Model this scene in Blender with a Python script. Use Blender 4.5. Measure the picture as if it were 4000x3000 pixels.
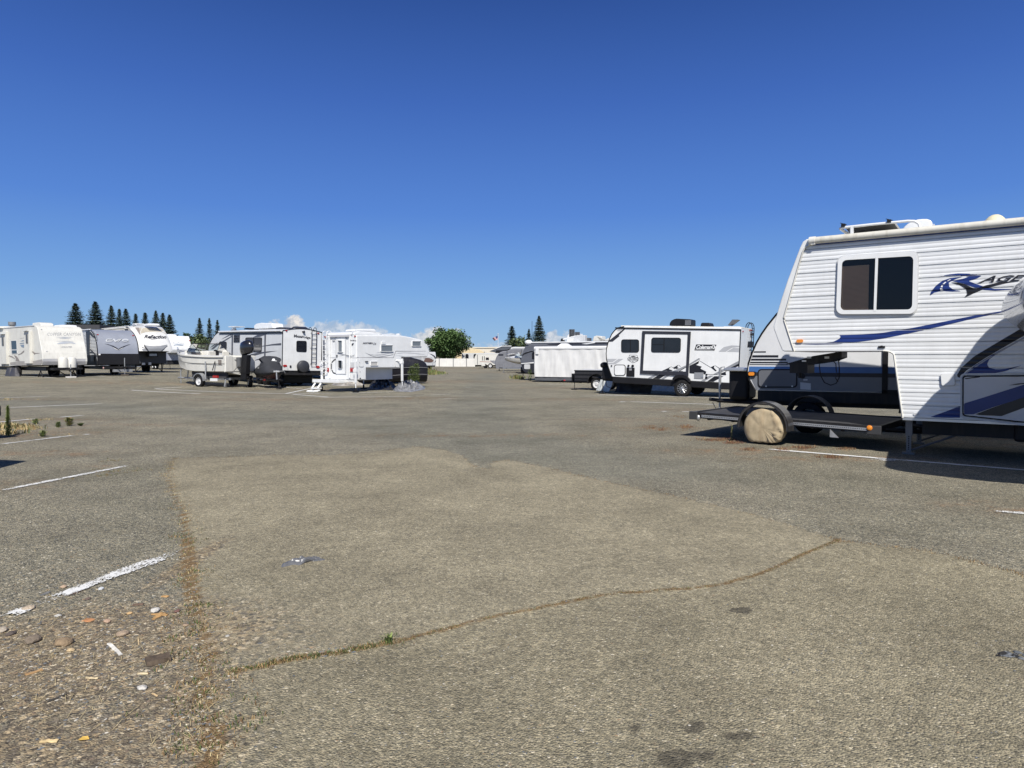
import bpy, math, random
import numpy as np
from mathutils import Vector, Matrix, noise
from mathutils.bvhtree import BVHTree
from mathutils.geometry import tessellate_polygon

for o in list(bpy.data.objects): bpy.data.objects.remove(o)
SC = bpy.context.scene
COL = SC.collection
R = math.radians
F = 2700.0
PITCH = math.atan(100/2700)
CAMP = Vector((0, 0, 1.6))

# ---------------- camera, sky, sun, exposure ----------------
cam = bpy.data.cameras.new('camera'); cam.sensor_width = 36; cam.lens = 36*F/4000
cam.clip_start = .05; cam.clip_end = 20000
camo = bpy.data.objects.new('camera', cam); COL.objects.link(camo)
camo.location = CAMP; camo.rotation_euler = (math.pi/2-PITCH, 0, 0)
SC.camera = camo
SUNV = Vector((.12, -.95, 1.0)).normalized()
w = bpy.data.worlds.new('World'); SC.world = w; w.use_nodes = True
nt = w.node_tree; nt.nodes.clear()
sky = nt.nodes.new('ShaderNodeTexSky'); sky.sky_type = 'NISHITA'; sky.sun_disc = False
sky.sun_elevation = math.asin(SUNV.z); sky.sun_rotation = math.atan2(SUNV.x, SUNV.y)
sky.altitude = 20; sky.air_density = 1.0; sky.dust_density = .35; sky.ozone_density = 5.0
geo_ = nt.nodes.new('ShaderNodeTexCoord'); sx_ = nt.nodes.new('ShaderNodeSeparateXYZ'); nt.links.new(geo_.outputs['Generated'], sx_.inputs[0])
rp_ = nt.nodes.new('ShaderNodeValToRGB'); el_ = rp_.color_ramp.elements           # clear-sky colour by height above the horizon
for i_, (q_, c_) in enumerate([(0, (.27,.48,.73)), (.035, (.235,.43,.72)), (.09, (.16,.35,.71)), (.20, (.078,.215,.64)), (.34, (.040,.124,.47)), (.46, (.018,.068,.30)), (.75, (.020,.045,.14)), (1, (.02,.04,.11))]):
    e_ = el_[i_] if i_ < 2 else el_.new(q_)
    e_.position = q_; e_.color = (*c_, 1)
nt.links.new(sx_.outputs['Z'], rp_.inputs[0])
# low clouds on the horizon, part of the sky: outline height and opacity by compass direction
def _m(op, a, b=None, c=None):
    t = nt.nodes.new('ShaderNodeMath'); t.operation = op
    for i, v in enumerate((a, b, c)):
        if v is None: continue
        if isinstance(v, (int, float)): t.inputs[i].default_value = v
        else: nt.links.new(v, t.inputs[i])
    return t.outputs[0]
def _c(f, a, b):
    t = nt.nodes.new('ShaderNodeMix'); t.data_type = 'RGBA'
    for i, v in ((0, f), (6, a), (7, b)):
        if isinstance(v, tuple): t.inputs[i].default_value = (*v, 1)
        elif isinstance(v, (int, float)): t.inputs[i].default_value = v
        else: nt.links.new(v, t.inputs[i])
    return t.outputs[2]
AZ = _m('ARCTAN2', sx_.outputs['X'], sx_.outputs['Y']); EL = _m('DIVIDE', _m('ARCSINE', sx_.outputs['Z']), .08)
def cramp(pts):
    a0, a1 = [math.atan((q[0]-2000)/2700) for q in (pts[0], pts[-1])]
    r = nt.nodes.new('ShaderNodeValToRGB'); e = r.color_ramp.elements; r.color_ramp.interpolation = 'B_SPLINE' if False else 'LINEAR'
    for i, (px, py, op) in enumerate(pts):
        a = math.atan((px-2000)/2700); pos = (a-a0)/(a1-a0); k = e[i] if i < 2 else e.new(pos); k.position = pos
        k.color = (math.atan((1400-py)/2700*math.cos(a))/.08, op, 0, 1)
    nt.links.new(_m('DIVIDE', _m('SUBTRACT', AZ, a0), a1-a0), r.inputs[0])
    s = nt.nodes.new('ShaderNodeSeparateColor'); nt.links.new(r.outputs[0], s.inputs[0]); return s.outputs[0], s.outputs[1]
CA = cramp([(980,1400,0),(1000,1300,.6),(1030,1286,.85),(1055,1266,.9),(1080,1258,.95),(1100,1256,.95),(1120,1250,1),(1135,1236,1),(1150,1232,1),(1165,1239,1),(1180,1252,.9),(1195,1268,.7),(1215,1276,.5),(1235,1268,.5),(1280,1262,.52),(1350,1259,.55),(1420,1264,.52),(1470,1273,.45),(1490,1285,.5),(1510,1300,.55),(1550,1310,.5),(1590,1312,.5),(1610,1307,.55),(1640,1294,.7),(1670,1286,.8),(1695,1278,.85),(1715,1278,.85),(1735,1288,.7),(1760,1296,.6),(1790,1290,.6),(1815,1300,.5),(1840,1330,.2)])
CB = cramp([(1840,1330,.2),(1870,1352,.3),(1900,1350,.4),(1925,1345,.4),(1945,1347,.4),(1975,1341,.4),(1995,1347,.3),(2020,1385,.1),(2100,1385,.1),(2118,1320,.5),(2135,1310,.6),(2155,1304,.65),(2175,1303,.65),(2195,1307,.6),(2215,1303,.6),(2240,1312,.55),(2280,1326,.45),(2330,1345,.3),(2420,1362,.15),(2500,1400,0)])
isB = _m('GREATER_THAN', AZ, math.atan((1840-2000)/2700))
TOP = _m('ADD', _m('MULTIPLY', CA[0], _m('SUBTRACT', 1, isB)), _m('MULTIPLY', CB[0], isB)); OPA = _m('ADD', _m('MULTIPLY', CA[1], _m('SUBTRACT', 1, isB)), _m('MULTIPLY', CB[1], isB))
def _n(sc, det, rough=.55, dz=0):
    t = nt.nodes.new('ShaderNodeTexNoise'); t.inputs['Scale'].default_value = sc; t.inputs['Detail'].default_value = det; t.inputs['Roughness'].default_value = rough
    mp = nt.nodes.new('ShaderNodeMapping'); mp.inputs['Location'].default_value = (0, 0, dz); nt.links.new(geo_.outputs['Generated'], mp.inputs[0]); nt.links.new(mp.outputs[0], t.inputs['Vector']); return t.outputs[0]
puff = _m('ADD', _m('MULTIPLY', _m('SUBTRACT', _n(70, 5), .5), .42), _m('MULTIPLY', _m('SUBTRACT', _n(200, 4), .5), .16))
edge = _m('SUBTRACT', _m('ADD', _m('ADD', TOP, .03), puff), EL)
cm = nt.nodes.new('ShaderNodeMapRange'); cm.interpolation_type = 'SMOOTHSTEP'; nt.links.new(edge, cm.inputs[0]); cm.inputs[1].default_value = -.01; cm.inputs[2].default_value = .09
CF = _m('MULTIPLY', _m('MULTIPLY', cm.outputs[0], OPA), _m('GREATER_THAN', sx_.outputs['Y'], 0)); 
lit = nt.nodes.new('ShaderNodeMapRange'); nt.links.new(_m('ADD', _n(110, 5, .6, .004), _m('MULTIPLY', edge, -.25)), lit.inputs[0]); lit.inputs[1].default_value = .36; lit.inputs[2].default_value = .58
ccol = _c(lit.outputs[0], (.44,.46,.54), (.90,.83,.78))
SKYC = _c(CF, rp_.outputs[0], ccol)
sc_ = nt.nodes.new('ShaderNodeMix'); sc_.data_type = 'RGBA'; sc_.blend_type = 'MULTIPLY'; sc_.inputs[0].default_value = 1; sc_.inputs[7].default_value = (7.4, 7.4, 7.4, 1)
nt.links.new(SKYC, sc_.inputs[6])
mx_ = nt.nodes.new('ShaderNodeMix'); mx_.data_type = 'RGBA'; mx_.inputs[0].default_value = .90
bg = nt.nodes.new('ShaderNodeBackground'); bg.inputs[1].default_value = .11
wo = nt.nodes.new('ShaderNodeOutputWorld')
bk_ = nt.nodes.new('ShaderNodeMapRange'); nt.links.new(sx_.outputs['Y'], bk_.inputs[0])   # behind the camera, round the sun, the sky is paler
for i_, v_ in zip((1, 2, 3, 4), (-.5, .1, .8, .9)): bk_.inputs[i_].default_value = v_
nt.links.new(bk_.outputs[0], mx_.inputs[0])
nt.links.new(sky.outputs[0], mx_.inputs[6]); nt.links.new(sc_.outputs[2], mx_.inputs[7]); nt.links.new(mx_.outputs[2], bg.inputs[0]); nt.links.new(bg.outputs[0], wo.inputs[0])
sl = bpy.data.lights.new('sun', 'SUN'); sl.energy = 4.6; sl.angle = R(.53); sl.color = (1, .955, .88)
so = bpy.data.objects.new('sun', sl); COL.objects.link(so)
so.rotation_euler = SUNV.to_track_quat('Z', 'Y').to_euler()
SC.view_settings.view_transform = 'Standard'; SC.view_settings.look = 'None'
SC.view_settings.exposure = 0.3; SC.view_settings.gamma = 1.0
SC.render.engine = 'CYCLES'
SC.cycles.transparent_max_bounces = 12

# ---------------- photo geometry helpers ----------------
def ray(px, py):
    d = Vector(((px-2000)/F, 1, (1500-py)/F))
    c, s = math.cos(PITCH), math.sin(PITCH)
    return Vector((d.x, d.y*c+d.z*s, -d.y*s+d.z*c))
def sst(t):
    t = max(0., min(1., t)); return t*t*(3-2*t)
def hz(x, y):
    return .46*sst((-x-12)/14)*sst((y-30)/14)
def G(px, py, dz=0):
    r = ray(px, py); z = dz
    for _ in range(12):
        t = (z-CAMP.z)/r.z; p = CAMP+r*t
        z = hz(p.x, p.y)+dz
    return Vector((p.x, p.y, z))
def crop(x0, y0, s): return lambda x, y: (x0+x*s, y0+y*s)
c1 = crop(0,1150,.21097); c2 = crop(320,1150,.21097); c3 = crop(660,1200,.217); c4 = crop(900,1220,.20492)
c5 = crop(1240,1240,.23508); c6 = crop(1640,1200,.18987); c7 = crop(1980,1220,.22604); c8 = crop(2360,1220,.28933)
d1 = crop(2650,820,.61031); d2 = crop(0,1440,.36166); d3 = crop(0,2000,.60271); d4 = crop(2650,1400,.45208)
d5 = crop(3300,1000,.42194); d6 = crop(1100,1700,.45208); d7 = crop(3200,820,.36166)
e1 = crop(1230,1270,.22152); e3 = crop(2400,2200,.72333); e4 = crop(2000,1500,.36166); e5 = crop(960,1380,.10852)
dd = crop(0, 0, 1.80832)

class Fr:
    """a thing's own frame: x along its side, y into its depth, z up"""
    def __init__(s, px, Y, head, tilt=0, roll=0):
        x = ray(px, 1400).x*Y; z = hz(x, Y)
        s.M = Matrix.Translation((x, Y, z)) @ Matrix.Rotation(R(head), 4, 'Z') @ Matrix.Rotation(R(tilt), 4, 'Y') @ Matrix.Rotation(R(roll), 4, 'X')
        s.I = s.M.inverted()
    def _r(s, p):
        return s.I @ CAMP, s.I.to_3x3() @ ray(*p)
    def pt(s, p, axis, val):
        o, d = s._r(p); t = (val-o[axis])/d[axis]; return o+d*t
    def S(s, p, y=0):
        q = s.pt(p, 1, y); return (q.x, q.z)
    def X(s, p, x=0):
        q = s.pt(p, 0, x); return (q.y, q.z)
    def Z(s, p, z=0):
        q = s.pt(p, 2, z); return (q.x, q.y)

# ---------------- materials ----------------
MATS = {}
def P(name, col, rough=.5, metal=0., var=.06, scale=2., bump=0., bscale=60., spec=.5, coat=0., dirt=0., dcol=(.25,.2,.14), alpha=1., trans=0.):
    if name in MATS: return MATS[name]
    m = bpy.data.materials.new(name); m.use_nodes = True
    n = m.node_tree; b = n.nodes['Principled BSDF']; L = n.links.new
    b.inputs['Roughness'].default_value = rough; b.inputs['Metallic'].default_value = metal
    b.inputs['Specular IOR Level'].default_value = spec; b.inputs['Coat Weight'].default_value = coat
    b.inputs['Alpha'].default_value = alpha
    tc = n.nodes.new('ShaderNodeTexCoord')
    nz = n.nodes.new('ShaderNodeTexNoise'); nz.inputs['Scale'].default_value = scale; nz.inputs['Detail'].default_value = 6
    L(tc.outputs['Object'], nz.inputs['Vector'])
    mr = n.nodes.new('ShaderNodeMapRange'); mr.inputs['From Min'].default_value = .3; mr.inputs['From Max'].default_value = .7
    mr.inputs['To Min'].default_value = 1-var; mr.inputs['To Max'].default_value = 1+var
    L(nz.outputs[0], mr.inputs[0])
    mu = n.nodes.new('ShaderNodeMix'); mu.data_type = 'RGBA'; mu.blend_type = 'MULTIPLY'; mu.inputs[0].default_value = 1
    mu.inputs[6].default_value = (*col, 1); L(mr.outputs[0], mu.inputs[7])
    out = mu.outputs[2]
    if dirt:
        mp = n.nodes.new('ShaderNodeMapping'); mp.inputs['Scale'].default_value = (7, 7, .8)
        L(tc.outputs['Object'], mp.inputs[0])
        n2 = n.nodes.new('ShaderNodeTexNoise'); n2.inputs['Scale'].default_value = 1.6; n2.inputs['Detail'].default_value = 7
        L(mp.outputs[0], n2.inputs['Vector'])
        r2 = n.nodes.new('ShaderNodeMapRange'); r2.inputs['From Min'].default_value = .5; r2.inputs['From Max'].default_value = .8
        r2.inputs['To Max'].default_value = dirt; L(n2.outputs[0], r2.inputs[0])
        mx = n.nodes.new('ShaderNodeMix'); mx.data_type = 'RGBA'; L(r2.outputs[0], mx.inputs[0]); L(out, mx.inputs[6]); mx.inputs[7].default_value = (*dcol, 1)
        out = mx.outputs[2]
    L(out, b.inputs['Base Color'])
    if bump:
        n3 = n.nodes.new('ShaderNodeTexNoise'); n3.inputs['Scale'].default_value = bscale; n3.inputs['Detail'].default_value = 4
        L(tc.outputs['Object'], n3.inputs['Vector'])
        bp = n.nodes.new('ShaderNodeBump'); bp.inputs['Strength'].default_value = bump; bp.inputs['Distance'].default_value = .05
        L(n3.outputs[0], bp.inputs['Height']); L(bp.outputs[0], b.inputs['Normal'])
    if trans: b.inputs['Transmission Weight'].default_value = trans
    MATS[name] = m; return m
WHITE = P('white_gelcoat', (.69,.70,.70), .38, dirt=.10)
WHITE2 = P('bright_white_gelcoat', (.74,.75,.75), .3, dirt=.06)
CREAM = P('aged_cream_gelcoat', (.66,.65,.60), .5, dirt=.22)
GREYW = P('pale_grey_panel', (.55,.56,.57), .45, dirt=.12)
SILVER = P('silver_grey_cap', (.27,.29,.34), .3, dirt=.05, coat=.3)
CHAR = P('charcoal_paint', (.030,.032,.042), .4, dirt=.05, spec=.3)
DGREY = P('dark_grey_paint', (.10,.105,.115), .45, dirt=.1)
MGREY = P('mid_grey_graphic', (.25,.26,.28), .45)
LGREY = P('light_grey_graphic', (.42,.43,.45), .45)
BLACK = P('black_plastic', (.012,.012,.014), .5, var=.15, spec=.25)
STEEL = P('black_steel', (.016,.016,.018), .5, var=.2, dirt=.1, spec=.25)
GALV = P('galvanised_steel', (.40,.41,.42), .45, metal=.6, var=.15, scale=12)
ALU = P('bare_aluminium', (.62,.63,.65), .35, metal=.85, var=.1)
RUBBER = P('tyre_rubber', (.014,.014,.015), .85, var=.25, scale=8, dirt=.15, dcol=(.08,.07,.06), spec=.2)
NAVY = P('navy_vinyl', (.012,.032,.165), .35, var=.12)
VBLACK = P('black_vinyl', (.012,.012,.016), .35)
SILV = P('silver_vinyl', (.33,.34,.38), .35)
TAUPE = P('taupe_graphic', (.25,.22,.20), .45)
AMBER = P('amber_lens', (.75,.25,.02), .2, coat=.5)
RED = P('red_lens', (.35,.02,.02), .25, coat=.4)
ROOFW = P('rubber_roof', (.66,.65,.60), .7, dirt=.35)
def glassmat(name, tint, tr):
    m = bpy.data.materials.new(name); m.use_nodes = True; n = m.node_tree; n.nodes.clear(); L = n.links.new
    o = n.nodes.new('ShaderNodeOutputMaterial'); mx = n.nodes.new('ShaderNodeMixShader')
    t = n.nodes.new('ShaderNodeBsdfTransparent'); t.inputs[0].default_value = (*tint, 1)
    g = n.nodes.new('ShaderNodeBsdfGlossy'); g.inputs['Roughness'].default_value = .03
    fr = n.nodes.new('ShaderNodeFresnel'); fr.inputs[0].default_value = 1.38
    L(fr.outputs[0], mx.inputs[0]); L(t.outputs[0], mx.inputs[1]); L(g.outputs[0], mx.inputs[2]); L(mx.outputs[0], o.inputs[0])
    MATS[name] = m; return m
TINT = glassmat('tinted_glass', (.78,.78,.78), .3)
CLEAR = glassmat('clear_glass', (.75,.82,.84), .8)
DARKG = P('dark_window_glass', (.012,.013,.017), .05, var=.35, scale=1.5, spec=.5)

# ---------------- mesh builder ----------------
class MB:
    def __init__(s): s.v = []; s.f = []
    def add(s, vs, fs):
        n = len(s.v); s.v += [tuple(a) for a in vs]; s.f += [tuple(i+n for i in f) for f in fs]; return s
    def box(s, x0, y0, z0, x1, y1, z1):
        vs = [(x0,y0,z0),(x1,y0,z0),(x1,y1,z0),(x0,y1,z0),(x0,y0,z1),(x1,y0,z1),(x1,y1,z1),(x0,y1,z1)]
        return s.add(vs, [(0,3,2,1),(4,5,6,7),(0,1,5,4),(1,2,6,5),(2,3,7,6),(3,0,4,7)])
    def prism(s, poly, a, b, axis='y'):
        n = len(poly)
        mk_ = {'y': lambda p, d: (p[0], d, p[1]), 'x': lambda p, d: (d, p[0], p[1]), 'z': lambda p, d: (p[0], p[1], d)}[axis]
        vs = [mk_(p, a) for p in poly]+[mk_(p, b) for p in poly]
        fs = [tuple(range(n)), tuple(range(2*n-1, n-1, -1))]+[(i, i+n, (i+1) % n+n, (i+1) % n) for i in range(n)]
        return s.add(vs, fs)
    def loft(s, rings, closed=True, caps=True):
        n = len(rings[0]); vs = [p for r_ in rings for p in r_]; fs = []
        for k in range(len(rings)-1):
            for i in range(n if closed else n-1):
                j = (i+1) % n; fs.append((k*n+i, k*n+j, (k+1)*n+j, (k+1)*n+i))
        if caps and closed: fs += [tuple(range(n-1, -1, -1)), tuple(range((len(rings)-1)*n, len(rings)*n))]
        return s.add(vs, fs)
    def tube(s, pts, r, n=8, r2=None):
        pts = [Vector(p) for p in pts]; rings = []
        for i, p in enumerate(pts):
            d = (pts[min(i+1, len(pts)-1)]-pts[max(i-1, 0)]).normalized()
            u = d.cross(Vector((0, 0, 1)))
            if u.length < .05: u = d.cross(Vector((0, 1, 0)))
            u.normalize(); v = d.cross(u)
            rr_ = r if r2 is None else r+(r2-r)*i/max(1, len(pts)-1)
            rings.append([p+u*rr_*math.cos(2*math.pi*k/n)+v*rr_*math.sin(2*math.pi*k/n) for k in range(n)])
        return s.loft(rings)
    def rev(s, prof, c, ax='y', n=24, caps=True):
        rings = []
        for r_, h in prof:
            ring = []
            for k in range(n):
                a = 2*math.pi*k/n; x, y = r_*math.cos(a), r_*math.sin(a)
                ring.append({'y': (c[0]+x, c[1]+h, c[2]+y), 'z': (c[0]+x, c[1]+y, c[2]+h), 'x': (c[0]+h, c[1]+x, c[2]+y)}[ax])
            rings.append(ring)
        return s.loft(rings, caps=caps)
    def ball(s, c, rx, ry, rz, n=12, jit=0., seed=0):
        rings = []
        for i in range(n//2+1):
            t = math.pi*i/(n//2); ring = []
            for k in range(n):
                a = 2*math.pi*k/n; d = Vector((math.sin(t)*math.cos(a), math.sin(t)*math.sin(a), -math.cos(t)))
                q = 1+jit*noise.noise(d*1.7+Vector((seed*3.1, seed, 0)))*2
                ring.append((c[0]+d.x*rx*q, c[1]+d.y*ry*q, c[2]+d.z*rz*q))
            rings.append(ring)
        return s.loft(rings, caps=False)
    def build(s, name, mat, parent=None, smooth=False, bevel=0., seg=2):
        me = bpy.data.meshes.new(name); me.from_pydata(s.v, [], s.f); me.validate(); me.update()
        import bmesh
        bm = bmesh.new(); bm.from_mesh(me); bmesh.ops.remove_doubles(bm, verts=bm.verts, dist=1e-5)
        bmesh.ops.recalc_face_normals(bm, faces=bm.faces); bm.to_mesh(me); bm.free()
        if mat: me.materials.append(mat)
        o = bpy.data.objects.new(name, me); COL.objects.link(o)
        if parent: o.parent = parent
        if smooth: me.shade_smooth() if smooth == 1 else me.set_sharp_from_angle(angle=R(smooth))
        if smooth and smooth != 1:
            for p in me.polygons: p.use_smooth = True
            me.set_sharp_from_angle(angle=R(smooth))
        if bevel:
            b = o.modifiers.new('b', 'BEVEL'); b.width = bevel; b.segments = seg; b.limit_method = 'ANGLE'; b.angle_limit = R(35); b.harden_normals = False
        return o
def tag(o, label=None, cat=None, group=None, kind=None):
    for k, v in (('label', label), ('category', cat), ('group', group), ('kind', kind)):
        if v: o[k] = v
    return o
def thing(name, label, cat, M=None, group=None):
    o = bpy.data.objects.new(name, None); COL.objects.link(o); o.empty_display_size = .3
    if M is not None: o.matrix_world = M if isinstance(M, Matrix) else Matrix.Translation(M)
    return tag(o, label, cat, group)
def bvh_of(o, M):
    me = o.data
    return BVHTree.FromPolygons([M @ v.co for v in me.vertices], [tuple(p.vertices) for p in me.polygons])
def hit(bvh, p, off=0.):
    r = ray(*p).normalized(); h = bvh.ray_cast(CAMP, r)
    if h[0] is None: return None
    n = h[1]
    if n.dot(r) > 0: n = -n
    return h[0]+n*off, n
def rrq(q, r, inset=0., n=5):
    """rounded rectangle (radius and inset in photo px) inside quad bl,br,tr,tl"""
    bl, br, tr, tl = [Vector(p) for p in q]
    w_ = ((br-bl).length+(tr-tl).length)/2; h_ = ((tl-bl).length+(tr-br).length)/2
    r = max(.01, min(r-inset*.5, w_/2.05, h_/2.05)); out = []
    for cx, cy, a0 in ((inset+r, inset+r, 180), (w_-inset-r, inset+r, 270), (w_-inset-r, h_-inset-r, 0), (inset+r, h_-inset-r, 90)):
        for k in range(n+1):
            a = R(a0+90*k/n); u = (cx+r*math.cos(a))/w_; v = (cy+r*math.sin(a))/h_
            p = bl*(1-u)*(1-v)+br*u*(1-v)+tr*u*v+tl*(1-u)*v; out.append((p.x, p.y))
    return out
def q4(c, x0, y0, x1, y1): return [c(x0, y1), c(x1, y1), c(x1, y0), c(x0, y0)]
def qp(c, *pts): return [c(*p) for p in pts]
class On:
    """puts traced parts on the real surface of a body"""
    def __init__(s, root, body, fr):
        s.root = root; s.fr = fr; s.bvh = bvh_of(body, fr.M)
    @classmethod
    def plane(cls, root, fr, y):
        o = cls.__new__(cls); o.root = root; o.fr = fr; q = [(-30, y, -2), (30, y, -2), (30, y, 9), (-30, y, 9)]
        o.bvh = BVHTree.FromPolygons([fr.M @ Vector(p) for p in q], [(0, 1, 2, 3)]); return o
    def proj(s, polypx):
        hs_ = [hit(s.bvh, p) for p in polypx]
        ok = [h for h in hs_ if h]
        if not ok: return None, None
        n = sum((h[1] for h in ok), Vector()).normalized()
        c = sum((h[0] for h in ok), Vector())/len(ok)
        pts = []
        for p, h in zip(polypx, hs_):
            if h: pts.append(h[0])
            else:
                r_ = ray(*p); t = (c-CAMP).dot(n)/r_.dot(n); pts.append(CAMP+r_*t)
        return pts, n
    def stick(s, polypx, d0, d1, name, mat, parent=None, flat=True, bevel=0, label=None):
        pts, n = s.proj(polypx)
        if pts is None: return None
        if flat:
            c = sum(pts, Vector())/len(pts)
            pts = [p-n*(p-c).dot(n) for p in pts]
        A = [s.fr.I @ (p+n*d0) for p in pts]; B = [s.fr.I @ (p+n*d1) for p in pts]
        m = MB(); k = len(A)
        m.add(A+B, [tuple(range(k)), tuple(range(2*k-1, k-1, -1))]+[(i, (i+1) % k, (i+1) % k+k, i+k) for i in range(k)])
        o = m.build(name, mat, parent or s.root, bevel=bevel)
        if label: o['label'] = label
        return o
    def ring(s, outer, inner, d0, d1, name, mat, parent=None):
        pts, n = s.proj(outer+inner)
        c = sum(pts, Vector())/len(pts); pts = [p-n*(p-c).dot(n) for p in pts]
        k = len(outer); A = [s.fr.I @ (p+n*d0) for p in pts]; B = [s.fr.I @ (p+n*d1) for p in pts]
        fs = []
        for i in range(k):
            j = (i+1) % k
            fs += [(2*k+i, 2*k+j, 3*k+j, 3*k+i), (i, j, 2*k+j, 2*k+i), (k+i, k+j, 3*k+j, 3*k+i), (i, j, k+j, k+i)]
        return MB().add(A+B, fs).build(name, mat, parent or s.root)
    def window(s, q, r=8, fw=3, frame=None, glass=None, bars=(), name='window', d=.02, r_in=None):
        outer = rrq(q, r); inner = rrq(q, r, fw)
        f = s.ring(outer, inner, .001, d, name, frame or BLACK)
        if f:
            s.stick(inner, .001, d*.45, 'pane', glass or DARKG, f)
            for b in bars: s.stick(b, d*.5, d*1.05, 'mullion', frame or BLACK, f)
        return f
    def hatch(s, q, r=6, fw=2, mat=None, rim=None, name='hatch_door', d=.015):
        f = s.stick(rrq(q, r, 0), .001, d*.5, name, rim or LGREY)
        if f: s.stick(rrq(q, r, fw), d*.5+.001, d, 'panel', mat or WHITE, f)
        return f
    def decal(s, polys, name, mat, off=.004, step=None, parent=None):
        """thin vinyl hugging the surface; polys = list of photo outlines"""
        if len(polys) > 1 and not any(k in name for k in ('letter', 'landscape', 'logo', 'badge', 'mountain', 'print', 'emblem')):
            return [s.decal([q], name, mat, off, step, parent) for q in polys][0]
        m = MB()
        for poly in polys:
            ys = [p[1] for p in poly]; xs = [p[0] for p in poly]
            st = step or max(.6, (max(ys)-min(ys))/40.)
            nr = max(1, int(math.ceil((max(ys)-min(ys))/st)))
            def inter(y):
                o = []
                for i in range(len(poly)):
                    a, b = poly[i], poly[(i+1) % len(poly)]
                    if (a[1] > y) != (b[1] > y): o.append(a[0]+(y-a[1])/(b[1]-a[1])*(b[0]-a[0]))
                return sorted(o)
            prev = None
            eps = 1e-3
            rows = []
            for i in range(nr+1):
                y = min(ys)+eps+(max(ys)-min(ys)-2*eps)*i/nr; rows.append((y, inter(y)))
            for (ya, A), (yb, B) in zip(rows, rows[1:]):
                if len(A) != len(B):
                    ym = (ya+yb)/2; C = inter(ym)
                    A = B = C
                for j in range(0, len(A)-1, 2):
                    wd = max(A[j+1]-A[j], B[j+1]-B[j]); nc = max(1, int(wd/14))
                    for k in range(nc):
                        t0, t1 = k/nc, (k+1)/nc
                        quad = [(A[j]+(A[j+1]-A[j])*t0, ya), (A[j]+(A[j+1]-A[j])*t1, ya), (B[j]+(B[j+1]-B[j])*t1, yb), (B[j]+(B[j+1]-B[j])*t0, yb)]
                        hh = [hit(s.bvh, p, off) for p in quad]
                        if all(hh):
                            m.add([s.fr.I @ h[0] for h in hh], [(0, 1, 2, 3)])
        if not m.f: return None
        me = bpy.data.meshes.new(name); me.from_pydata(m.v, [], m.f); me.update(); me.materials.append(mat)
        o = bpy.data.objects.new(name, me); COL.objects.link(o); o.parent = parent or s.root
        return o
    def text(s, txt, q, mat, shear=0., bold=0., off=.006, name='lettering', parent=None, space=1., res=2):
        vs, fs = text_mesh(txt, shear, bold, space, res)
        if not vs: return None
        bl, br, tr, tl = [Vector(p) for p in q]; vv = []
        for u, v in vs:
            p = bl*(1-u)*(1-v)+br*u*(1-v)+tr*u*v+tl*(1-u)*v
            h = hit(s.bvh, p, off)
            if h is None: return None
            vv.append(s.fr.I @ h[0])
        me = bpy.data.meshes.new(name); me.from_pydata([tuple(v) for v in vv], [], fs); me.update(); me.materials.append(mat)
        o = bpy.data.objects.new(name, me); COL.objects.link(o); o.parent = parent or s.root
        return o
def text_mesh(txt, shear=0., bold=0., space=1., res=2):
    cu = bpy.data.curves.new('t', 'FONT'); cu.body = txt; cu.shear = shear; cu.offset = bold; cu.resolution_u = res
    cu.space_character = space; cu.fill_mode = 'FRONT'
    o = bpy.data.objects.new('t', cu); COL.objects.link(o)
    dg = bpy.context.evaluated_depsgraph_get(); me = bpy.data.meshes.new_from_object(o.evaluated_get(dg))
    vs = [(v.co.x, v.co.y) for v in me.vertices]; fs = [tuple(p.vertices) for p in me.polygons]
    bpy.data.objects.remove(o)
    if not vs: return [], []
    x0, x1 = min(v[0] for v in vs), max(v[0] for v in vs); y0, y1 = min(v[1] for v in vs), max(v[1] for v in vs)
    return [((x-x0)/(x1-x0), (y-y0)/(y1-y0)) for x, y in vs], fs
def copy_tree(o, parent=None):
    c = o.copy(); COL.objects.link(c)
    if parent is not None: c.parent = parent
    for ch in list(o.children): copy_tree(ch, c)
    return c

def arc(m, cx, cz, ro, ri, y0, y1, a0=0, a1=180, n=16, ez=1.0):
    P4 = []
    for k in range(n+1):
        a = R(a0+(a1-a0)*k/n); c, s_ = math.cos(a), math.sin(a)
        P4.append([(cx+ro*c, y0, cz+ro*s_*ez), (cx+ro*c, y1, cz+ro*s_*ez), (cx+ri*c, y1, cz+ri*s_*ez), (cx+ri*c, y0, cz+ri*s_*ez)])
    return m.loft(P4)
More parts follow.
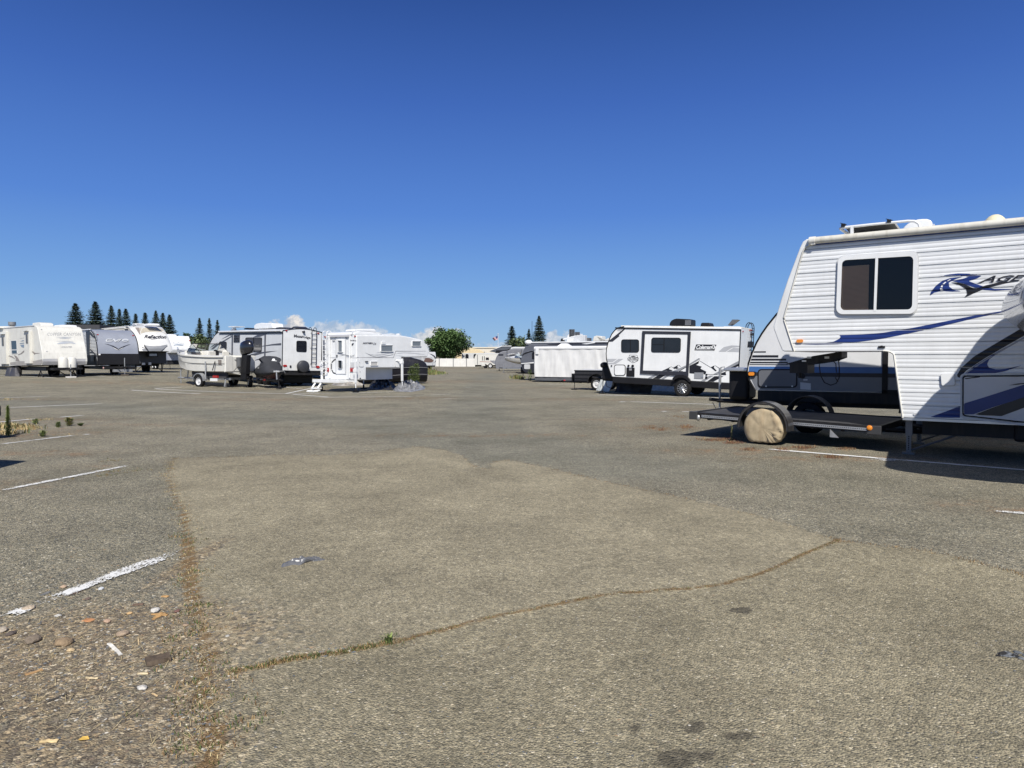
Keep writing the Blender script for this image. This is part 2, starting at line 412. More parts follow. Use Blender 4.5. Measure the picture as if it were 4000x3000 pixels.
# ---------------- running gear shared by trailers ----------------
def wheel(root, x, y, r=.34, w_=.22, rim='white', side=-1, z=None):
    """side=-1: outer face towards -y"""
    z = r if z is None else z; c = (x, y, z)
    wr = bpy.data.objects.new('wheel', None); COL.objects.link(wr); wr.parent = root
    h = w_/2
    m = MB(); m.rev([(r*.62, -h), (r*.8, -h*1.02), (r*.95, -h*.9), (r, -h*.6), (r*1.0, h*.6), (r*.95, h*.9), (r*.8, h*1.02), (r*.62, h), (r*.62, -h)], c, 'y', 32, False)
    m.build('tyre', RUBBER, wr, smooth=40)
    rm = {'white': P('white_wheel_paint', (.6,.6,.6), .4), 'alu': ALU, 'dark': BLACK}[rim]
    m = MB(); m.rev([(r*.63, side*h*.9), (r*.57, side*h*.95), (r*.54, side*h*.55), (r*.36, side*h*.35), (r*.22, side*h*.6), (r*.2, side*h*.8), (.001, side*h*.82)], c, 'y', 24, False)
    if rim == 'alu':
        for k in range(12):
            a = 2*math.pi*k/12
            m.tube([(x+r*.15*math.cos(a), y+side*h*.75, z+r*.15*math.sin(a)), (x+r*.58*math.cos(a), y+side*h*.85, z+r*.58*math.sin(a))], .011, 5)
        m2 = MB(); m2.rev([(r*.58, side*h*.6), (.01, side*h*.6)], c, 'y', 24); m2.build('brake_drum', BLACK, wr)
        m = MB()
        for k in range(12):
            a = 2*math.pi*k/12
            m.tube([(x+r*.1*math.cos(a), y+side*h*.8, z+r*.1*math.sin(a)), (x+r*.6*math.cos(a+.06), y+side*h*.9, z+r*.6*math.sin(a+.06))], .014, 5)
        m.rev([(r*.14, side*h*.7), (r*.12, side*h*.98), (.001, side*h)], c, 'y', 16, False)
        m.rev([(r*.63, side*h*.85), (r*.58, side*h*.95), (r*.56, side*h*.7)], c, 'y', 32, False)
    m.build('rim', rm, wr, smooth=35)
    return wr
def jack(root, x, y, top, mat=None, base=0., r=.03, foot=.13):
    m = MB(); m.tube([(x, y, base+.05), (x, y, base+(top-base)*.55)], r*.75, 10); m.tube([(x, y, base+(top-base)*.5), (x, y, top)], r, 10)
    m.box(x-foot, y-foot, base, x+foot, y+foot, base+.05)
    m.tube([(x, y, top), (x+.04, y, top+.02), (x+.12, y-.02, top+.03), (x+.12, y-.02, top-.06)], .012, 6)
    return m.build('tongue_jack', mat or GALV, root, smooth=40)
def tongue(root, x0, x1, yc, z, half=.7, mat=None):
    """A-frame from chassis at x0 to coupler at x1"""
    m = MB(); s_ = 1 if x1 > x0 else -1
    for q in (-1, 1):
        m.tube([(x0-s_*.3, yc+q*half, z), (x1, yc+q*.04, z)], .05, 4)
    m.tube([(x1-s_*.05, yc, z), (x1+s_*.22, yc, z+.03)], .045, 8)
    m.box(min(x0+s_*.15, x0+s_*.25), yc-half*.9, z-.03, max(x0+s_*.15, x0+s_*.25), yc+half*.9, z+.03)
    return m.build('tongue_frame', mat or STEEL, root)
def chassis(root, x0, x1, W, z0, z1, mat=None):
    m = MB()
    for y in (.35, W-.43): m.box(x0, y, z0, x1, y+.08, z1)
    n = max(2, int((x1-x0)/1.2))
    for k in range(n+1):
        x = x0+(x1-x0-.06)*k/n; m.box(x, .43, z0+.02, x+.06, W-.43, z1-.02)
    return m.build('chassis', mat or STEEL, root)
def ac_unit(root, x, y, z, L=.95, W=.7, H=.32, mat=None, rev=False):
    """streamlined rooftop air conditioner shroud"""
    prof = [(0, 0), (0, H*.45), (L*.06, H*.72), (L*.2, H*.93), (L*.4, H), (L*.93, H*.97), (L*.98, H*.85), (L, .0)]
    if rev: prof = [(L-a, b) for a, b in prof][::-1]
    m = MB(); m.prism([(x+a, z+b) for a, b in prof], y, y+W, 'y')
    o = m.build('air_conditioner', mat or WHITE2, root, bevel=.045, seg=3)
    xs = x+L+.002 if not rev else x-.002
    g = MB()
    for k in range(5): g.box(min(xs, xs-.004)-.002, y+.08, z+H*(.2+.12*k), max(xs, xs-.004)+.002, y+W-.08, z+H*(.24+.12*k))
    g.build('grille', BLACK, o)
    return o
def roof_vent(root, x, y, z, s_=.36, h=.12, mat=None):
    m = MB(); m.loft([[(x-s_/2, y-s_/2, z), (x+s_/2, y-s_/2, z), (x+s_/2, y+s_/2, z), (x-s_/2, y+s_/2, z)],
                      [(x-s_*.46, y-s_*.46, z+h*.8), (x+s_*.46, y-s_*.46, z+h*.8), (x+s_*.46, y+s_*.46, z+h*.8), (x-s_*.46, y+s_*.46, z+h*.8)],
                      [(x-s_*.3, y-s_*.3, z+h), (x+s_*.3, y-s_*.3, z+h), (x+s_*.3, y+s_*.3, z+h), (x-s_*.3, y+s_*.3, z+h)]])
    return m.build('roof_vent', mat or WHITE2, root, bevel=.01)
def ladder(root, pl, pr, z0, z1, out, mat, n=8, top=None):
    """pl, pr: (x,y) rail feet on the wall; out: offset vector; hooks over the roof"""
    m = MB(); rails = []
    for p in (pl, pr):
        a = Vector((p[0]+out[0], p[1]+out[1], z0)); b = Vector((a.x, a.y, z1)); t = top or .18
        arc = [b+Vector((-out[0]*3*(1-math.cos(k*math.pi/6))/2, -out[1]*3*(1-math.cos(k*math.pi/6))/2, t*math.sin(k*math.pi/6))) for k in range(7)]
        m.tube([a]+arc, .018, 7); rails.append(a)
        for z in (z0+.05, (z0+z1)/2, z1-.1): m.tube([(p[0], p[1], z), (a.x, a.y, z)], .012, 5)
    for k in range(n):
        z = z0+.05+(z1-z0-.05)*k/(n-1)
        m.tube([(rails[0].x, rails[0].y, z), (rails[1].x, rails[1].y, z)], .014, 6)
    return m.build('ladder', mat, root, smooth=40)
# ---------------- ground ----------------
def seg_dist(PX, PY, pts):
    d = np.full(PX.shape, 1e9)
    for (ax, ay), (bx, by) in zip(pts, pts[1:]):
        vx, vy = bx-ax, by-ay; L2 = vx*vx+vy*vy+1e-9
        t = np.clip(((PX-ax)*vx+(PY-ay)*vy)/L2, 0, 1)
        d = np.minimum(d, np.hypot(PX-ax-t*vx, PY-ay-t*vy))
    return d
def inside(PX, PY, poly):
    r = np.zeros(PX.shape, bool); n = len(poly)
    for i in range(n):
        (ax, ay), (bx, by) = poly[i], poly[(i+1) % n]
        c = ((ay > PY) != (by > PY)) & (PX < (bx-ax)*(PY-ay)/(by-ay+1e-12)+ax); r ^= c
    return r
def g2(p): q = G(*p); return (q.x, q.y)
left_edge = [g2(dd(*p)) for p in [(375,990),(362,1030),(378,1070),(398,1110),(405,1170),(408,1230),(418,1300),(440,1370),(456,1420),(432,1480),(448,1530),(468,1590),(438,1659),(430,1800),(445,2100)]]
top_edge = [g2(dd(*p)) for p in [(375,990),(500,988),(610,983),(700,984),(780,980),(850,972),(900,965),(960,972),(1000,985),(1025,1008),(1060,1015),(1062,1000),(1090,993),(1180,1010),(1300,1040),(1400,1060),(1500,1082),(1600,1105),(1700,1132),(1810,1167)]]
crack = [g2(dd(*p)) for p in [(1810,1167),(1775,1182),(1740,1195),(1690,1220),(1640,1240),(1560,1262),(1500,1270),(1400,1277),(1300,1285),(1180,1310),(1050,1335),(980,1355),(920,1370),(840,1390),(730,1410),(620,1425),(560,1442),(500,1450)]]
edge2 = [g2(dd(*p)) for p in [(1810,1167),(1880,1177),(2000,1190),(2100,1212),(2212,1242),(2400,1300)]]
P1 = top_edge+crack[1:]+[left_edge[8]]+left_edge[7:0:-1]
P2 = crack[::-1]+edge2[1:]+[(12, 4.0), (12, -6), (-1.2, -6)]+left_edge[:8:-1]
def axis(lo, hi, c, a, h):
    t0, t1 = math.asinh((lo-c)/a), math.asinh((hi-c)/a); n = int((t1-t0)/(h/a))
    return c+a*np.sinh(np.linspace(t0, t1, n))
gx = axis(-900, 900, 0, 4.5, .066); gy = axis(-60, 1500, 4.0, 4.5, .066)
PX, PY = np.meshgrid(gx, gy)
def wob(sc, seed):
    return (np.sin(PX*sc+seed)+np.sin(PY*sc*1.13+seed*2.3)+np.sin((PX+PY)*sc*.71+seed*1.7)+np.sin((PX-PY*1.3)*sc*1.9+seed))/4
smo = lambda t: np.clip(t, 0, 1)**2*(3-2*np.clip(t, 0, 1))
PZ = .46*smo((-PX-12)/14)*smo((PY-30)/14)
def sdf(poly): return np.where(inside(PX, PY, poly), 1, -1)*seg_dist(PX, PY, poly+[poly[0]])
s1 = sdf(P1); s2 = sdf(P2)
patch = np.clip(.5+s1/.30, 0, 1); low = np.clip(.5+s2/.30, 0, 1)
PZ += np.where(PY < 25, .006*np.clip(s1/.15, 0, 1), 0)
# crack soil and debris
dcr = np.minimum(seg_dist(PX, PY, crack), seg_dist(PX, PY, left_edge))
dcr2 = np.minimum(seg_dist(PX, PY, top_edge), seg_dist(PX, PY, edge2))
soil = np.clip(1-dcr/.06, 0, 1)+.62*np.clip(1-dcr2/.07, 0, 1)
soil += .6*np.clip(1-seg_dist(PX, PY, left_edge[3:])/.14, 0, 1)*np.clip(.5+wob(5.3, 2), 0, 1)
debris = np.zeros(PX.shape)
for px, py, rx, ry in [(480,2480,1.0,.62),(150,2700,.6,.4),(250,2560,.8,.55),(60,2560,.7,.6),(690,2440,.22,.5),(735,2200,.10,.8),(690,2700,.3,.4),(560,2900,.5,.3),(180,2900,.5,.3)]:
    x, y = g2((px, py)); debris = np.maximum(debris, np.exp(-(((PX-x)/rx)**2+((PY-y)/ry)**2)))
stall = np.zeros(PX.shape)
# weedy brown zones under and along the parked rows
nR = (.5*PX+.866*PY); aR = (.866*PX-.5*PY)
for px, py, rx, ry in [(2950,1760,2.2,.7),(3300,1790,2.2,.45),(2560,1670,1.5,1.0),(2480,1640,2,.8),(2700,1600,2,1.),(2900,1700,1.5,1.),(2200,1515,4,1.5),(2350,1560,4,1.2),(2050,1490,5,2.5),(1900,1455,6,4),(1740,1490,5,4),(1780,1440,8,8),(1600,1555,4,1.5),(1450,1520,6,1.2),(1200,1520,5,1.5),(1080,1560,4,1.4),(760,1490,5,1.),(880,1540,4,1.2),(600,1480,6,1.4),(350,1480,6,1.2),
                       (60,1700,2.2,1.2),(180,1640,2.2,1.),(250,1690,1.2,.6),(150,1770,1.6,.5),(320,1775,.6,.2),(520,1660,2,.5),(280,1680,1.5,.6),(30,1560,4,1.2),(30,1900,.6,.4),(80,1880,.5,.2),(320,1820,.5,.25),(4000,1980,1,.5),(4000,1720,3,1.5),(1900,1700,3,.5)]:
    x, y = g2((px, py)); stall = np.maximum(stall, np.exp(-(((PX-x)/rx)**2+((PY-y)/ry)**2)))
stain = np.zeros(PX.shape)
for px, py, rx, ry in [(2635,2965,.085,.05),(2745,2955,.045,.04),(2490,2855,.045,.035),(2705,2845,.045,.035),(2895,2385,.06,.06),(2880,2870,.10,.04),(2950,2885,.06,.03),(3250,2310,.45,.25),(1450,1880,.5,.5),(1330,2075,.4,.3),(1250,2150,.35,.3)]:
    x, y = g2((px, py)); k = .5 if rx > .3 else 2.4
    stain = np.maximum(stain, (.5 if (py in (2870, 2885)) else 1)*k*np.exp(-(((PX-x)/rx)**2+((PY-y)/ry)**2)*1.3))
tyre = np.exp(-((seg_dist(PX, PY, [(-2.5, 80), (-1.8, 40), (-1.2, 22), (-.6, 12)]))/1.3)**2)+np.exp(-((seg_dist(PX, PY, [(-26, 30), (-12, 22), (-3, 17), (2, 10)]))/1.4)**2)
ny, nx = PX.shape
co = np.stack([PX, PY, PZ], -1).reshape(-1, 3).astype(np.float32)
ii = np.arange(ny*nx).reshape(ny, nx); quads = np.stack([ii[:-1, :-1], ii[:-1, 1:], ii[1:, 1:], ii[1:, :-1]], -1).reshape(-1, 4)
me = bpy.data.meshes.new('ground'); me.vertices.add(len(co)); me.vertices.foreach_set('co', co.ravel())
me.loops.add(quads.size); me.loops.foreach_set('vertex_index', quads.ravel().astype(np.int32))
me.polygons.add(len(quads)); me.polygons.foreach_set('loop_start', np.arange(0, quads.size, 4, dtype=np.int32)); me.update(calc_edges=True)
for nm, A in (('patch', patch), ('low', low), ('soil', soil), ('debris', debris), ('stall', stall), ('stain', stain), ('wheelway', np.clip(tyre, 0, 1))):
    at = me.attributes.new(nm, 'FLOAT', 'POINT'); at.data.foreach_set('value', A.ravel().astype(np.float32))
me.shade_smooth()
go = bpy.data.objects.new('ground', me); COL.objects.link(go); tag(go, kind='structure')

def ground_mat():
    m = bpy.data.materials.new('worn_asphalt'); m.use_nodes = True; n = m.node_tree; L = n.links.new
    b = n.nodes['Principled BSDF']; b.inputs['Roughness'].default_value = .9; b.inputs['Specular IOR Level'].default_value = .25
    N = n.nodes.new
    geo = N('ShaderNodeNewGeometry'); POS = geo.outputs['Position']
    def attr(k): a = N('ShaderNodeAttribute'); a.attribute_name = k; return a.outputs['Fac']
    def nz(sc, det=5, rough=.6, vec=None):
        t = N('ShaderNodeTexNoise'); t.inputs['Scale'].default_value = sc; t.inputs['Detail'].default_value = det; t.inputs['Roughness'].default_value = rough
        L(vec or POS, t.inputs['Vector']); return t.outputs[0]
    def vor(sc, out='Color', feat='F1'):
        t = N('ShaderNodeTexVoronoi'); t.feature = feat; t.inputs['Scale'].default_value = sc; L(POS, t.inputs['Vector']); return t.outputs[out]
    def mr(x, a, b_, c=0., d=1., cl=True):
        t = N('ShaderNodeMapRange'); t.clamp = cl
        for i, v in zip((1, 2, 3, 4), (a, b_, c, d)): t.inputs[i].default_value = v
        L(x, t.inputs[0]); return t.outputs[0]
    def ma(op, a, b_):
        t = N('ShaderNodeMath'); t.operation = op
        for i, v in enumerate((a, b_)):
            if isinstance(v, (int, float)): t.inputs[i].default_value = v
            else: L(v, t.inputs[i])
        return t.outputs[0]
    def mix(f, a, b_, bl='MIX'):
        t = N('ShaderNodeMix'); t.data_type = 'RGBA'; t.blend_type = bl
        for i, v in ((0, f), (6, a), (7, b_)):
            if isinstance(v, (int, float)): t.inputs[i].default_value = v
            elif isinstance(v, tuple): t.inputs[i].default_value = (*v, 1)
            else: L(v, t.inputs[i])
        return t.outputs[2]
    def ramp(x, stops):
        t = N('ShaderNodeValToRGB'); t.color_ramp.interpolation = 'LINEAR'; e = t.color_ramp.elements
        while len(e) > 1: e.remove(e[-1])
        e[0].position = stops[0][0]; e[0].color = (*stops[0][1], 1)
        for p_, c_ in stops[1:]:
            k = e.new(p_); k.color = (*c_, 1)
        L(x, t.inputs[0]); return t.outputs[0]
    sep = N('ShaderNodeSeparateColor'); L(vor(95), sep.inputs[0])            # ~1 cm aggregate
    sep2 = N('ShaderNodeSeparateColor'); L(vor(210), sep2.inputs[0])         # fine aggregate
    stones = ramp(sep.outputs[0], [(0, (.022,.026,.032)), (.25, (.07,.075,.078)), (.42, (.19,.18,.15)), (.6, (.245,.225,.172)), (.78, (.31,.27,.20)), (.93, (.38,.34,.26)), (.98, (.55,.50,.42)), (1, (.80,.76,.68))])
    fine = ramp(sep2.outputs[1], [(0, (.055,.057,.052)), (.3, (.155,.15,.122)), (.6, (.25,.23,.178)), (.88, (.37,.33,.25)), (1, (.7,.65,.55))])
    binder = mix(nz(6), (.145,.14,.118), (.19,.178,.142))
    shown = mr(sep.outputs[1], .28, .34)                                      # which stones show
    agg = mix(ma('MULTIPLY', shown, .95), fine, stones)
    old = mix(.24, agg, binder)
    tan = mix(.45, mix(ma('MULTIPLY', mr(sep.outputs[1], .5, .58), .9), fine, stones), mix(nz(3), (.218,.203,.155), (.275,.254,.19)))
    lowc = mix(.52, agg, mix(nz(2.4), (.222,.205,.152), (.285,.262,.19)))
    tan = mix(1., tan, (.93,.93,.95), 'MULTIPLY'); lowc = mix(1., lowc, (.93,.93,.95), 'MULTIPLY')
    jag = ma('MULTIPLY', ma('SUBTRACT', nz(5, 9, .75), .5), 1.1)
    wp = mr(ma('ADD', attr('patch'), jag), .46, .54); wl = mr(ma('ADD', attr('low'), jag), .46, .54)
    old = mix(1., old, (.94,.965,1.02), 'MULTIPLY')
    greyer = mix(.40, old, (.142,.150,.140))
    base = mix(mr(ma('ADD', attr('wheelway'), ma('MULTIPLY', ma('SUBTRACT', nz(1.2), .5), .8)), .2, .8), old, greyer)
    base = mix(mr(nz(.35, 6), .45, .62), base, mix(1., base, (.86,.87,.86), 'MULTIPLY'))
    c = mix(wp, base, tan); c = mix(wl, c, lowc)
    c = mix(1., c, mr(nz(.9, 8, .7), .3, .7, .74, 1.20), 'MULTIPLY')
    c = mix(1., c, mr(nz(.16, 4), .3, .7, .9, 1.08), 'MULTIPLY')
    big = N('ShaderNodeSeparateColor'); L(vor(46), big.inputs[0])             # loose 2 cm gravel in the littered corner
    bst = ramp(big.outputs[0], [(0, (.05,.055,.06)), (.25, (.13,.13,.125)), (.5, (.22,.20,.16)), (.75, (.32,.27,.19)), (.93, (.45,.38,.27)), (1, (.65,.6,.5))])
    bf = ma('MULTIPLY', mr(ma('ADD', attr('debris'), ma('MULTIPLY', ma('SUBTRACT', nz(5, 6, .7), .5), .7)), .15, .6), mr(big.outputs[1], .35, .4))
    c = mix(ma('MULTIPLY', bf, .9), c, mix(1., bst, (.85,.85,.88), 'MULTIPLY'))
    gap_shade = mr(vor(46, 'Distance', 'DISTANCE_TO_EDGE'), .0, .10)  # shade between the gravel stones, darkened into the colour
    c = mix(ma('MULTIPLY', bf, .75), c, mix(gap_shade, mix(.6, c, (.05,.045,.04)), c))
    rust = mr(ma('MULTIPLY', attr('stall'), ma('MULTIPLY', mr(nz(2.3, 8, .7), .44, .66), mr(nz(16, 8, .8), .40, .60))), .10, .55)
    c = mix(ma('MULTIPLY', rust, .62), c, mix(nz(30, 4), (.16,.075,.04), (.30,.175,.09)))
    c = mix(ma('MULTIPLY', mr(attr('stall'), .1, .8), .25), c, mix(1., c, (.84,.76,.70), 'MULTIPLY'))
    db = mr(ma('ADD', attr('debris'), ma('MULTIPLY', ma('SUBTRACT', nz(9, 8, .75), .5), .9)), .35, .75)
    c = mix(ma('MULTIPLY', db, .20), c, mix(nz(70, 3), (.14,.085,.045), (.30,.20,.10)))
    so_ = mr(ma('ADD', attr('soil'), ma('MULTIPLY', ma('SUBTRACT', nz(24, 6, .7), .5), 1.3)), .45, .85)
    c = mix(ma('MULTIPLY', so_, .85), c, mix(nz(60, 4), (.075,.048,.025), (.22,.145,.07)))
    st = mr(ma('ADD', attr('stain'), ma('MULTIPLY', ma('SUBTRACT', nz(26, 6, .7), .5), .8)), .45, .75)
    c = mix(ma('MULTIPLY', st, .7), c, (.045,.042,.038))
    c = mix(1., c, mr(big.outputs[2], 0, 1, .80, 1.20), 'MULTIPLY')
    md_ = N('ShaderNodeSeparateColor'); L(vor(17), md_.inputs[0]); c = mix(1., c, mr(md_.outputs[0], 0, 1, .90, 1.10), 'MULTIPLY')
    c = mix(1., c, (1.24,1.19,1.04), 'MULTIPLY')
    L(c, b.inputs['Base Color'])
    hgt = ma('ADD', ma('MULTIPLY', vor(95, 'Distance'), ma('ADD', ma('MULTIPLY', attr('patch'), .006), -.013)), ma('ADD', ma('MULTIPLY', nz(260, 2), .002), ma('MULTIPLY', nz(30, 4), .006)))
    bp = N('ShaderNodeBump'); bp.inputs['Strength'].default_value = .75; bp.inputs['Distance'].default_value = 1.
    L(hgt, bp.inputs['Height']); L(bp.outputs[0], b.inputs['Normal'])
    return m
me.materials.append(ground_mat())

# ---------------- painted lines ----------------
def line_mat(name, wear):
    m = bpy.data.materials.new(name); m.use_nodes = True; n = m.node_tree; L = n.links.new; N = n.nodes.new
    b = n.nodes['Principled BSDF']; b.inputs['Base Color'].default_value = (.72,.72,.70,1); b.inputs['Roughness'].default_value = .75
    geo = N('ShaderNodeNewGeometry')
    v = N('ShaderNodeTexVoronoi'); v.inputs['Scale'].default_value = 95; L(geo.outputs[0], v.inputs['Vector'])
    s_ = N('ShaderNodeSeparateColor'); L(v.outputs['Color'], s_.inputs[0])
    z = N('ShaderNodeTexNoise'); z.inputs['Scale'].default_value = 5; z.inputs['Detail'].default_value = 8; z.inputs['Roughness'].default_value = .75; L(geo.outputs[0], z.inputs['Vector'])
    a = N('ShaderNodeAttribute'); a.attribute_name = 'edge'
    t = N('ShaderNodeMath'); t.operation = 'MULTIPLY_ADD'; L(s_.outputs[1], t.inputs[0]); t.inputs[1].default_value = .30; L(z.outputs[0], t.inputs[2])
    t2 = N('ShaderNodeMath'); t2.operation = 'ADD'; L(t.outputs[0], t2.inputs[0]); L(a.outputs['Fac'], t2.inputs[1])
    r = N('ShaderNodeMapRange'); r.inputs[1].default_value = 1.05-wear; r.inputs[2].default_value = 1.12-wear; r.inputs[3].default_value = 1; r.inputs[4].default_value = 0; L(t2.outputs[0], r.inputs[0])
    L(r.outputs[0], b.inputs['Alpha'])
    return m
LM = [line_mat('line_paint', .17), line_mat('worn_line_paint', .36), line_mat('faint_line_paint', .56)]
def pline(a, b, w_=.10, mat=0, curve=0):
    A, B = G(*a), G(*b); d = (B-A); Ln = d.length; d.normalize(); nrm = Vector((-d.y, d.x, 0)); k = max(2, int(Ln/.25))
    vs = []; ed = []; fs = []; rg = random.Random(int(a[0]*7+a[1]))
    for i in range(k+1):
        t = i/k; p = A.lerp(B, t)+nrm*curve*math.sin(math.pi*t)
        jw = w_*(1+.16*rg.uniform(-1, 1))
        for s_, e in ((-.62, .42), (-.32, 0), (.32, 0), (.62, .42)):
            q = p+nrm*jw*s_; vs.append((q.x, q.y, hz(q.x, q.y)+.010)); ed.append(e+(.3 if i in (0, k) else 0))
    for i in range(k):
        for j in range(3): fs.append((4*i+j, 4*i+4+j, 4*i+5+j, 4*i+1+j))
    m_ = bpy.data.meshes.new('painted_line'); m_.from_pydata(vs, [], fs); m_.update(); m_.materials.append(LM[mat])
    at = m_.attributes.new('edge', 'FLOAT', 'POINT'); at.data.foreach_set('value', ed)
    o = bpy.data.objects.new('painted_line', m_); COL.objects.link(o); tag(o, kind='structure'); return o
for L_ in [(d4(780,788),(4150,1850),.12,0),((3851,1996),(4300,2030),.12,1),((2258,1548),(2480,1545.5),.12,1),((2330,1542),(2900,1556.5),.12,0),(e4(1140,200),e4(1245,190),.3,1),(e4(1240,192),e4(2212,224),.12,0),
           (e4(1590,300),e4(1720,297),.3,1),(e4(1830,299),e4(1945,303),.12,0),(e4(1945,303),(3300,1640),.1,0),(e4(580,78),e4(720,76),.12,1),((2100,1501),(2249,1501),.11,0),((2088,1490),(2206,1492.5),.1,1),(c7(150,1165),c7(205,1165),.2,1),
           (d2(-30,1330),d2(1410,1047),.12,1),(d2(-60,828),d2(860,716),.12,1),(d2(870,716),d2(1000,712),.1,1),(d2(-120,590),d2(390,545),.12,0),(d2(605,530),d2(910,508),.12,0),(d2(70,424),d2(1100,381),.12,0),
           (d2(-60,322),d2(540,298),.1,0),(d2(-60,338),d2(60,334),.12,1),((132,2368),(699,2155),.145,1),((10,2420),(140,2366),.12,1),((-30,1466),(209,1475),.12,0),(d2(1415,190),d2(2180,275),.12,0),((604,1490),(1115,1539),.12,0),
           ((1112,1539.5),(1254,1508.5),.11,0),((1120,1539.5),(1300,1537),.12,0),((1140,1541),(1300,1553),.12,0),((1240,1552.5),(1611,1550),.12,0),((1611,1549),(1660,1546),.1,1),((1670,1545),(1770,1539),.1,1),((1230,1537.5),(1275,1537.5),.1,0),
           ((1362,1536.5),(1550,1530.5),.1,0),((990,1499),(1100,1511.5),.1,0),((1105,1512),(1187,1521),.1,1),((1154,1484),(1257,1490.5),.1,0),((1700,1560),(1790,1556),.1,1),((1690,1487),(1760,1486),.12,1),((1640,1527),(1690,1525),.1,1),((1800,1515),(1850,1513),.1,1),
           (c2(1330,1608),c2(1890,1650),.1,0),(c2(200,1508),c2(430,1522),.1,0),((1950,1457),(2010,1457),.15,1),((2080,1478),(2120,1478),.14,1),(d4(1690,885),d4(1900,872),.35,1)]:
    pline(*L_)
# ================= corrugated fifth wheel (nearest, right) =================
fr = Fr(3526, 11.31, -35.6)
root = thing('fifth_wheel_trailer', 'white corrugated fifth wheel with blue and black swoosh lettering, nearest big trailer at the right', 'fifth wheel trailer', fr.M)
S = fr.S
top_l = S((3172, 948)); ZR = (top_l[1]+S((3990, 871))[1])/2
noseL = S(d1(680, 690)); noseB = S(d1(745, 905)); ZB = S((3526, 1632))[1]; ZG = noseB[1]
XE = 8.2
archx = S(d1(1380, 930)); foot = (S((3526, 1632))[0])
prof = [top_l]+[S(q_) for q_ in qp(d1, (818,242),(803,265),(763,400),(718,560))]+[noseL, noseB]
ax, az = S(d1(1310, 905))
arch = [(ax, ZG)]+[(ax+(archx[0]-ax)*math.sin(t*math.pi/8), ZG-(ZG-archx[1])*(1-math.cos(t*math.pi/8))) for t in range(1, 5)]
prof += arch+[(foot, ZB), (XE, ZB-.02), (XE, ZR)]
prof[0] = (top_l[0], ZR)
m = MB(); m.prism([(x, z) for x, z in prof], .03, 2.46, 'y'); shell = m.build('shell', WHITE, root)
# corrugated side skin: real ribs
def zoff(z):
    t = ((z-ZB) % .205)/.205
    return -.007*abs(math.sin(t*3*math.pi))**.6*(1 if t > .06 else 0) + (.022 if t < .055 else 0) - (.004 if t > .94 else 0)
def siding(poly, nm, mat, y0=.0, z0=None, z1=None, extra=0.):
    z0 = min(p[1] for p in poly) if z0 is None else z0; z1 = max(p[1] for p in poly) if z1 is None else z1
    n = int((z1-z0)/.0065); rows = []
    for i in range(n+1):
        z = z0+1e-4+(z1-z0-2e-4)*i/n; xs = []
        for k in range(len(poly)):
            a, b = poly[k], poly[(k+1) % len(poly)]
            if (a[1] > z) != (b[1] > z): xs.append(a[0]+(z-a[1])/(b[1]-a[1])*(b[0]-a[0]))
        rows.append((z, sorted(xs)))
    m = MB()
    for (za, A), (zb, B) in zip(rows, rows[1:]):
        if len(A) != len(B): A = B = (A if len(A) <= len(B) else B)
        for j in range(0, len(A)-1, 2):
            m.add([(A[j], y0+zoff(za)-extra, za), (A[j+1], y0+zoff(za)-extra, za), (B[j+1], y0+zoff(zb)-extra, zb), (B[j], y0+zoff(zb)-extra, zb)], [(0, 1, 2, 3)])
    if not m.v: return None
    return m.build(nm, mat, root, smooth=30)
SIDING = P('white_aluminium_siding', (.72,.735,.745), .28, dirt=.13, dcol=(.38,.36,.32))
sk = siding(prof, 'corrugated_siding', SIDING)
VN = NAVY
def rdecal(polys, nm, mat, ex=.004):
    allm = []
    for pl in polys:
        o = siding([S(p) for p in pl], nm, mat, extra=ex)
        if o: allm.append(o)
    if len(allm) > 1:                                     # join into one part
        m = MB()
        for o in allm:
            m.add([tuple(v.co) for v in o.data.vertices], [tuple(p.vertices) for p in o.data.polygons]); bpy.data.objects.remove(o)
        return m.build(nm, mat, root, smooth=30)
    return allm[0] if allm else None
rdecal([qp(d1, (780,858),(900,855),(990,845),(1030,825),(1040,812),(1030,800),(1120,800),(1300,788),(1500,755),(1700,715),(1900,675),(2130,638),(2130,642),(1900,692),(1700,740),(1500,785),(1300,825),(1150,845),(1000,860),(880,862))], 'blue_swoosh', VN)
rdecal([qp(d7, (1280,724),(1400,697),(1500,686),(1600,688),(1680,697),(1755,712),(1700,742),(1615,768),(1680,795),(1800,835),(1900,855),(2080,852),(2080,862),(1900,872),(1760,862),(1640,825),(1540,790),(1430,768),(1560,742),(1620,720),(1540,712),(1450,708),(1380,710)),
        qp(d7, (1195,925),(1210,880),(1260,820),(1330,765),(1420,735),(1550,720),(1470,748),(1400,785),(1405,830),(1450,862),(1545,880),(1430,882),(1330,875),(1250,890))], 'swirl_initial', VN)
rdecal([qp(d7, (1420,782),(1500,785),(1580,805),(1640,835),(1690,855),(1800,815),(1950,780),(2150,770),(2000,795),(1880,825),(1760,862),(1680,895),(1620,925),(1570,945),(1600,905),(1590,865),(1560,835),(1500,805))], 'black_swirl', VBLACK, .006)
rdecal([qp(d7, (1313,880),(1345,872),(1325,845),(1305,845)), qp(d7, (1312,835),(1330,838),(1340,815),(1322,812)), qp(d7, (1332,800),(1348,804),(1375,780),(1362,776)), qp(d7, (1380,768),(1392,772),(1425,752),(1412,748))], 'road_dashes', WHITE2, .007)
on = On(root, sk, fr)
on.text("AGE'N", [d7(1700,792), d7(2420,752), d7(2450,690), d7(1760,715)], SILV, shear=.35, bold=.035, off=.007, name='lettering_outline')
on.text("AGE'N", [d7(1722,788), d7(2420,748), d7(2440,692), d7(1768,712)], VBLACK, shear=.35, bold=.012, off=.010, name='lettering')
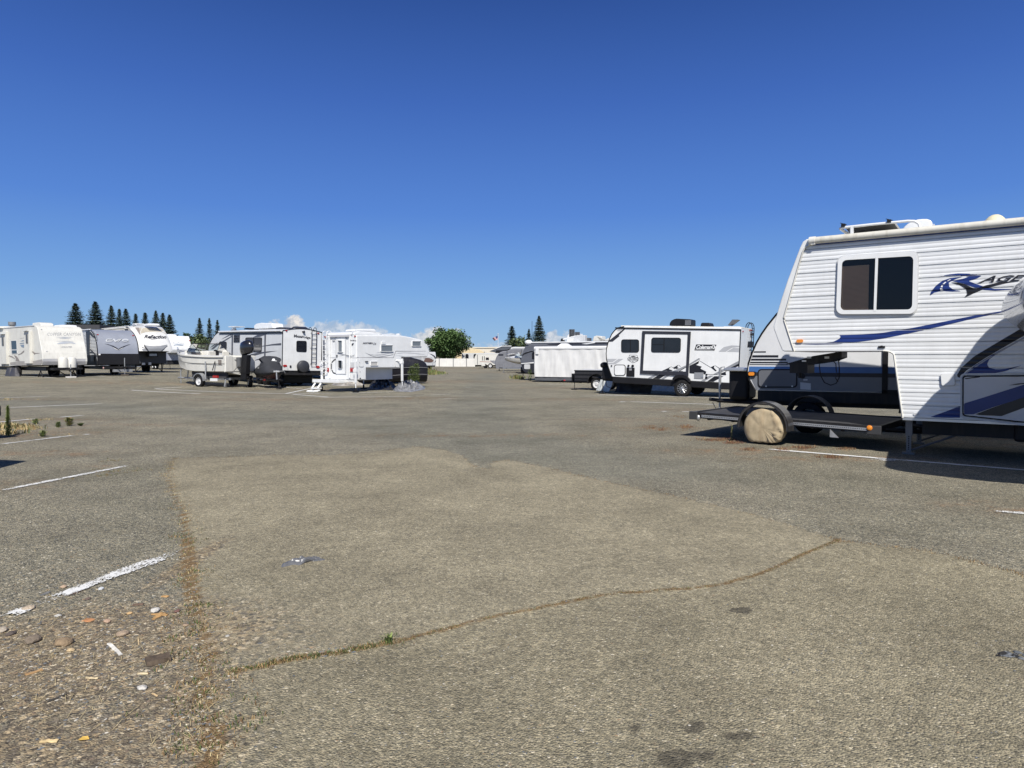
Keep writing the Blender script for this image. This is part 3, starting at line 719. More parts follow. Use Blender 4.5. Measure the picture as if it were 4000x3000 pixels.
rdecal([qp(d5, (1120,1090),(1200,1015),(1350,922),(1500,838),(1400,910),(1335,960),(1318,1000),(1335,1035),(1400,1050),(1480,1047),(1640,1012),(1480,1068),(1300,1098),(1130,1105))], 'navy_loop', VN)
rdecal([qp(d5, (785,1492),(920,1445),(1067,1388),(1067,1497),(900,1497))], 'navy_lower_band', VN)
rdecal([qp(d5, (2000,455),(1800,560),(1659,650),(1600,690),(1400,808),(1200,928),(1080,1033),(1040,1098),(1045,1122),(1075,1128),(1080,1108),(1125,1060),(1300,945),(1500,828),(1659,738),(1800,660),(2000,555))], 'black_band', VBLACK, .006)
rdecal([qp(d5, (2000,565),(1659,748),(1500,840),(1300,957),(1130,1070),(1090,1112),(1075,1135),(1090,1140),(1100,1122),(1140,1078),(1310,966),(1510,850),(1670,760),(2000,580))], 'silver_edge', SILV, .005)
# front cap: smooth rolled corner that runs up to the roof
cap_out = [S(p) for p in qp(d1, (860,182),(820,188),(797,205),(780,240),(740,345),(700,450),(660,570),(625,690),(610,745),(612,765),(640,840),(665,900),(680,906))]
cap_in = [S(p) for p in qp(d1, (745,906),(680,705),(678,690),(715,560),(760,400),(800,265),(815,240),(860,222))]
m = MB(); m.prism(cap_out+cap_in, -.022, 2.49, 'y'); cap = m.build('front_cap', WHITE, root, bevel=.02, seg=3)
m = MB(); pts = [S(p) for p in qp(d1, (745,906),(680,705),(678,690),(715,560),(760,400),(800,265),(815,240),(862,214))]
m.tube([(x, -.03, z) for x, z in pts], .014, 6); m.build('corner_moulding', CREAM, root, smooth=60)
m = MB(); m.tube([(x, -.012, z) for x, z in arch+[(foot, ZB)]], .016, 6); m.build('arch_moulding', CREAM, root, smooth=60)
m = MB(); m.box(foot, -.012, ZB-.035, XE, .03, ZB+.004); m.build('bottom_rail', ALU, root)
# awning roll, roof
m = MB(); x0 = top_l[0]+.02
m.tube([(x0, -.055, ZR+.015), (x0+.06, -.06, ZR+.02), (XE, -.06, ZR+.02)], .06, 14); m.build('awning_roll', P('grimy_awning', (.62,.60,.53), .6, dirt=.55, dcol=(.30,.26,.2), scale=5), root, smooth=50)
m = MB(); m.box(x0, -.045, ZR-.055, XE, .0, ZR-.03); m.build('awning_shadow_line', NAVY, root)  # navy strip put in as the shadow line below the awning roll
m = MB(); m.tube([(x0-.05, -.05, ZR+.02), (x0+.05, -.055, ZR+.02)], .072, 12); m.box(x0-.02, -.1, ZR-.05, x0+.05, .0, ZR+.05); m.build('awning_end_cap', CREAM, root, smooth=50)
m = MB(); m.prism([(top_l[0], 0), (XE, 0), (XE, 2.48), (top_l[0], 2.48)], ZR, ZR+.03, 'z'); m.build('roof', ROOFW, root)
# side window with blinds
on = On.plane(root, fr, -.006)
f = on.window([d1(1012,668), d1(1523,665), d1(1533,268), d1(1025,300)], 26, 16, WHITE2, TINT, bars=[qp(d1, (1252,650),(1268,650),(1281,302),(1264,303))], d=.045)
f = on.ring(rrq([d1(1004,676), d1(1531,672), d1(1542,260), d1(1016,293)], 30), rrq([d1(1015,665), d1(1520,662), d1(1530,272), d1(1028,303)], 26), .001, .02, 'window_flange', GREYW)
pts, nrm = on.proj(qp(d1, (1035,650),(1500,640),(1510,285),(1045,315)))
A = [fr.I @ p for p in pts]; xs = [p.x for p in A]; zs = [p.z for p in A]
x0, x1, z0, z1 = min(xs), max(xs), min(zs), max(zs)
m = MB(); m.box(x0, -.014, z0, x1, -.010, z1); back = m.build('window_backing', P('dark_interior', (.012,.012,.014), .6), root)
m = MB(); ww = x1-x0
z = z0+.02
while z < z1-.14*(z1-z0):
    m.add([(x0+.02, -.0145, z), (x0+ww*.40, -.0145, z), (x0+ww*.40, -.0175, z+.017), (x0+.02, -.0175, z+.017)], [(0, 1, 2, 3)]); z += .02
m.build('blinds', P('brown_blinds', (.75,.50,.32), .6), root)
# small side fittings
on.stick(rrq([d1(757,850), d1(800,848), d1(800,828), d1(757,830)], 6), .0, .03, 'marker_lamp', AMBER)
on.stick(qp(d1, (1280,884),(1323,884),(1323,871),(1310,871),(1306,868),(1296,868),(1292,871),(1280,871)), .0, .02, 'latch', BLACK)
h = on.hatch([d1(1682,1130), d1(1776,1126), d1(1770,1044), d1(1675,1048)], 9, 3, WHITE2, GREYW, d=.035)
on.stick(rrq([d1(1504,1315), d1(1540,1315), d1(1540,1299), d1(1504,1299)], 12), .0, .012, 'oval_badge', GREYW)
# big compartment door
q = [d5(1085,1490), (4420,1700), (4420,1462), d5(1080,1090)]
on.ring(rrq([d5(1070,1500), (4440,1716), (4440,1448), d5(1068,1088)], 18), rrq([d5(1085,1485), (4430,1704), (4430,1457), d5(1086,1102)], 14), .0, .022, 'storage_door_frame', GREYW)
on.ring(rrq([d5(1090,1480), (4425,1700), (4425,1461), d5(1092,1108)], 13), rrq([d5(1100,1470), (4415,1692), (4415,1469), d5(1102,1118)], 11), .0, .024, 'door_gasket', BLACK)
door = on.stick(rrq([d5(1098,1472), (4417,1694), (4417,1467), d5(1100,1116)], 11), .0, .020, 'storage_door', P('white_door_skin', (.60,.60,.61), .6, bump=.2, bscale=300))
ond = On(root, door, fr)
ond.decal([qp(d5, (1104,1365),(1300,1305),(1659,1190),(2200,1010),(2200,1150),(1659,1310),(1370,1400),(1190,1466),(1104,1466))], 'navy_band', VN)
ond.decal([qp(d5, (1195,1470),(1400,1393),(1659,1305),(2200,1120),(2200,1240),(1659,1405),(1450,1482),(1300,1476))], 'black_lower_band', VBLACK)
ond.decal([qp(d5, (1515,1198),(1600,1180),(1700,1172),(1700,1180),(1600,1192)), qp(d5, (1110,1132),(1280,1108),(1240,1125),(1120,1140))], 'dark_slivers', VBLACK)
# roof rack, solar panel, air conditioner, dome
yy = .25
def rp(p, y=.15): q_ = S(p, y); return (q_[0], y, q_[1])
m = MB()
m.tube([rp(d7(345,268)), rp(d7(345,185))], .02, 8); m.tube([rp(d7(225,200)), rp(d7(280,188)), rp(d7(560,158)), rp(d7(960,120)), rp(d7(1030,122)), rp(d7(1075,148)), rp(d7(1092,200))], .022, 10)
a = Vector(rp(d7(225,203))); m.tube([a, a+Vector((.22, .5, -.14)), a+Vector((.28, 1.0, -.2))], .02, 8)
m.tube([a+Vector((.0, .0, 0)), a+Vector((.0, 1.1, 0))], .02, 8)
m.box(*[min(v) for v in zip(rp(d7(345,268)), rp(d7(372,185)))][:1], .13, ZR, rp(d7(372,185))[0], .19, rp(d7(345,185))[2]); rack = m.build('roof_rack', WHITE2, root, smooth=50)
for p in (d7(262,172), d7(757,128)):
    m = MB(); c = rp(p); m.box(c[0]-.03, c[1]-.05, c[2]-.02, c[0]+.03, c[1]+.05, c[2]+.03); m.tube([(c[0]-.05, c[1]-.02, c[2]+.05), (c[0]+.05, c[1]+.02, c[2]+.02)], .006, 5)
    m.build('clamp', BLACK, rack)
a, b = Vector(rp(d7(290,192), .2)), Vector(rp(d7(810,132), .2)); dv = Vector((.18, 1.5, -.34)); up = Vector((0, 0, .018))
m = MB(); m.add([a, b, b+dv, a+dv, a+up, b+up, b+dv+up, a+dv+up], [(0,3,2,1),(4,5,6,7),(0,1,5,4),(1,2,6,5),(2,3,7,6),(3,0,4,7)])
sp = m.build('solar_panel', P('panel_back', (.07,.07,.07), .5), root)
m = MB(); m.tube([a, b], .018, 4); m.tube([b, b+dv], .018, 4); m.tube([a, a+dv], .018, 4); m.tube([a+dv, b+dv], .018, 4); m.build('panel_frame', ALU, sp)
m = MB(); m.box(a.x+.9, a.y+.4, (a.z+b.z)/2-.10, a.x+1.02, a.y+.5, (a.z+b.z)/2-.05); m.build('junction_box', BLACK, sp)
acl = S(d7(885,212), 1.0); acr = S(d7(1225,180), 1.0)
pr = [S(p, 1.0) for p in qp(d7, (885,214),(905,190),(950,150),(1010,118),(1060,100),(1110,95),(1160,95),(1205,108),(1218,130),(1228,205))]
pr = [(x, max(z, ZR)) for x, z in pr]; pr[0] = (pr[0][0], ZR); pr[-1] = (pr[-1][0], ZR)
m = MB(); m.prism(pr, 1.0, 1.7, 'y'); acu = m.build('air_conditioner', WHITE2, root, bevel=.03)
m = MB(); m.box(pr[-1][0]+.001, 1.1, ZR+.1, pr[-1][0]+.012, 1.6, ZR+.3); m.build('grille', GREYW, acu)
c = S(d7(1900,120), .7); rx = abs(S(d7(2055,100), .7)[0]-S(d7(1750,130), .7)[0])/2; ztop = S(d7(1900,42), .7)[1]
m = MB(); m.ball((c[0], .7+rx*.3, ZR+.03), rx, rx, ztop-ZR-.03, 24); m.build('dome_antenna', P('yellowed_dome', (.70,.64,.44), .5), root, smooth=1)
# underside: chassis, king pin, landing gear, wheels
chassis(root, foot+.25, XE-.2, 2.46, ZB-.28, ZB)
m = MB(); kz = noseB[1]
kp = [S(p, .95) for p in qp(d1, (690,985),(860,935),(1045,905),(1045,945),(985,968),(880,985),(740,1000))]
m.prism(kp, .95, 1.5, 'y'); q0 = S(d1(770,990), 1.2)
m.box(q0[0]-.10, .93, q0[1]-.16, q0[0]+.22, 1.52, q0[1]+.03); m.tube([(q0[0]+.02, 1.22, q0[1]-.1), (q0[0]+.02, 1.22, q0[1]-.26)], .035, 10)
m.build('king_pin_box', STEEL, root)
m = MB(); cab = [S(p, .9) for p in qp(d1, (905,965),(902,1000),(910,1060),(935,1105),(975,1122),(1010,1110),(1028,1075),(1030,1020),(1025,970),(1040,955))]
m.tube([(x, .9, z) for x, z in cab], .010, 6); cab = [S(p, .9) for p in qp(d1, (985,960),(1008,985),(1010,1030),(1018,1060),(1005,1075),(1022,1100))]
m.tube([(x, .9, z) for x, z in cab], .009, 6); m.build('trailer_cable', BLACK, root, smooth=60)
for k, (u0, v0, u1, v1) in enumerate([(822,938,850,950), (790,962,818,972), (935,938,965,952)]):
    p0 = S(d1(u0, v1), .94); p1 = S(d1(u1, v0), .94); m = MB(); m.box(p0[0], .94, p0[1], p1[0], .945, p1[1]); m.build('warning_sticker', WHITE2, root)
for yv in (.38, 2.05):
    q0 = S((3554, 1640), yv)
    xg = S((3551, 1700), .38)[0]
    m = MB(); m.box(xg-.035, yv-.035, .03, xg+.035, yv+.035, ZB); m.box(xg-.05, yv-.05, ZB-.32, xg+.05, yv+.05, ZB-.05); m.box(xg-.09, yv-.09, 0, xg+.09, yv+.09, .03)
    lg = m.build('landing_leg', P('perforated_leg_steel', (.16,.16,.165), .5, metal=.4, var=.2), root)
    m = MB()
    for k in range(12): m.rev([(.001, -.0355), (.011, -.037), (.011, -.03)], (xg, yv, .08+k*.03), 'y', 8)
    m.build('bolt_holes', BLACK, lg)
    m = MB(); m.tube([(xg+.03, yv, .06), (xg+1.15, yv+.02, ZB-.06)], .018, 7); m.tube([(xg+.8, yv+.02, .40), (xg+1.3, yv+.02, ZB-.03)], .024, 7); m.build('brace', P('brace_steel', (.11,.11,.115), .5, metal=.3), lg)
for x in (4.6, 5.5):
    wheel(root, x, .18, .38, .24, 'white'); wheel(root, x, 2.28, .38, .24, 'white', side=1)
m = MB(); m.box(1.5, .3, ZB-.32, 3.6, 2.1, ZB-.02); m.build('underbelly_tank', BLACK, root, bevel=.04)

# ================= rounded silver nose fifth wheel at right edge =================
fr = Fr(3990, 7.68, -30)
root = thing('fifth_wheel_trailer', 'fifth wheel cut off by the right edge, only its rounded shiny grey nose showing', 'fifth wheel trailer', fr.M)
pr = [(-.0,2.26),(.01,2.36),(.05,2.47),(.13,2.58),(.24,2.67),(.40,2.80),(.52,3.0),(.62,3.25),(.75,3.48),(.95,3.62),(1.25,3.70),(9.0,3.72),(9.0,.75),(2.95,.75),(2.9,1.65),(2.6,1.78),(.62,1.78),(.42,1.86),(.25,1.97),(.11,2.08),(.03,2.17)]
NOSE = P('silver_nose_film', (.36,.37,.40), .2, coat=.5, dirt=.2, bump=.06, bscale=4)
capn = [p for p in pr if p[0] < 1.3]; back_ = [(1.25, 3.70), (1.25, 1.78)]
ir = 11
rings = []
def shr(y):                                           # plan rounding of the cap across its width
    t = abs(y-1.22)/1.22; return .30*max(0, t-.55)**2/.2025
ys = [0, .03, .08, .16, .28, .45, .7, 1.22, 1.74, 1.99, 2.16, 2.28, 2.36, 2.41, 2.44]
outline = capn[:11]+[(1.25, 1.78)]+capn[11:]
def shrk(y):
    e = min(y, 2.44-y); return 0 if e > .28 else .28-math.sqrt(max(0, .28**2-(.28-e)**2))
for y in ys:
    s_ = shrk(y)
    rings.append([(min(1.25, x+s_*(1 if x < 1.2 else 0)), y, z) for x, z in outline])
m = MB(); m.loft(rings, closed=True, caps=True); nose = m.build('nose_cap', NOSE, root, smooth=50)
m = MB(); m.prism([(1.25, 3.70), (9.0, 3.72), (9.0, .75), (2.95, .75), (2.9, 1.65), (2.6, 1.78), (1.25, 1.78)], 0, 2.44, 'y'); m.build('body', GREYW, root, bevel=.03)
m = MB(); m.prism([(1.27, 3.4), (1.33, 3.4), (1.33, 1.8), (1.27, 1.8)], -.01, 0.0, 'y'); m.build('corner_trim', BLACK, root)
chassis(root, 3.1, 8.8, 2.44, .5, .75); jack(root, 3.2, .4, .75); jack(root, 3.2, 2.04, .75)
m = MB(); m.box(1.9, .9, 1.45, 2.6, 1.5, 1.78); m.build('king_pin_box', STEEL, root)
for x in (5.6, 6.5): wheel(root, x, .16, .38); wheel(root, x, 2.28, .38, side=1)
m = MB()
for x in (3.6,): m.prism([(x, 2.2), (x+1.0, 2.2), (x+1.0, 3.0), (x, 3.0)], -.012, 0, 'y')
w1 = m.build('window', BLACK, root); m = MB(); m.prism([(3.65, 2.25), (4.55, 2.25), (4.55, 2.95), (3.65, 2.95)], -.016, -.012, 'y'); m.build('pane', DARKG, w1)

# ================= travel trailer with striped nose behind =================
fr = Fr(2915, 16.55, -31)
root = thing('travel_trailer', 'travel trailer with black stripes on its white nose, half hidden behind the nearest fifth wheel', 'travel trailer', fr.M)
S = fr.S
ol = [S(p) for p in qp(d1, (490,1150),(455,1090),(440,1030),(448,985),(470,920),(500,850),(535,790),(570,740),(628,668))]
zt = 3.15; x9 = ol[-1][0]
ol += [(x9+.28, ol[-1][1]+.26), (x9+.65, zt-.12), (x9+1.0, zt), (7.2, zt), (7.2, ol[0][1]), (ol[0][0]+.02, ol[0][1]-.02)]
m = MB(); m.prism(ol, 0, 2.44, 'y'); body = m.build('body', P('white_fibreglass_side', (.66,.67,.68), .45), root, bevel=.02)
on = On(root, body, fr)
m = MB(); m.tube([(x, -.006, z) for x, z in ol[:12]], .022, 6); m.build('nose_trim', BLACK, root, smooth=60)
def band(z0, z1, x0, x1, nm, mat, y=-.004):
    m = MB(); m.prism([(x0(z0) if callable(x0) else x0, z0), (x1, z0), (x1, z1), (x0(z1) if callable(x0) else x0, z1)], y, y+.003, 'y'); return m.build(nm, mat, root)
def xn(z):
    for a, b in zip(ol[:9], ol[1:9]):
        if min(a[1], b[1]) <= z <= max(a[1], b[1]): return a[0]+(b[0]-a[0])*(z-a[1])/(b[1]-a[1]+1e-9)+.03
    return ol[0][0]+.03
for y0, y1, xe in ((905,913,560),(930,944,640),(952,964,690),(972,981,700),(987,992,700)):
    z0, z1 = S(d1(480, y1))[1], S(d1(480, y0))[1]; band(z0, z1, xn, S(d1(xe, y0))[0], 'black_stripe', VBLACK)
zc = lambda y: S(d1(480, y))[1]
band(zc(1038), zc(1002), xn, 7.15, 'blue_stripe', P('blue_vinyl', (.05,.14,.36), .4))
band(zc(1062), zc(1038), xn, 7.15, 'charcoal_stripe', CHAR)
band(zc(1148), zc(1062), xn, 7.15, 'grey_lower_panel', P('grey_lower', (.16,.17,.19), .45))
m = MB(); m.box(ol[0][0]+.06, .02, ol[0][1]-.26, 7.2, 2.42, ol[0][1]-.02); m.build('skirt', STEEL, root)
f = on.hatch(q4(d1, 508, 1018, 762, 1138), 14, 5, P('grey_hatch', (.12,.125,.14), .4), BLACK, d=.03)
for p in ((563,1128), (730,1128)):
    on.stick(rrq(q4(d1, p[0]-5, p[1]-5, p[0]+5, p[1]+5), 3), .03, .045, 'hatch_latch', ALU)
lb = on.stick(rrq(q4(d1, 446, 1034, 497, 1066), 5), 0, .05, 'lamp_base', BLACK)
on.stick(rrq(q4(d1, 452, 1038, 490, 1060), 6), .05, .075, 'marker_lamp', AMBER)
on.stick(rrq(q4(d1, 778, 1045, 812, 1080), 10), 0, .02, 'round_vent', BLACK)
on.stick(qp(d1, (780,1103),(847,1110),(848,1152),(780,1148)), 0, .006, 'info_label', GREYW); on.stick(qp(d1, (800,1083),(826,1083),(826,1092),(800,1092)), 0, .006, 'small_label', GREYW)
a = S(d1(1305, 1000))[0]; b = S(d1(1342, 1000))[0]
m = MB(); m.box(a, -.03, ol[0][1]-.02, b, 0, zt-.35); m.box(a, -.03, zt-.35, 6.4, 0, zt-.25); m.box(a, -.03, ol[0][1]-.02, 6.4, 0, ol[0][1]+.06); m.build('slide_out_frame', BLACK, root)
# propane, jack, tongue
fx = ol[2][0]
tongue(root, fx+.4, fx-1.0, 1.22, .5)
m = MB(); m.loft([[(fx-.62, .75, z), (fx-.12, .75, z), (fx-.12, 1.7, z), (fx-.62, 1.7, z)] for z in (.55, 1.35)]); m.build('propane_cover', BLACK, root, bevel=.1, seg=4)
m = MB(); m.box(fx-.68, .55, 1.28, fx-.02, 1.9, 1.36); m.build('battery_tray', ALU, root, bevel=.02)
jack(root, fx-.95, 1.22, 1.35, GALV, base=.14, r=.035)
m = MB(); m.box(fx-1.1, 1.05, 0, fx-.8, 1.4, .07); m.box(fx-1.08, 1.07, .07, fx-.82, 1.38, .14); m.build('jack_blocks', P('old_wood_block', (.09,.075,.06), .9), root)
m = MB(); m.tube([(fx-1.1, 1.1, .45), (fx-.95, 1.05, .2), (fx-.8, 1.1, .12), (fx-.6, 1.15, .3)], .012, 5); m.build('safety_chain', STEEL, root)
chassis(root, fx+.5, 7.0, 2.44, .48, .62)
for x in (3.7, 4.6): wheel(root, x, .16, .36, .22, 'dark'); wheel(root, x, 2.28, .36, .22, 'dark', side=1)
m = MB()
for x in (3.7, 4.6):
    pts = [(x+.5*math.cos(t*math.pi/12), .42+.5*math.sin(t*math.pi/12)) for t in range(13)]
    pts2 = [(x+.43*math.cos(t*math.pi/12), .42+.43*math.sin(t*math.pi/12)) for t in range(12, -1, -1)]
    m.prism(pts+pts2, -.06, .06, 'y')
m.build('fender_trim', STEEL, root)
ac_unit(root, 3.4, .87, zt, mat=BLACK)

# ================= black flatbed trailer =================
fr = Fr(2704, 14.0, -40, 1.3)
root = thing('flatbed_trailer', 'low black flatbed trailer with a tan canvas cover over its near wheel', 'flatbed trailer', fr.M)
S = fr.S; Z0 = .5
xr = fr.Z(d4(1715,600), Z0)[0]; Wd = 2.3
m = MB(); m.box(0, .0, Z0-.06, xr, Wd, Z0); m.build('deck', P('weathered_black_deck', (.045,.045,.047), .8, var=.3, scale=3, bump=.1), root)
m = MB()
for y in (-.015, Wd-.045): m.box(-.01, y, Z0-.10, xr+.01, y+.06, Z0+.018)
for x in (-.02, xr-.04): m.box(x, 0.045, Z0-.10, x+.06, Wd-.045, Z0+.018)
for k in range(7): m.box(.3+k*.5, .05, Z0-.13, .35+k*.5, Wd-.05, Z0-.061)
m.build('side_frame', STEEL, root)
m = MB()
a, b = S(d4(205,488))[0], S(d4(535,505))[0]; c_, d_ = S(d4(985,548))[0], S(d4(1640,597))[0]
for x0, x1 in ((a, b), (c_, d_)):
    m = MB(); m.box(x0, -.030, Z0-.045, x1, -.015, Z0-.027); m.box(x0, -.030, Z0-.075, x1, -.015, Z0-.057)
    n = int((x1-x0)/.035)
    for k in range(n): m.box(x0+k*.035, -.024, Z0-.058, x0+k*.035+.012, -.016, Z0-.044)
    m.build('tie_rail', ALU, root)
for b_ in ((-.05, -.05, Z0-.13, .12, .02, Z0+.03), (xr-.18, -.045, Z0-.13, xr+.05, .02, Z0+.02)):
    m = MB(); m.box(*b_); m.build('corner_post', P('corner_steel', (.06,.06,.062), .4, metal=.3), root, bevel=.01)
m = MB(); q0 = S(d4(1658,598)); m.rev([(.001, -.085), (.028, -.08), (.03, -.06), (.045, -.055), (.045, -.04)], (q0[0], 0, q0[1]), 'y', 16); m.build('marker_lamp', AMBER, root, smooth=40)
m = MB(); q0 = S(d4(160,520)); m.ball((q0[0]+.03, 0, q0[1]+.02), .05, .04, .07, 8); m.build('coupling_hook', GALV, root, smooth=1)
wx = fr.S(d4(745,600), -.2)[0]; wr_ = .345
def fender(y0, y1):
    m = MB(); arc(m, wx, .36, .475, .46, y0, y1, -5, 185, 28); e = y0 if y0 < 0 else y1-.02; arc(m, wx, .36, .476, .43, e, e+.02, -5, 185, 28)
    return m.build('fender', P('fender_black', (.03,.03,.033), .3, coat=.3, dirt=.2), root, smooth=40)
fender(-.33, -.02); fender(Wd+.02, Wd+.33)
wheel(root, wx, -.17, wr_, .22, 'white'); wheel(root, wx, Wd+.17, wr_, .22, 'white', side=1)
# canvas wheel cover: disc with gathered folds and a shoe-string hem
CANVAS = P('tan_canvas', (.42,.34,.22), .9, var=.22, scale=6, dirt=.6, dcol=(.24,.16,.09))
rings = []; n = 72
for ri, (rr_, yo) in enumerate([(.001, -.325), (.06, -.326), (.12, -.325), (.18, -.322), (.24, -.318), (.29, -.312), (.33, -.300), (.355, -.28), (.37, -.25), (.375, -.2), (.372, -.12), (.36, -.05)]):
    ring = []
    for k in range(n):
        a = 2*math.pi*k/n; f_ = rr_/.37
        fold = .009*f_*f_*math.sin(a*9+1.5*math.sin(a*3))*(.4+.6*max(0, math.sin(a*.5+.2))) + .030*f_*math.exp(-((a-5.55)/.45)**2)*math.sin(a*31)
        sag = 1+.02*math.sin(a*2+1)
        x = wx+rr_*sag*math.cos(a); z = .345+rr_*sag*math.sin(a)
        zl_ = .085+.05*(x-wx)
        if z < zl_: z = zl_+(z-zl_)*.10+.006*math.sin(k*1.3)
        fl = .014*noise.noise(Vector((x*6+z*4, z*5, 0)))
        ridge = .048*f_*max(0, math.sin((x-wx)*38+(z-.3)*22))**3*min(1, max(.1, (x-wx)*5))*min(1, f_*1.5)
        ring.append((x, yo-fold-fl-ridge, z))
    rings.append(ring)
m = MB(); m.loft(rings, caps=False); m.build('wheel_cover', CANVAS, root, smooth=1)
m = MB(); q0 = S(d4(1325,600)); m.prism([(q0[0]-.02, Z0-.10), (q0[0]+.13, Z0-.24), (q0[0]-.02, Z0-.24)], -.03, -.02, 'y'); m.build('mud_bracket', GALV, root)
m = MB()
for q in (-1, 1): m.tube([(xr, Wd/2+q*.7, Z0-.08), (xr+1.2, Wd/2+q*.04, Z0-.1)], .04, 4)
m.tube([(xr+1.15, Wd/2, Z0-.1), (xr+1.4, Wd/2, Z0-.08)], .04, 8); m.build('tongue_frame', STEEL, root)

# ================= black mountain graphic travel trailer =================
fr = Fr(2667, 29.0, -30.3, 2.1)
root = thing('travel_trailer', 'white travel trailer with black slide-out frame, mountain graphics and black roof air conditioner', 'travel trailer', fr.M)
S = fr.S
ol = [S(p) for p in qp(c8, (105,868),(75,790),(50,715),(32,630),(27,560),(33,490),(50,420),(75,355),(105,290),(150,235),(200,205),(270,192),(1847,208),(1845,235),(1820,780),(1812,960),(1733,957))]
ol = ol[:12]+[S(c8(1846,212)), (S(c8(1846,212))[0], S(c8(1733,957))[1])]
m = MB(); m.prism(ol, 0, 2.3, 'y'); body = m.build('body', WHITE2, root, bevel=.02)
on = On(root, body, fr)
m = MB(); m.tube([(x, -.006, z) for x, z in ol[:12]], .022, 6); m.tube([(ol[12][0], -.006, ol[12][1]-.06), (ol[13][0], -.006, ol[13][1])], .02, 6); m.build('edge_trim', BLACK, root, smooth=60)
m = MB(); a = S(c8(150,213)); b = S(c8(1846,236)); m.box(a[0], -.03, b[1]-.03, b[0], 0, b[1]+.025); m.build('roof_rail', BLACK, root)
XR = ol[12][0]; ZT = ol[12][1]; ZBo = ol[13][1]
m = MB(); m.box(ol[0][0]+.02, .0, ZBo-.27, XR-.02, 2.28, ZBo-.001); m.build('underbody', BLACK, root, bevel=.03)
on.window(q4(c8, 232, 365, 472, 542), 9, 2.2, BLACK, DARKG, bars=[qp(c8, (350,372),(358,372),(358,536),(350,536))])
# slide-out room
sl_ = qp(c8, (525,795),(1112,812),(1135,290),(555,288))
outer = [S(p) for p in qp(c8, (490,828),(1138,862),(1172,262),(520,252))]; inner = [S(p) for p in qp(c8, (527,785),(1108,800),(1132,298),(556,290))]
m = MB(); vs = [(x, y, z) for y in (-.001, -.05) for x, z in outer+inner]
fs = []
for i in range(4):
    j = (i+1) % 4; fs += [(8+i, 8+j, 12+j, 12+i), (i, j, 8+j, 8+i), (4+i, 4+j, 12+j, 12+i)]
m.add(vs, fs); so_ = m.build('slide_out_frame', CHAR, root)
m = MB(); m.prism(inner, -.03, 0, 'y'); sp_ = m.build('slide_out_panel', WHITE2, so_)
on2 = On(root, sp_, fr)
on2.window([c8(635,540), c8(1032,543), c8(1038,343), c8(640,340)], 9, 2.2, BLACK, DARKG, bars=[qp(c8, (805,346),(816,346),(812,536),(802,536)), qp(c8, (645,430),(803,432),(803,438),(645,436))])
# graphics
BK = VBLACK
on.decal([qp(c8, (150,215),(255,222),(60,385),(75,340),(105,285),(128,245))], 'nose_grey_panel', LGREY)
on.decal([qp(c8, (265,222),(290,222),(195,312),(212,318),(190,335),(42,455),(50,412),(75,375))], 'black_diagonal', CHAR, .005)
on.decal([qp(c8, (38,628),(178,628),(112,672),(48,672)), qp(c8, (48,682),(120,682),(195,628),(262,628),(150,702),(50,702))], 'front_grey_chevrons', LGREY)
on.decal([qp(c8, (1545,532),(1615,470),(1715,447),(1828,450),(1827,470),(1730,475),(1640,532)), qp(c8, (1655,532),(1745,480),(1826,484),(1825,538))], 'rear_grey_chevrons', LGREY)
lg = on.decal([qp(c8, (1243,433),(1517,436),(1487,520),(1217,515))], 'logo_plate', BK)
on.text('Coleman', qp(c8, (1238,497),(1450,497),(1458,441),(1250,441)), WHITE2, shear=.22, bold=.03, off=.009, name='logo_lettering', parent=lg, space=.9)
on.decal([[c8(1478+27*math.cos(k*math.pi/8)*1.0, 469+27*math.sin(k*math.pi/8)) for k in range(16)]], 'logo_disc', WHITE2, .009, parent=lg)
on.text('R', qp(c8, (1466,488),(1492,488),(1492,450),(1466,450)), BK, bold=.03, off=.012, name='logo_mark', parent=lg)
on.decal([qp(c8, (1232,503),(1480,508),(1478,513),(1230,508))], 'logo_underline', WHITE2, .009, parent=lg)
sh = on.decal([qp(c8, (342,575),(440,575),(450,585),(452,660),(388,686),(335,655),(336,585))], 'shield_badge', BK)
on.decal([qp(c8, (347,580),(437,580),(446,588),(447,655),(388,680),(340,651),(341,588))], 'shield_field', WHITE2, .007, parent=sh)
on.decal([qp(c8, (315,622),(325,607),(460,607),(470,625),(462,650),(322,648)), qp(c8, (350,603),(372,592),(392,588),(412,592),(432,604)), qp(c8, (372,660),(404,660),(388,670))], 'badge_band', BK, .010, parent=sh)
on.text('RUBICON', qp(c8, (322,645),(464,647),(464,613),(322,610)), WHITE2, bold=.02, off=.014, name='badge_lettering', parent=sh)
on.decal([qp(c8, (1165,715),(1285,620),(1300,628),(1190,700),(975,830),(905,800),(1020,772)),], 'grey_ray', LGREY, .007) if False else None
on.decal([qp(c8, (1150,722),(1283,656),(1275,690),(1242,710),(1318,732),(1300,760),(1380,800),(1370,835),(1150,825)), qp(c8, (1435,742),(1490,717),(1482,748),(1522,790),(1500,795)), qp(c8, (1560,830),(1640,800),(1655,790),(1640,815),(1650,845),(1560,845)), qp(c8, (1380,940),(1490,862),(1615,862),(1470,940))], 'mountain_graphic', BK)
on.decal([qp(c8, (1278,650),(1290,652),(1440,742),(1432,745)), qp(c8, (1490,715),(1498,716),(1570,760),(1560,763)), qp(c8, (1350,832),(1640,846),(1640,850),(1350,838)), qp(c8, (1660,772),(1700,795),(1695,800),(1655,778))], 'mountain_outline', BK)
on.decal([qp(c8, (1150,695),(1278,618),(1300,628),(1150,718)), qp(c8, (1468,838),(1822,652),(1821,690),(1525,840)), qp(c8, (1300,932),(1425,853),(1480,855),(1345,936)), qp(c8, (590,888),(700,832),(745,835),(640,892)), qp(c8, (760,903),(850,842),(898,845),(800,905))], 'grey_ray', MGREY, .006)
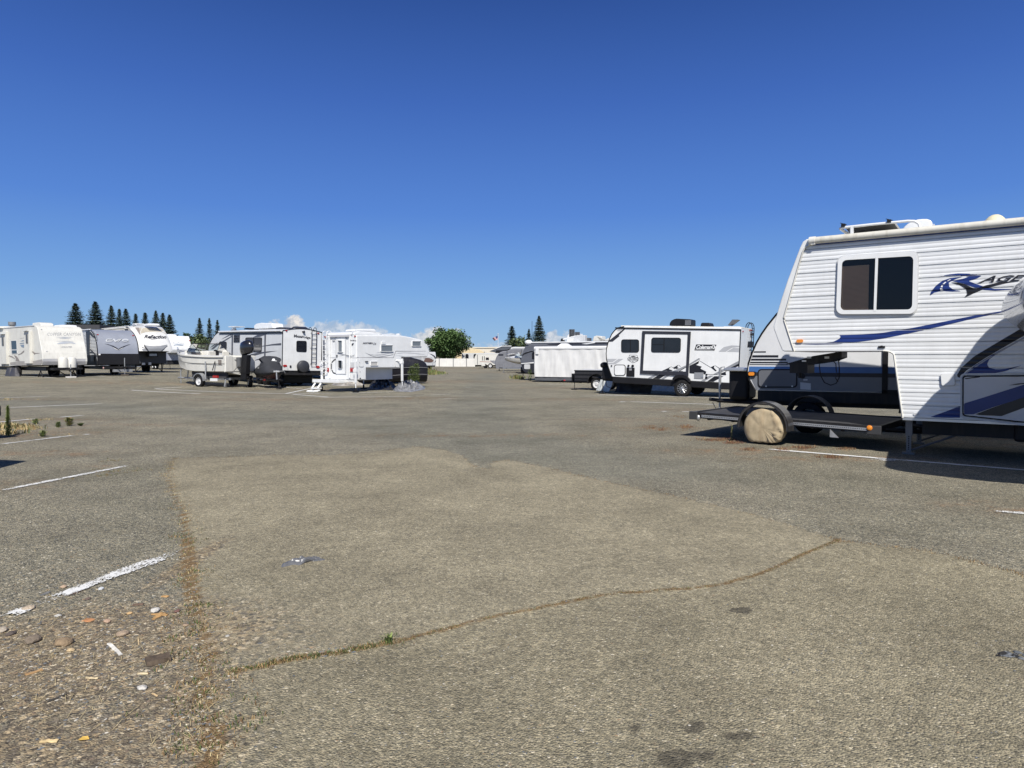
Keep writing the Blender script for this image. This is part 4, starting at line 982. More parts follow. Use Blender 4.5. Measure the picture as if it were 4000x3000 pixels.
on.decal([qp(c8, (1645,780),(1820,690),(1820,722),(1690,782)), qp(c8, (655,893),(755,836),(838,842),(745,900))], 'black_ray', BK, .006)
on2.decal([qp(c8, (770,795),(905,733),(872,765),(925,785),(912,800)), qp(c8, (925,750),(1000,710),(988,742),(1010,750),(980,765)), qp(c8, (995,803),(1108,735),(1108,803))], 'slide_mountain_graphic', BK, .005, parent=sp_)
on2.decal([qp(c8, (915,798),(1108,715),(1108,735),(985,803))], 'slide_grey_ray', MGREY, .006, parent=sp_)
on2.decal([qp(c8, (998,708),(1004,709),(1035,732),(1028,734)), qp(c8, (902,731),(908,732),(960,765),(950,766))], 'slide_outline', BK, .005, parent=sp_)
on.hatch(q4(c8, 135, 706, 290, 855), 9, 2.6, WHITE2, BLACK, d=.03)
on.stick(qp(c8, (303,745),(412,748),(410,870),(301,866)), 0, .02, 'water_heater_panel', BLACK)
on.stick(rrq(q4(c8, 340, 757, 375, 785), 1), .02, .022, 'exhaust_vent', MGREY)
for u, v, r_ in ((330,722,14),(387,724,17),(101,723,10),(1776,764,11),(1384,842,12)):
    on.stick(rrq(q4(c8, u-r_, v-r_, u+r_, v+r_), r_*.3), 0, .03, 'round_port', BLACK)
f = on.stick(qp(c8, (1219,812),(1343,812),(1340,898),(1218,893)), 0, .02, 'fuel_door', MGREY)
on.stick(rrq(q4(c8, 1312, 855, 1338, 882), 2), .02, .03, 'lock', ALU); on.stick(rrq(q4(c8, 1365, 866, 1395, 897), 1), 0, .02, 'socket_box', BLACK)
# wheels, fenders
wq = S(c8(1062,1020), -.02); wz = .0
gz = S(c8(1060,1138), .05)[1]
WR = (S(c8(1062,912), .05)[1]-gz)/2
wheel(root, wq[0], -.02, WR, .24, 'alu', z=gz+WR); wheel(root, wq[0], 2.14, WR, .24, 'alu', side=1, z=gz+WR)
m = MB(); o_ = [S(p) for p in qp(c8, (930,925),(940,885),(970,855),(1020,843),(1080,845),(1130,865),(1165,905),(1175,945))]; i_ = [S(p) for p in qp(c8, (1150,940),(1120,900),(1075,880),(1020,880),(975,900),(950,930))]
m.prism(o_+i_, -.16, .0, 'y'); m.build('fender', BLACK, root)
m = MB(); m.prism(o_, -.012, -.004, 'y'); m.build('wheel_arch', BLACK, root)
# rear wall fittings (x = XR plane faces right)
def rear(poly, d, nm, mat): 
    return on.stick(poly, 0, d, nm, mat)
lp = rear(qp(c8, (1932,472),(2015,476),(2022,395),(1942,392)), .01, 'rear_logo_plate', BLACK)
on.text('Coleman', qp(c8, (1936,455),(2014,460),(2018,408),(1944,406)), WHITE2, bold=.03, off=.016, name='rear_lettering', parent=lp)
for u, v in ((1965,240),(1982,243),(1999,246),(1872,258),(2083,270)): rear(rrq(q4(c8, u-4, v-9, u+4, v+9), 1), .03, 'clearance_lamp', RED)
rear(qp(c8, (1970,290),(2002,278),(1992,315),(1978,300)), .08, 'camera_mount', CHAR)
m = MB(); q0 = S(c8(1846,800)); m.box(XR, -.05, gz+.62, XR+.3, 2.35, gz+.74); m.build('rear_bumper', GALV, root)
ladder(root, (XR, 1.75), (XR, 2.15), gz+1.1, ZT+.05, (.09, 0), BLACK, n=6, top=.25)
# roof items
def acbox(c, pts, y0, y1, nm, mat, bev=.03):
    pp = [S(p, y0) for p in qp(c, *pts)]; m = MB(); m.prism(pp, y0, y1, 'y'); return m.build(nm, mat, root, bevel=bev)
a_ = acbox(c8, ((878,180),(885,140),(905,112),(940,92),(975,84),(1160,93),(1172,100),(1172,182)), .7, 1.45, 'air_conditioner', BLACK)
m = MB()
for k in range(9):
    q0 = S(c8(1092+k*9, 175), .69); q1 = S(c8(1092+k*9, 105), .69); m.box(q0[0], .685, q0[1], q0[0]+.012, .7, q1[1])
m.build('cooling_fins', MGREY, a_)
acbox(c8, ((1298,192),(1302,165),(1312,140),(1422,140),(1434,168),(1438,195)), .8, 1.4, 'roof_vent', BLACK)
acbox(c8, ((1590,212),(1610,188),(1830,190),(1850,215)), .7, 1.4, 'skylight', GREYW)
m = MB(); q0 = S(c8(1682,178), 1.0); q1 = S(c8(1745,100), 1.0); m.prism([q0, (q0[0]+.1, q0[1]), (q1[0]+.22, q1[1]), (q1[0], q1[1])], .8, 1.3, 'y'); m.build('raised_vent_lid', DGREY, root)
acbox(c8, ((640,205),(700,182),(1150,186),(1170,206)), .2, .9, 'solar_panel', MGREY, .005)
m = MB(); m.prism([(ol[11][0]-.2, .1), (XR, .1), (XR, 2.2), (ol[11][0]-.2, 2.2)], ZT-.02, ZT+.045, 'z'); m.build('roof', ROOFW, root, bevel=.02)
m = MB(); m.tube([(XR, .2, ZT), (XR+.02, .6, ZT+.22), (XR, 1.2, ZT+.25), (XR, 1.7, ZT+.22)], .015, 6); 
# tongue end (left)
fx = ol[4][0]
tongue(root, fx+.5, fx-.9, 1.15, .52)
m = MB(); m.box(fx-.35, .35, .45, fx+.25, 1.95, 1.12); m.build('propane_cover', BLACK, root, bevel=.12, seg=3)
m = MB(); m.ball((fx-.28, .55, 1.15), .2, .25, .15, 12); m.build('tank_lid', BLACK, root, smooth=1)
q0 = S(c7(1660,1400)); jack(root, S(c7(1660,1250), .5)[0], .5, 1.1, BLACK, base=S(c7(1660,1405), .5)[1], r=.025)
m = MB(); m.tube([(fx-.2, .5, .55), (fx-.05, .35, .2), (fx+.2, .3, .15), (fx+.45, .3, .45)], .015, 6); m.build('trailer_cable', BLACK, root, smooth=60)

# ================= black utility trailer =================
p0 = G(*c7(1165,1330)); fr = Fr(2245, 35.2, -31)
root = thing('utility_trailer', 'small black utility trailer with a fender, tucked left of the mountain graphic trailer', 'utility trailer', fr.M)
S = fr.S
b0 = S(c7(1170,1205)); b1 = S(c7(1600,1205)); zt_ = S(c7(1170,1000))[1]; zb_ = .42
m = MB(); L2_ = b1[0]+.6
m.box(b0[0], 0, zb_, L2_, .04, zt_); m.box(b0[0], 1.46, zb_, L2_, 1.5, zt_); m.box(b0[0], .04, zb_, b0[0]+.04, 1.46, zt_); m.box(L2_-.04, .04, zb_, L2_, 1.46, zt_); m.box(b0[0], .04, zb_, L2_, 1.46, zb_+.05)
body = m.build('body', P('utility_black', (.025,.025,.028), .5, dirt=.1), root)
m = MB()
for z in (zt_-.02, (zt_+zb_)/2+.08, (zt_+zb_)/2-.12, zb_+.05): m.box(b0[0]-.01, -.03, z-.02, L2_+.01, 0, z+.02)
m.build('side_rail', BLACK, root)
m = MB(); m.box(b0[0]-.02, -.05, zt_, L2_, 1.55, zt_+.03); m.build('lid', GREYW, root, bevel=.01)
m = MB(); cx = S(c7(1580,1300))[0]; o_ = [(cx+.50*math.cos(t*math.pi/10), .35+.5*math.sin(t*math.pi/10)) for t in range(11)]; i_ = [(cx+.47*math.cos(t*math.pi/10), .35+.47*math.sin(t*math.pi/10)) for t in range(10, -1, -1)]
m.prism(o_+i_, -.28, -.02, 'y'); m.build('fender', STEEL, root)
wheel(root, cx, -.15, .32, .18); wheel(root, cx, 1.65, .32, .18, side=1)
m = MB(); m.box(b0[0]-.32, .3, zb_-.02, b0[0]-.26, 1.2, zb_+.4); m.box(b0[0]-.3, .72, zb_-.08, b0[0]+.1, .78, zb_); m.box(b0[0]-.3, .3, zb_+.36, b0[0], .36, zb_+.4)
m.build('front_rack', STEEL, root)
tongue(root, b0[0], b0[0]-.9, .75, zb_-.03, .5); jack(root, b0[0]-.05, .1, .6, STEEL, r=.02)
m = MB(); m.ball((b0[0]-.95, .75, zb_+.02), .07, .06, .05, 8); m.build('coupling', RED, root, smooth=1)

# ================= white low box trailer =================
fr = Fr(2088, 47.0, -30)
root = thing('covered_trailer', 'low white box trailer with wrinkled canvas-like sides and a rounded roof edge', 'box trailer', fr.M)
S = fr.S
zt_ = S(c7(475,590))[1]; zb_ = S(c7(490,1112))[1]; xL = S(c7(470,800))[0]
m = MB(); L3 = xL+7.2
# wrinkled side walls
rows = []; ny_, nx_ = 14, 90
for j in range(ny_+1):
    z = zb_+(zt_-.22-zb_)*j/ny_
    rows.append([(xL+.04+(L3-xL-.08)*i/nx_, .0-.030*noise.noise(Vector((i*.35, j*.12, 3)))*(1-(j/ny_)**4)-.012*math.sin(i*.55+.25*j+1.5*math.sin(i*.1)), z) for i in range(nx_+1)])
m.loft(rows, closed=False, caps=False)
m.add([(xL+.04, 0.02, zb_), (xL+.04, 2.1, zb_), (xL+.04, 2.1, zt_-.2), (xL+.04, .02, zt_-.2)], [(0,1,2,3)]); m.add([(L3-.04, 0.02, zb_), (L3-.04, 2.1, zb_), (L3-.04, 2.1, zt_-.2), (L3-.04, .02, zt_-.2)], [(0,1,2,3)])
m.add([(xL+.04, 2.1, zb_), (L3-.04, 2.1, zb_), (L3-.04, 2.1, zt_-.2), (xL+.04, 2.1, zt_-.2)], [(0,1,2,3)])
m.build('side_wall', P('wrinkled_white_skin', (.70,.70,.69), .6, dirt=.15), root, smooth=50)
m = MB(); m.prism([(-.03, zt_-.22), (-.05, zt_-.1), (-.02, zt_-.03), (.08, zt_), (2.02, zt_), (2.12, zt_-.03), (2.15, zt_-.1), (2.13, zt_-.22)], xL, L3, 'x'); m.build('roof_shell', WHITE2, root, bevel=.02)
m = MB(); m.box(xL+.05, .05, zb_-.25, L3-.05, 2.05, zb_); m.build('frame', DGREY, root)
m = MB(); q0 = S(c7(525,678)); m.box(q0[0]-.1, -.08, q0[1]-.18, q0[0]+.12, -.02, q0[1]+.18); m.build('wall_vent', WHITE2, root, bevel=.02)
m = MB(); q0 = S(c7(965,545), .5); m.loft([[(q0[0]-.45, .5, zt_), (q0[0]+.45, .5, zt_), (q0[0]+.45, 1.1, zt_), (q0[0]-.45, 1.1, zt_)], [(q0[0]-.2, .65, zt_+.2), (q0[0]+.2, .65, zt_+.2), (q0[0]+.2, .95, zt_+.2), (q0[0]-.2, .95, zt_+.2)]]); m.build('roof_vent', WHITE2, root, bevel=.02)
for x in (xL+4.0, xL+4.8): wheel(root, x, .12, .33); wheel(root, x, 1.98, .33, side=1)
tongue(root, L3-.1, L3+1, 1.05, .45)

# ================= dark corrugated travel trailer =================
fr = Fr(2034, 51.0, -27)
root = thing('travel_trailer', 'long dark corrugated travel trailer with white roof edge behind the low white box trailer', 'travel trailer', fr.M)
S = fr.S
ol = [S(p) for p in qp(c7, (325,1045),(275,1000),(248,920),(240,850),(248,790),(265,720),(290,650),(318,580),(345,540),(420,522))]
zt_ = ol[-1][1]; L4 = 9.6
ol += [(L4, zt_+.12), (L4, ol[0][1])]
m = MB(); m.prism(ol, 0, 2.44, 'y'); body = m.build('body', P('slate_siding', (.115,.125,.15), .35, dirt=.06), root, bevel=.02)
m = MB()
for k in range(24):
    z = ol[0][1]+.35+k*.085
    if z > zt_-.15: break
    xx = min(p[0] for p in ol)
    for a_, b_ in zip(ol[:9], ol[1:10]):
        if min(a_[1], b_[1]) <= z <= max(a_[1], b_[1]): xx = a_[0]+(b_[0]-a_[0])*(z-a_[1])/(b_[1]-a_[1]+1e-9)
    m.tube([(xx+.05, -.002, z), (L4, -.002, z)], .022, 4)
m.build('siding_ribs', P('slate_ribs', (.17,.18,.21), .35), root)
on = On(root, body, fr)
on.decal([qp(c7, (268,735),(300,705),(380,680),(470,660),(470,672),(390,694),(310,722),(265,750))], 'black_swoosh', BLACK, .03)
on.decal([qp(c7, (248,880),(470,860),(470,880),(252,893))], 'white_stripe', WHITE2, .03)
on.decal([qp(c7, (258,900),(470,885),(470,1050),(330,1050),(290,1010))], 'lower_panel', CHAR, .03)
on.hatch(q4(c7, 300, 893, 410, 985), 4, 1, GREYW, BLACK, d=.05)
on.window(q4(c7, 440, 690, 560, 805), 4, 1, BLACK, DARKG, d=.05)
on.decal([qp(c7, (660,556),(1740,470),(1740,545),(1000,560))], 'charcoal_upper_band', CHAR, .032)
on.decal([qp(c7, (1290,545),(1480,520),(1540,512),(1520,530),(1380,552))], 'white_dart', WHITE2, .04)
m = MB(); m.box(ol[9][0]-.3, -.04, zt_-.03, L4, 2.46, zt_+.05); m.build('roof_edge', WHITE2, root)
m = MB(); q0 = S(c7(375,510), .1); m.ball((q0[0], .1, q0[1]-.05), .3, .3, .2, 10); m.build('satellite_bubble', WHITE2, root, smooth=1)
def rb(pts, y0, y1, nm, mat, bev=.03):
    pp = [S(p, y0) for p in qp(c7, *pts)]; lo = min(z for _, z in pp); pp = [(x, zt_ if z < lo+.1 else z) for x, z in pp]
    m = MB(); m.prism(pp, y0, y1, 'y'); return m.build(nm, mat, root, bevel=bev)
a_ = rb(((1030,470),(1045,400),(1070,375),(1245,368),(1255,440),(1255,475)), 1.0, 1.8, 'air_conditioner', WHITE2)
m = MB()
for k in range(6):
    q0 = S(c7(1075+k*14, 425), .99); m.box(q0[0], .985, q0[1], q0[0]+.12, 1.0, q0[1]+.55)
for k in range(5):
    q0 = S(c7(1175+k*15, 400), .99); m.box(q0[0], .985, q0[1], q0[0]+.12, 1.0, q0[1]+.25)
m.build('air_slots', DGREY, a_)
rb(((1145,475),(1160,420),(1210,392),(1345,395),(1350,470)), .4, .9, 'roof_rack', GREYW)
rb(((1350,470),(1352,438),(1415,440),(1415,470)), .8, 1.4, 'roof_hatch', DGREY)
rb(((1475,470),(1500,420),(1545,403),(1640,412),(1650,445),(1750,440),(1760,462)), 1.2, 2.0, 'roof_fairing', CREAM)
rb(((918,480),(935,452),(960,452),(972,478)), .5, .9, 'vent_cover', BLACK)
m = MB(); m.tube([fr.pt(c7(970,470), 1, .6), fr.pt(c7(1190,410), 1, .6)], .05, 6); m.build('antenna_arm', WHITE2, root)
tongue(root, ol[3][0]+.5, ol[3][0]-.8, 1.22, .5); jack(root, ol[3][0]-.1, .6, .9, STEEL)
m = MB()
m.box(ol[3][0]-.2, .3, .55, ol[3][0]+.3, 1.9, 1.0); m.build('propane_cover', STEEL, root, bevel=.1)
chassis(root, .6, L4-.3, 2.44, .42, .66)
for x in (5.2, 6.1): wheel(root, x, .16, .36); wheel(root, x, 2.28, .36, side=1)

# ================= grey covered trailer, bow boat, beige trailer =================
fr = Fr(1931, 88, -30)
root = thing('covered_travel_trailer', 'travel trailer wrapped in a fitted grey fabric cover, far along the right row', 'covered trailer', fr.M)
S = fr.S
ol = [S(p) for p in qp(c6, (1560,1265),(1545,1220),(1537,1140),(1545,1080),(1570,1010),(1600,965),(1640,925),(1700,905),(1790,897),(1860,860),(1920,845),(2110,845),(2230,850),(2230,1300))]
ol[-1] = (ol[-2][0], ol[0][1])
rings = []
for y, s_ in ((0, .0), (.12, .06), (2.3, .06), (2.42, 0)):
    rings.append([(x+(.12 if y in (0, 2.42) else 0)*(-1 if x > 3 else 1), y, z-(.12 if (y in (0, 2.42) and z > 2) else 0)) for x, z in ol])
m = MB(); m.loft(rings); body = m.build('fabric_cover', P('grey_cover_fabric', (.20,.205,.225), .85, bump=.3, bscale=3, var=.12), root)
m = MB()
for u in (1795, 2090):
    q0 = S(c6(u, 900)); q1 = S(c6(u, 1060)); m.box(q0[0]-.05, -.02, q1[1]-.3, q0[0]+.05, 0.01, q0[1]+.2)
m.build('cover_strap', DGREY, root)
m = MB()
for u in (1670, 1900):
    q0 = S(c6(u, 975)); m.box(q0[0]-.35, -.06, q0[1]-.08, q0[0]+.35, 0.0, q0[1]+.06)
m.build('cover_vent', CHAR, root)
x0 = min(p[0] for p in ol); tongue(root, x0+.5, x0-.3, 1.2, .5); jack(root, x0+.4, .5, .9, STEEL, foot=.25, r=.06)
for x in (x0+4.2, x0+5.1): wheel(root, x, .16, .36)
chassis(root, x0+.8, x0+7, 2.4, .4, .7)
def bow_rail_boat(fr, root, L=5.2, B=2.1, ht=1.05, z0=.75, hull=None, deck=None, stripe=None, topm=None):
    """runabout: bow at x=0, transom at x=L; returns hull"""
    hull = hull or CREAM; deck = deck or WHITE2; n = 14; rings = []
    for i in range(n+1):
        t = i/n; x = L*t; hw = B/2*min(1, (1-(1-t)**2.4))**.75 if t > 0 else .02; hw = max(.02, hw)
        zk = z0+(.55*(1-t)**3) ; zs = z0+ht-.22*math.sin(min(1, t*1.2)*math.pi/2)+.02; zc_ = zk+(zs-zk)*.38+.06
        c = B/2
        rings.append([(x, c, zk), (x, c-hw*.62, zk+.16*(1-.3*t)), (x, c-hw*.9, zc_), (x, c-hw*.97, (zc_+zs)/2), (x, c-hw, zs), (x, c-hw*.93, zs+.03),
                      (x, c+hw*.93, zs+.03), (x, c+hw, zs), (x, c+hw*.97, (zc_+zs)/2), (x, c+hw*.9, zc_), (x, c+hw*.62, zk+.16*(1-.3*t))])
    m = MB(); m.loft(rings); return m.build('hull', hull, root, smooth=35)
fr = Fr(1950, 78, -38)
root = thing('motorboat', 'small cream open-bow motorboat on a trailer, in front of the grey covered trailer', 'boat', fr.M)
h = bow_rail_boat(fr, root, 4.9, 2.1, .85, .85, P('cream_hull', (.62,.60,.54), .35))
m = MB(); m.loft([[(1.2, .35, 1.72), (1.2, 1.75, 1.72), (4.6, 1.9, 1.62), (4.6, .2, 1.62)], [(1.5, .6, 1.85), (1.5, 1.5, 1.85), (4.3, 1.6, 1.72), (4.3, .5, 1.72)]]); m.build('deck_moulding', WHITE2, root)
m = MB(); m.add([(2.0, .25, 1.75), (1.7, .7, 1.75), (2.1, .7, 2.25), (2.35, .35, 2.25)], [(0,1,2,3)]); m.add([(1.7, .7, 1.75), (1.7, 1.4, 1.75), (2.1, 1.4, 2.25), (2.1, .7, 2.25)], [(0,1,2,3)]); m.add([(2.0, 1.85, 1.75), (1.7, 1.4, 1.75), (2.1, 1.4, 2.25), (2.35, 1.75, 2.25)], [(0,1,2,3)]); m.add([(2.0, .25, 1.75), (3.2, .15, 1.7), (2.35, .35, 2.25)], [(0,1,2)]); m.build('windscreen', CLEAR, root)
m = MB(); m.tube([(.15, 1.05, 1.95), (.15, 1.05, 2.05), (1.3, .3, 2.15), (2.6, .15, 2.15)], .03, 6); m.tube([(.15, 1.05, 2.05), (1.3, 1.8, 2.15), (2.6, 1.95, 2.15)], .03, 6); m.build('bow_rail', ALU, root)
m = MB(); m.loft([[(3.3, .05, .95), (4.9, .05, .95), (4.9, 2.05, .95), (3.3, 2.05, .95)], [(2.9, .03, 1.7), (5.0, .03, 1.75), (5.0, 2.07, 1.75), (2.9, 2.07, 1.7)]]); m.build('dark_cover', CHAR, root)
tongue(root, .5, -.6, 1.05, .5); chassis(root, .2, 4.6, 2.1, .45, .6, GALV); jack(root, -.2, 1.05, .95, GALV); wheel(root, 3.9, .02, .33, .2); wheel(root, 3.9, 2.08, .33, .2, side=1)
m = MB(); m.box(4.75, .7, .8, 5.1, 1.4, 1.9); m.build('outboard_motor', BLACK, root, bevel=.08)

fr = Fr(1851, 112, -20)
root = thing('travel_trailer', 'boxy beige travel trailer with pinkish side stripe, far off by the white fence', 'travel trailer', fr.M)
S = fr.S; zt_ = S(c6(1170,955))[1]; zb_ = S(c6(1200,1190))[1]; x0 = S(c6(1115,1100))[0]; x1 = S(c6(1600,1100))[0]+2.0
m = MB(); m.prism([(x0+.15, zb_), (x0, zb_+.5), (x0+.1, zb_+1.3), (x0+.45, zt_), (x1, zt_), (x1, zb_)], 0, 2.4, 'y'); body = m.build('body', CREAM, root, bevel=.03)
on = On(root, body, fr)
on.decal([qp(c6, (1235,1115),(1560,1125),(1560,1133),(1235,1124))], 'pink_stripe', P('faded_pink', (.35,.16,.12), .5), .02)
on.decal([qp(c6, (1180,975),(1192,975),(1192,1180),(1182,1180))], 'dark_seam', DGREY, .02)
for a_ in (1280, 1318): on.window(q4(c6, a_, 1003, a_+22, 1098), 2.2, .8, CREAM, DARKG, d=.05)
on.window(q4(c6, 1358, 1034, 1424, 1085), .8, .7, TAUPE, DARKG, d=.05)
on.decal([qp(c6, (1440,1098),(1560,1095),(1560,1180),(1500,1150))], 'grey_wedge', MGREY, .02)
on.hatch(q4(c6, 1268, 1150, 1345, 1210), 1, .5, CREAM, GREYW, d=.04)
wheel(root, S(c6(1450,1225))[0], .1, .42, .25); wheel(root, S(c6(1380,1225))[0]-.3, .1, .36, .25, 'dark')
chassis(root, x0+.5, x1-.4, 2.4, .35, zb_, STEEL); m = MB(); m.box(x0+.1, .2, zb_-.25, x0+.3, 2.2, zb_); m.build('bumper', BLACK, root); tongue(root, x1-.2, x1+1, 1.2, .5)
m = MB(); m.box(x0+3.4, .8, zt_, x0+5.2, 1.5, zt_+.55); m.build('air_conditioner', BLACK, root, bevel=.15, seg=3)
m = MB(); m.box(x0+6.2, .5, zt_, x0+9.4, 1.8, zt_+.3); m.build('roof_box', DGREY, root, bevel=.08)
m = MB(); m.box(x0+.6, -.03, zt_-.03, x1, .0, zt_+.06); m.build('awning_roll', WHITE2, root)
# ================= truck camper on jacks =================
fr = Fr(1393, 32.6, 57)
root = thing('truck_camper', 'white truck camper standing on its jacks with cab-over bed and rear ladder', 'truck camper', fr.M)
S = fr.S; X = fr.X
ol = [S(p) for p in qp(e1, (735,970),(735,175),(1510,180),(1700,215),(1895,262),(1925,295),(2030,465),(2010,500),(1985,563),(1530,570),(1515,752),(908,755),(905,970))]
ZTc = sum(p[1] for p in ol[1:3])/2
m = MB(); m.prism(ol, 0, 2.2, 'y'); body = m.build('body', WHITE2, root, bevel=.05, seg=3)
on = On(root, body, fr)
# recessed tub that sits in a pickup bed
xa, xb = ol[12][0]+.02, ol[10][0]-.5; zb_ = S(e1(1365,950), .45)[1]
m = MB(); m.box(xa, .45, zb_, S(e1(1365,800), .45)[0], 1.75, ol[10][1]+.05); m.build('lower_tub', P('tub_white', (.55,.56,.58), .5), root)
on.decal([qp(e1, (735,573),(1385,578),(1428,462),(2028,464),(2028,458),(1424,455),(1380,571),(735,567))], 'dark_seam_line', P('seam_grey', (.13,.12,.13), .5))
on.decal([qp(e1, (875,482),(960,515),(1010,542),(1080,557),(1150,553),(1250,537),(1385,515),(1385,525),(1250,550),(1140,566),(1050,563),(980,540),(930,512))], 'charcoal_swoosh', MGREY)
on.decal([qp(e1, (960,512),(1050,522),(1180,515),(1300,495),(1400,485),(1400,492),(1300,505),(1200,527),(1100,535),(1020,530)), qp(e1, (1070,495),(1120,478),(1250,480),(1400,483),(1250,490),(1130,485)), qp(e1, (1410,512),(1480,490),(1560,483),(1700,487),(1850,505),(1950,520),(1850,512),(1700,497),(1560,492),(1480,500)), qp(e1, (1420,530),(1500,538),(1600,557),(1500,546))], 'grey_swoosh', LGREY)
on.text('NORTHERN', qp(e1, (840,335),(1020,335),(1025,303),(850,303)), P('dark_lettering', (.06,.06,.08), .4), shear=.2, bold=.03, name='lettering', off=.01)
on.text('Lite', qp(e1, (1022,348),(1080,348),(1075,300),(1040,300)), P('dark_lettering', (.06,.06,.08), .4), shear=.4, name='lettering', off=.01)
on.window(q4(e1, 1152, 350, 1370, 468), 1.5, 1.6, WHITE2, P('reflecting_glass', (.16,.18,.20), .12), d=.05)
on.window(q4(e1, 1704, 280, 1866, 374), 1.5, 1.4, WHITE2, P('reflecting_glass', (.16,.18,.20), .12), d=.05)
on.window(q4(e1, 975, 640, 1104, 712), 1, 1.2, WHITE2, P('shaded_curtain', (.45,.44,.42), .3), d=.04)
on.hatch(q4(e1, 775, 590, 858, 738), 5, .8, WHITE2, LGREY, d=.025); on.hatch(q4(e1, 775, 760, 882, 955), 4, .8, WHITE2, LGREY, d=.025); on.hatch(q4(e1, 1414, 550, 1508, 745), 4, .8, WHITE2, LGREY, d=.025)
on.stick(rrq(q4(e1, 880, 632, 928, 652), 2), 0, .06, 'cable_port', DGREY)
on.stick(rrq(q4(e1, 1170, 290, 1235, 336), 1), 0, .05, 'vent_cover', WHITE2)
for u, v in ((1424,640),(784,662),(790,824)): on.stick(rrq(q4(e1, u-4, v-4, u+4, v+4), .5), .02, .04, 'lock', DGREY)
for u, v in ((1490,718),(792,936)): on.stick(rrq(q4(e1, u-8, v-8, u+8, v+8), 1.5), .02, .05, 'latch', BLACK)
# rear wall (x=0 plane)
dr = on.stick(q4(e1, 380, 200, 550, 860), 0, .03, 'entry_door', WHITE2)
on.ring(q4(e1, 376, 196, 554, 864), q4(e1, 384, 204, 546, 856), .0, .034, 'door_seam', LGREY)
on.window(q4(e1, 423, 268, 508, 478), 1, 1.6, WHITE2, P('reflecting_glass', (.16,.18,.20), .12), d=.10)
on.window(q4(e1, 432, 622, 502, 762), 4, .8, LGREY, DARKG, d=.10)
on.stick(rrq(q4(e1, 395, 525, 412, 562), 1), .03, .07, 'door_handle', DGREY)
on.stick(rrq(q4(e1, 382, 142, 500, 160), 1), 0, .05, 'brake_lamp', RED)
for u, v in ((185,208),(713,196)): on.stick(rrq(q4(e1, u-12, v-13, u+12, v+13), 2.5), 0, .04, 'clearance_lamp', RED)
for u, v in ((234,788),(657,790)): on.stick(rrq(q4(e1, u-28, v-32, u+28, v+32), 1), 0, .04, 'tail_lamp', RED)
on.text('NORTHERN Lite', qp(e1, (628,282),(732,284),(732,262),(628,260)), P('dark_lettering', (.06,.06,.08), .4), bold=.03, name='rear_lettering', off=.01)
on.decal([qp(e1, (655,375),(648,345),(660,320),(692,318),(690,330),(668,335),(690,345),(670,355))], 'emblem', CHAR)
on.decal([qp(e1, (400,505),(470,505),(540,520),(620,532),(660,540),(720,515),(690,540),(650,550),(600,545),(520,528),(450,515)), qp(e1, (430,545),(500,540),(550,520),(500,530))], 'rear_grey_swoosh', MGREY, .035)
on.decal([qp(e1, (245,572),(375,574),(375,580),(245,578)), qp(e1, (552,573),(735,574),(735,580),(552,579))], 'seam_line', P('seam_grey', (.13,.12,.13), .5))
on.stick(qp(e1, (285,180),(612,172),(610,205),(285,210)), 0, .10, 'door_awning', P('awning_grey', (.5,.5,.52), .5))
for u in (275, 625):
    m = MB()
    a_ = on.proj([e1(u, 215), e1(u, 930)])[0]
    m.tube([fr.I @ a_[0]+Vector((-.05, 0, 0)), fr.I @ a_[1]+Vector((-.05, 0, 0))], .03, 6)
    m.build('corner_rail', WHITE2, root)
m = MB()
a_ = on.proj(qp(e1, (300,790),(325,840),(375,855)))[0]; m.tube([fr.I @ q for q in a_], .03, 6)
a_ = on.proj(qp(e1, (300,660),(340,615),(378,600)))[0]; m.tube([fr.I @ q for q in a_], .03, 6); m.build('grab_handle', BLACK, root)
on.stick(q4(e1, 290, 678, 303, 770), 0, .03, 'door_vent', DGREY); on.stick(q4(e1, 318, 250, 358, 284), 0, .04, 'porch_lamp', LGREY)
on.stick(q4(e1, 628, 655, 705, 745), 0, .02, 'access_panel', GREYW)
# ladder, bumper, steps
ya, yb = X(e1(170,600))[0], X(e1(238,600))[0]
zl = X(e1(200,850))[1]; ladder(root, (0, yb), (0, ya), zl, ZTc+.02, (-.12, 0), WHITE2, n=8, top=.18)
for k, z in enumerate((X(e1(200,780))[1], X(e1(200,650))[1])):
    m = MB(); m.tube([(-.05, ya, z), (-.3, ya, z+.05), (-.3, yb, z+.05), (-.05, yb, z)], .018, 5); m.build('storage_bracket', WHITE2, root)
q0 = X(e1(110,985)); q1 = X(e1(515,985)); zz = X(e1(300,1000))[1]
m = MB(); m.box(-.55, q1[0]-.2, zz-.02, -.02, q0[0], zz+.12); m.build('rear_bumper_step', WHITE2, root, bevel=.01)
m = MB(); m.box(-.03, .05, zz+.03, .0, 2.15, zz+.1); m.build('sill', WHITE2, root)
m = MB()
for yy_ in (q0[0]-.15, q0[0]-.55):
    pts = [(-.45, yy_, zz), (-.7, yy_, zz-.28), (-.58, yy_, zz-.42), (-.66, yy_, .05), (-1.0, yy_, .03)]
    for a_, b_ in zip(pts, pts[1:]): m.tube([a_, b_], .05, 4)
m.box(-1.0, q0[0]-.6, .0, -.72, q0[0]-.1, .05); m.box(-.75, q0[0]-.6, zz-.32, -.5, q0[0]-.1, zz-.27); m.build('folding_steps', WHITE2, root)
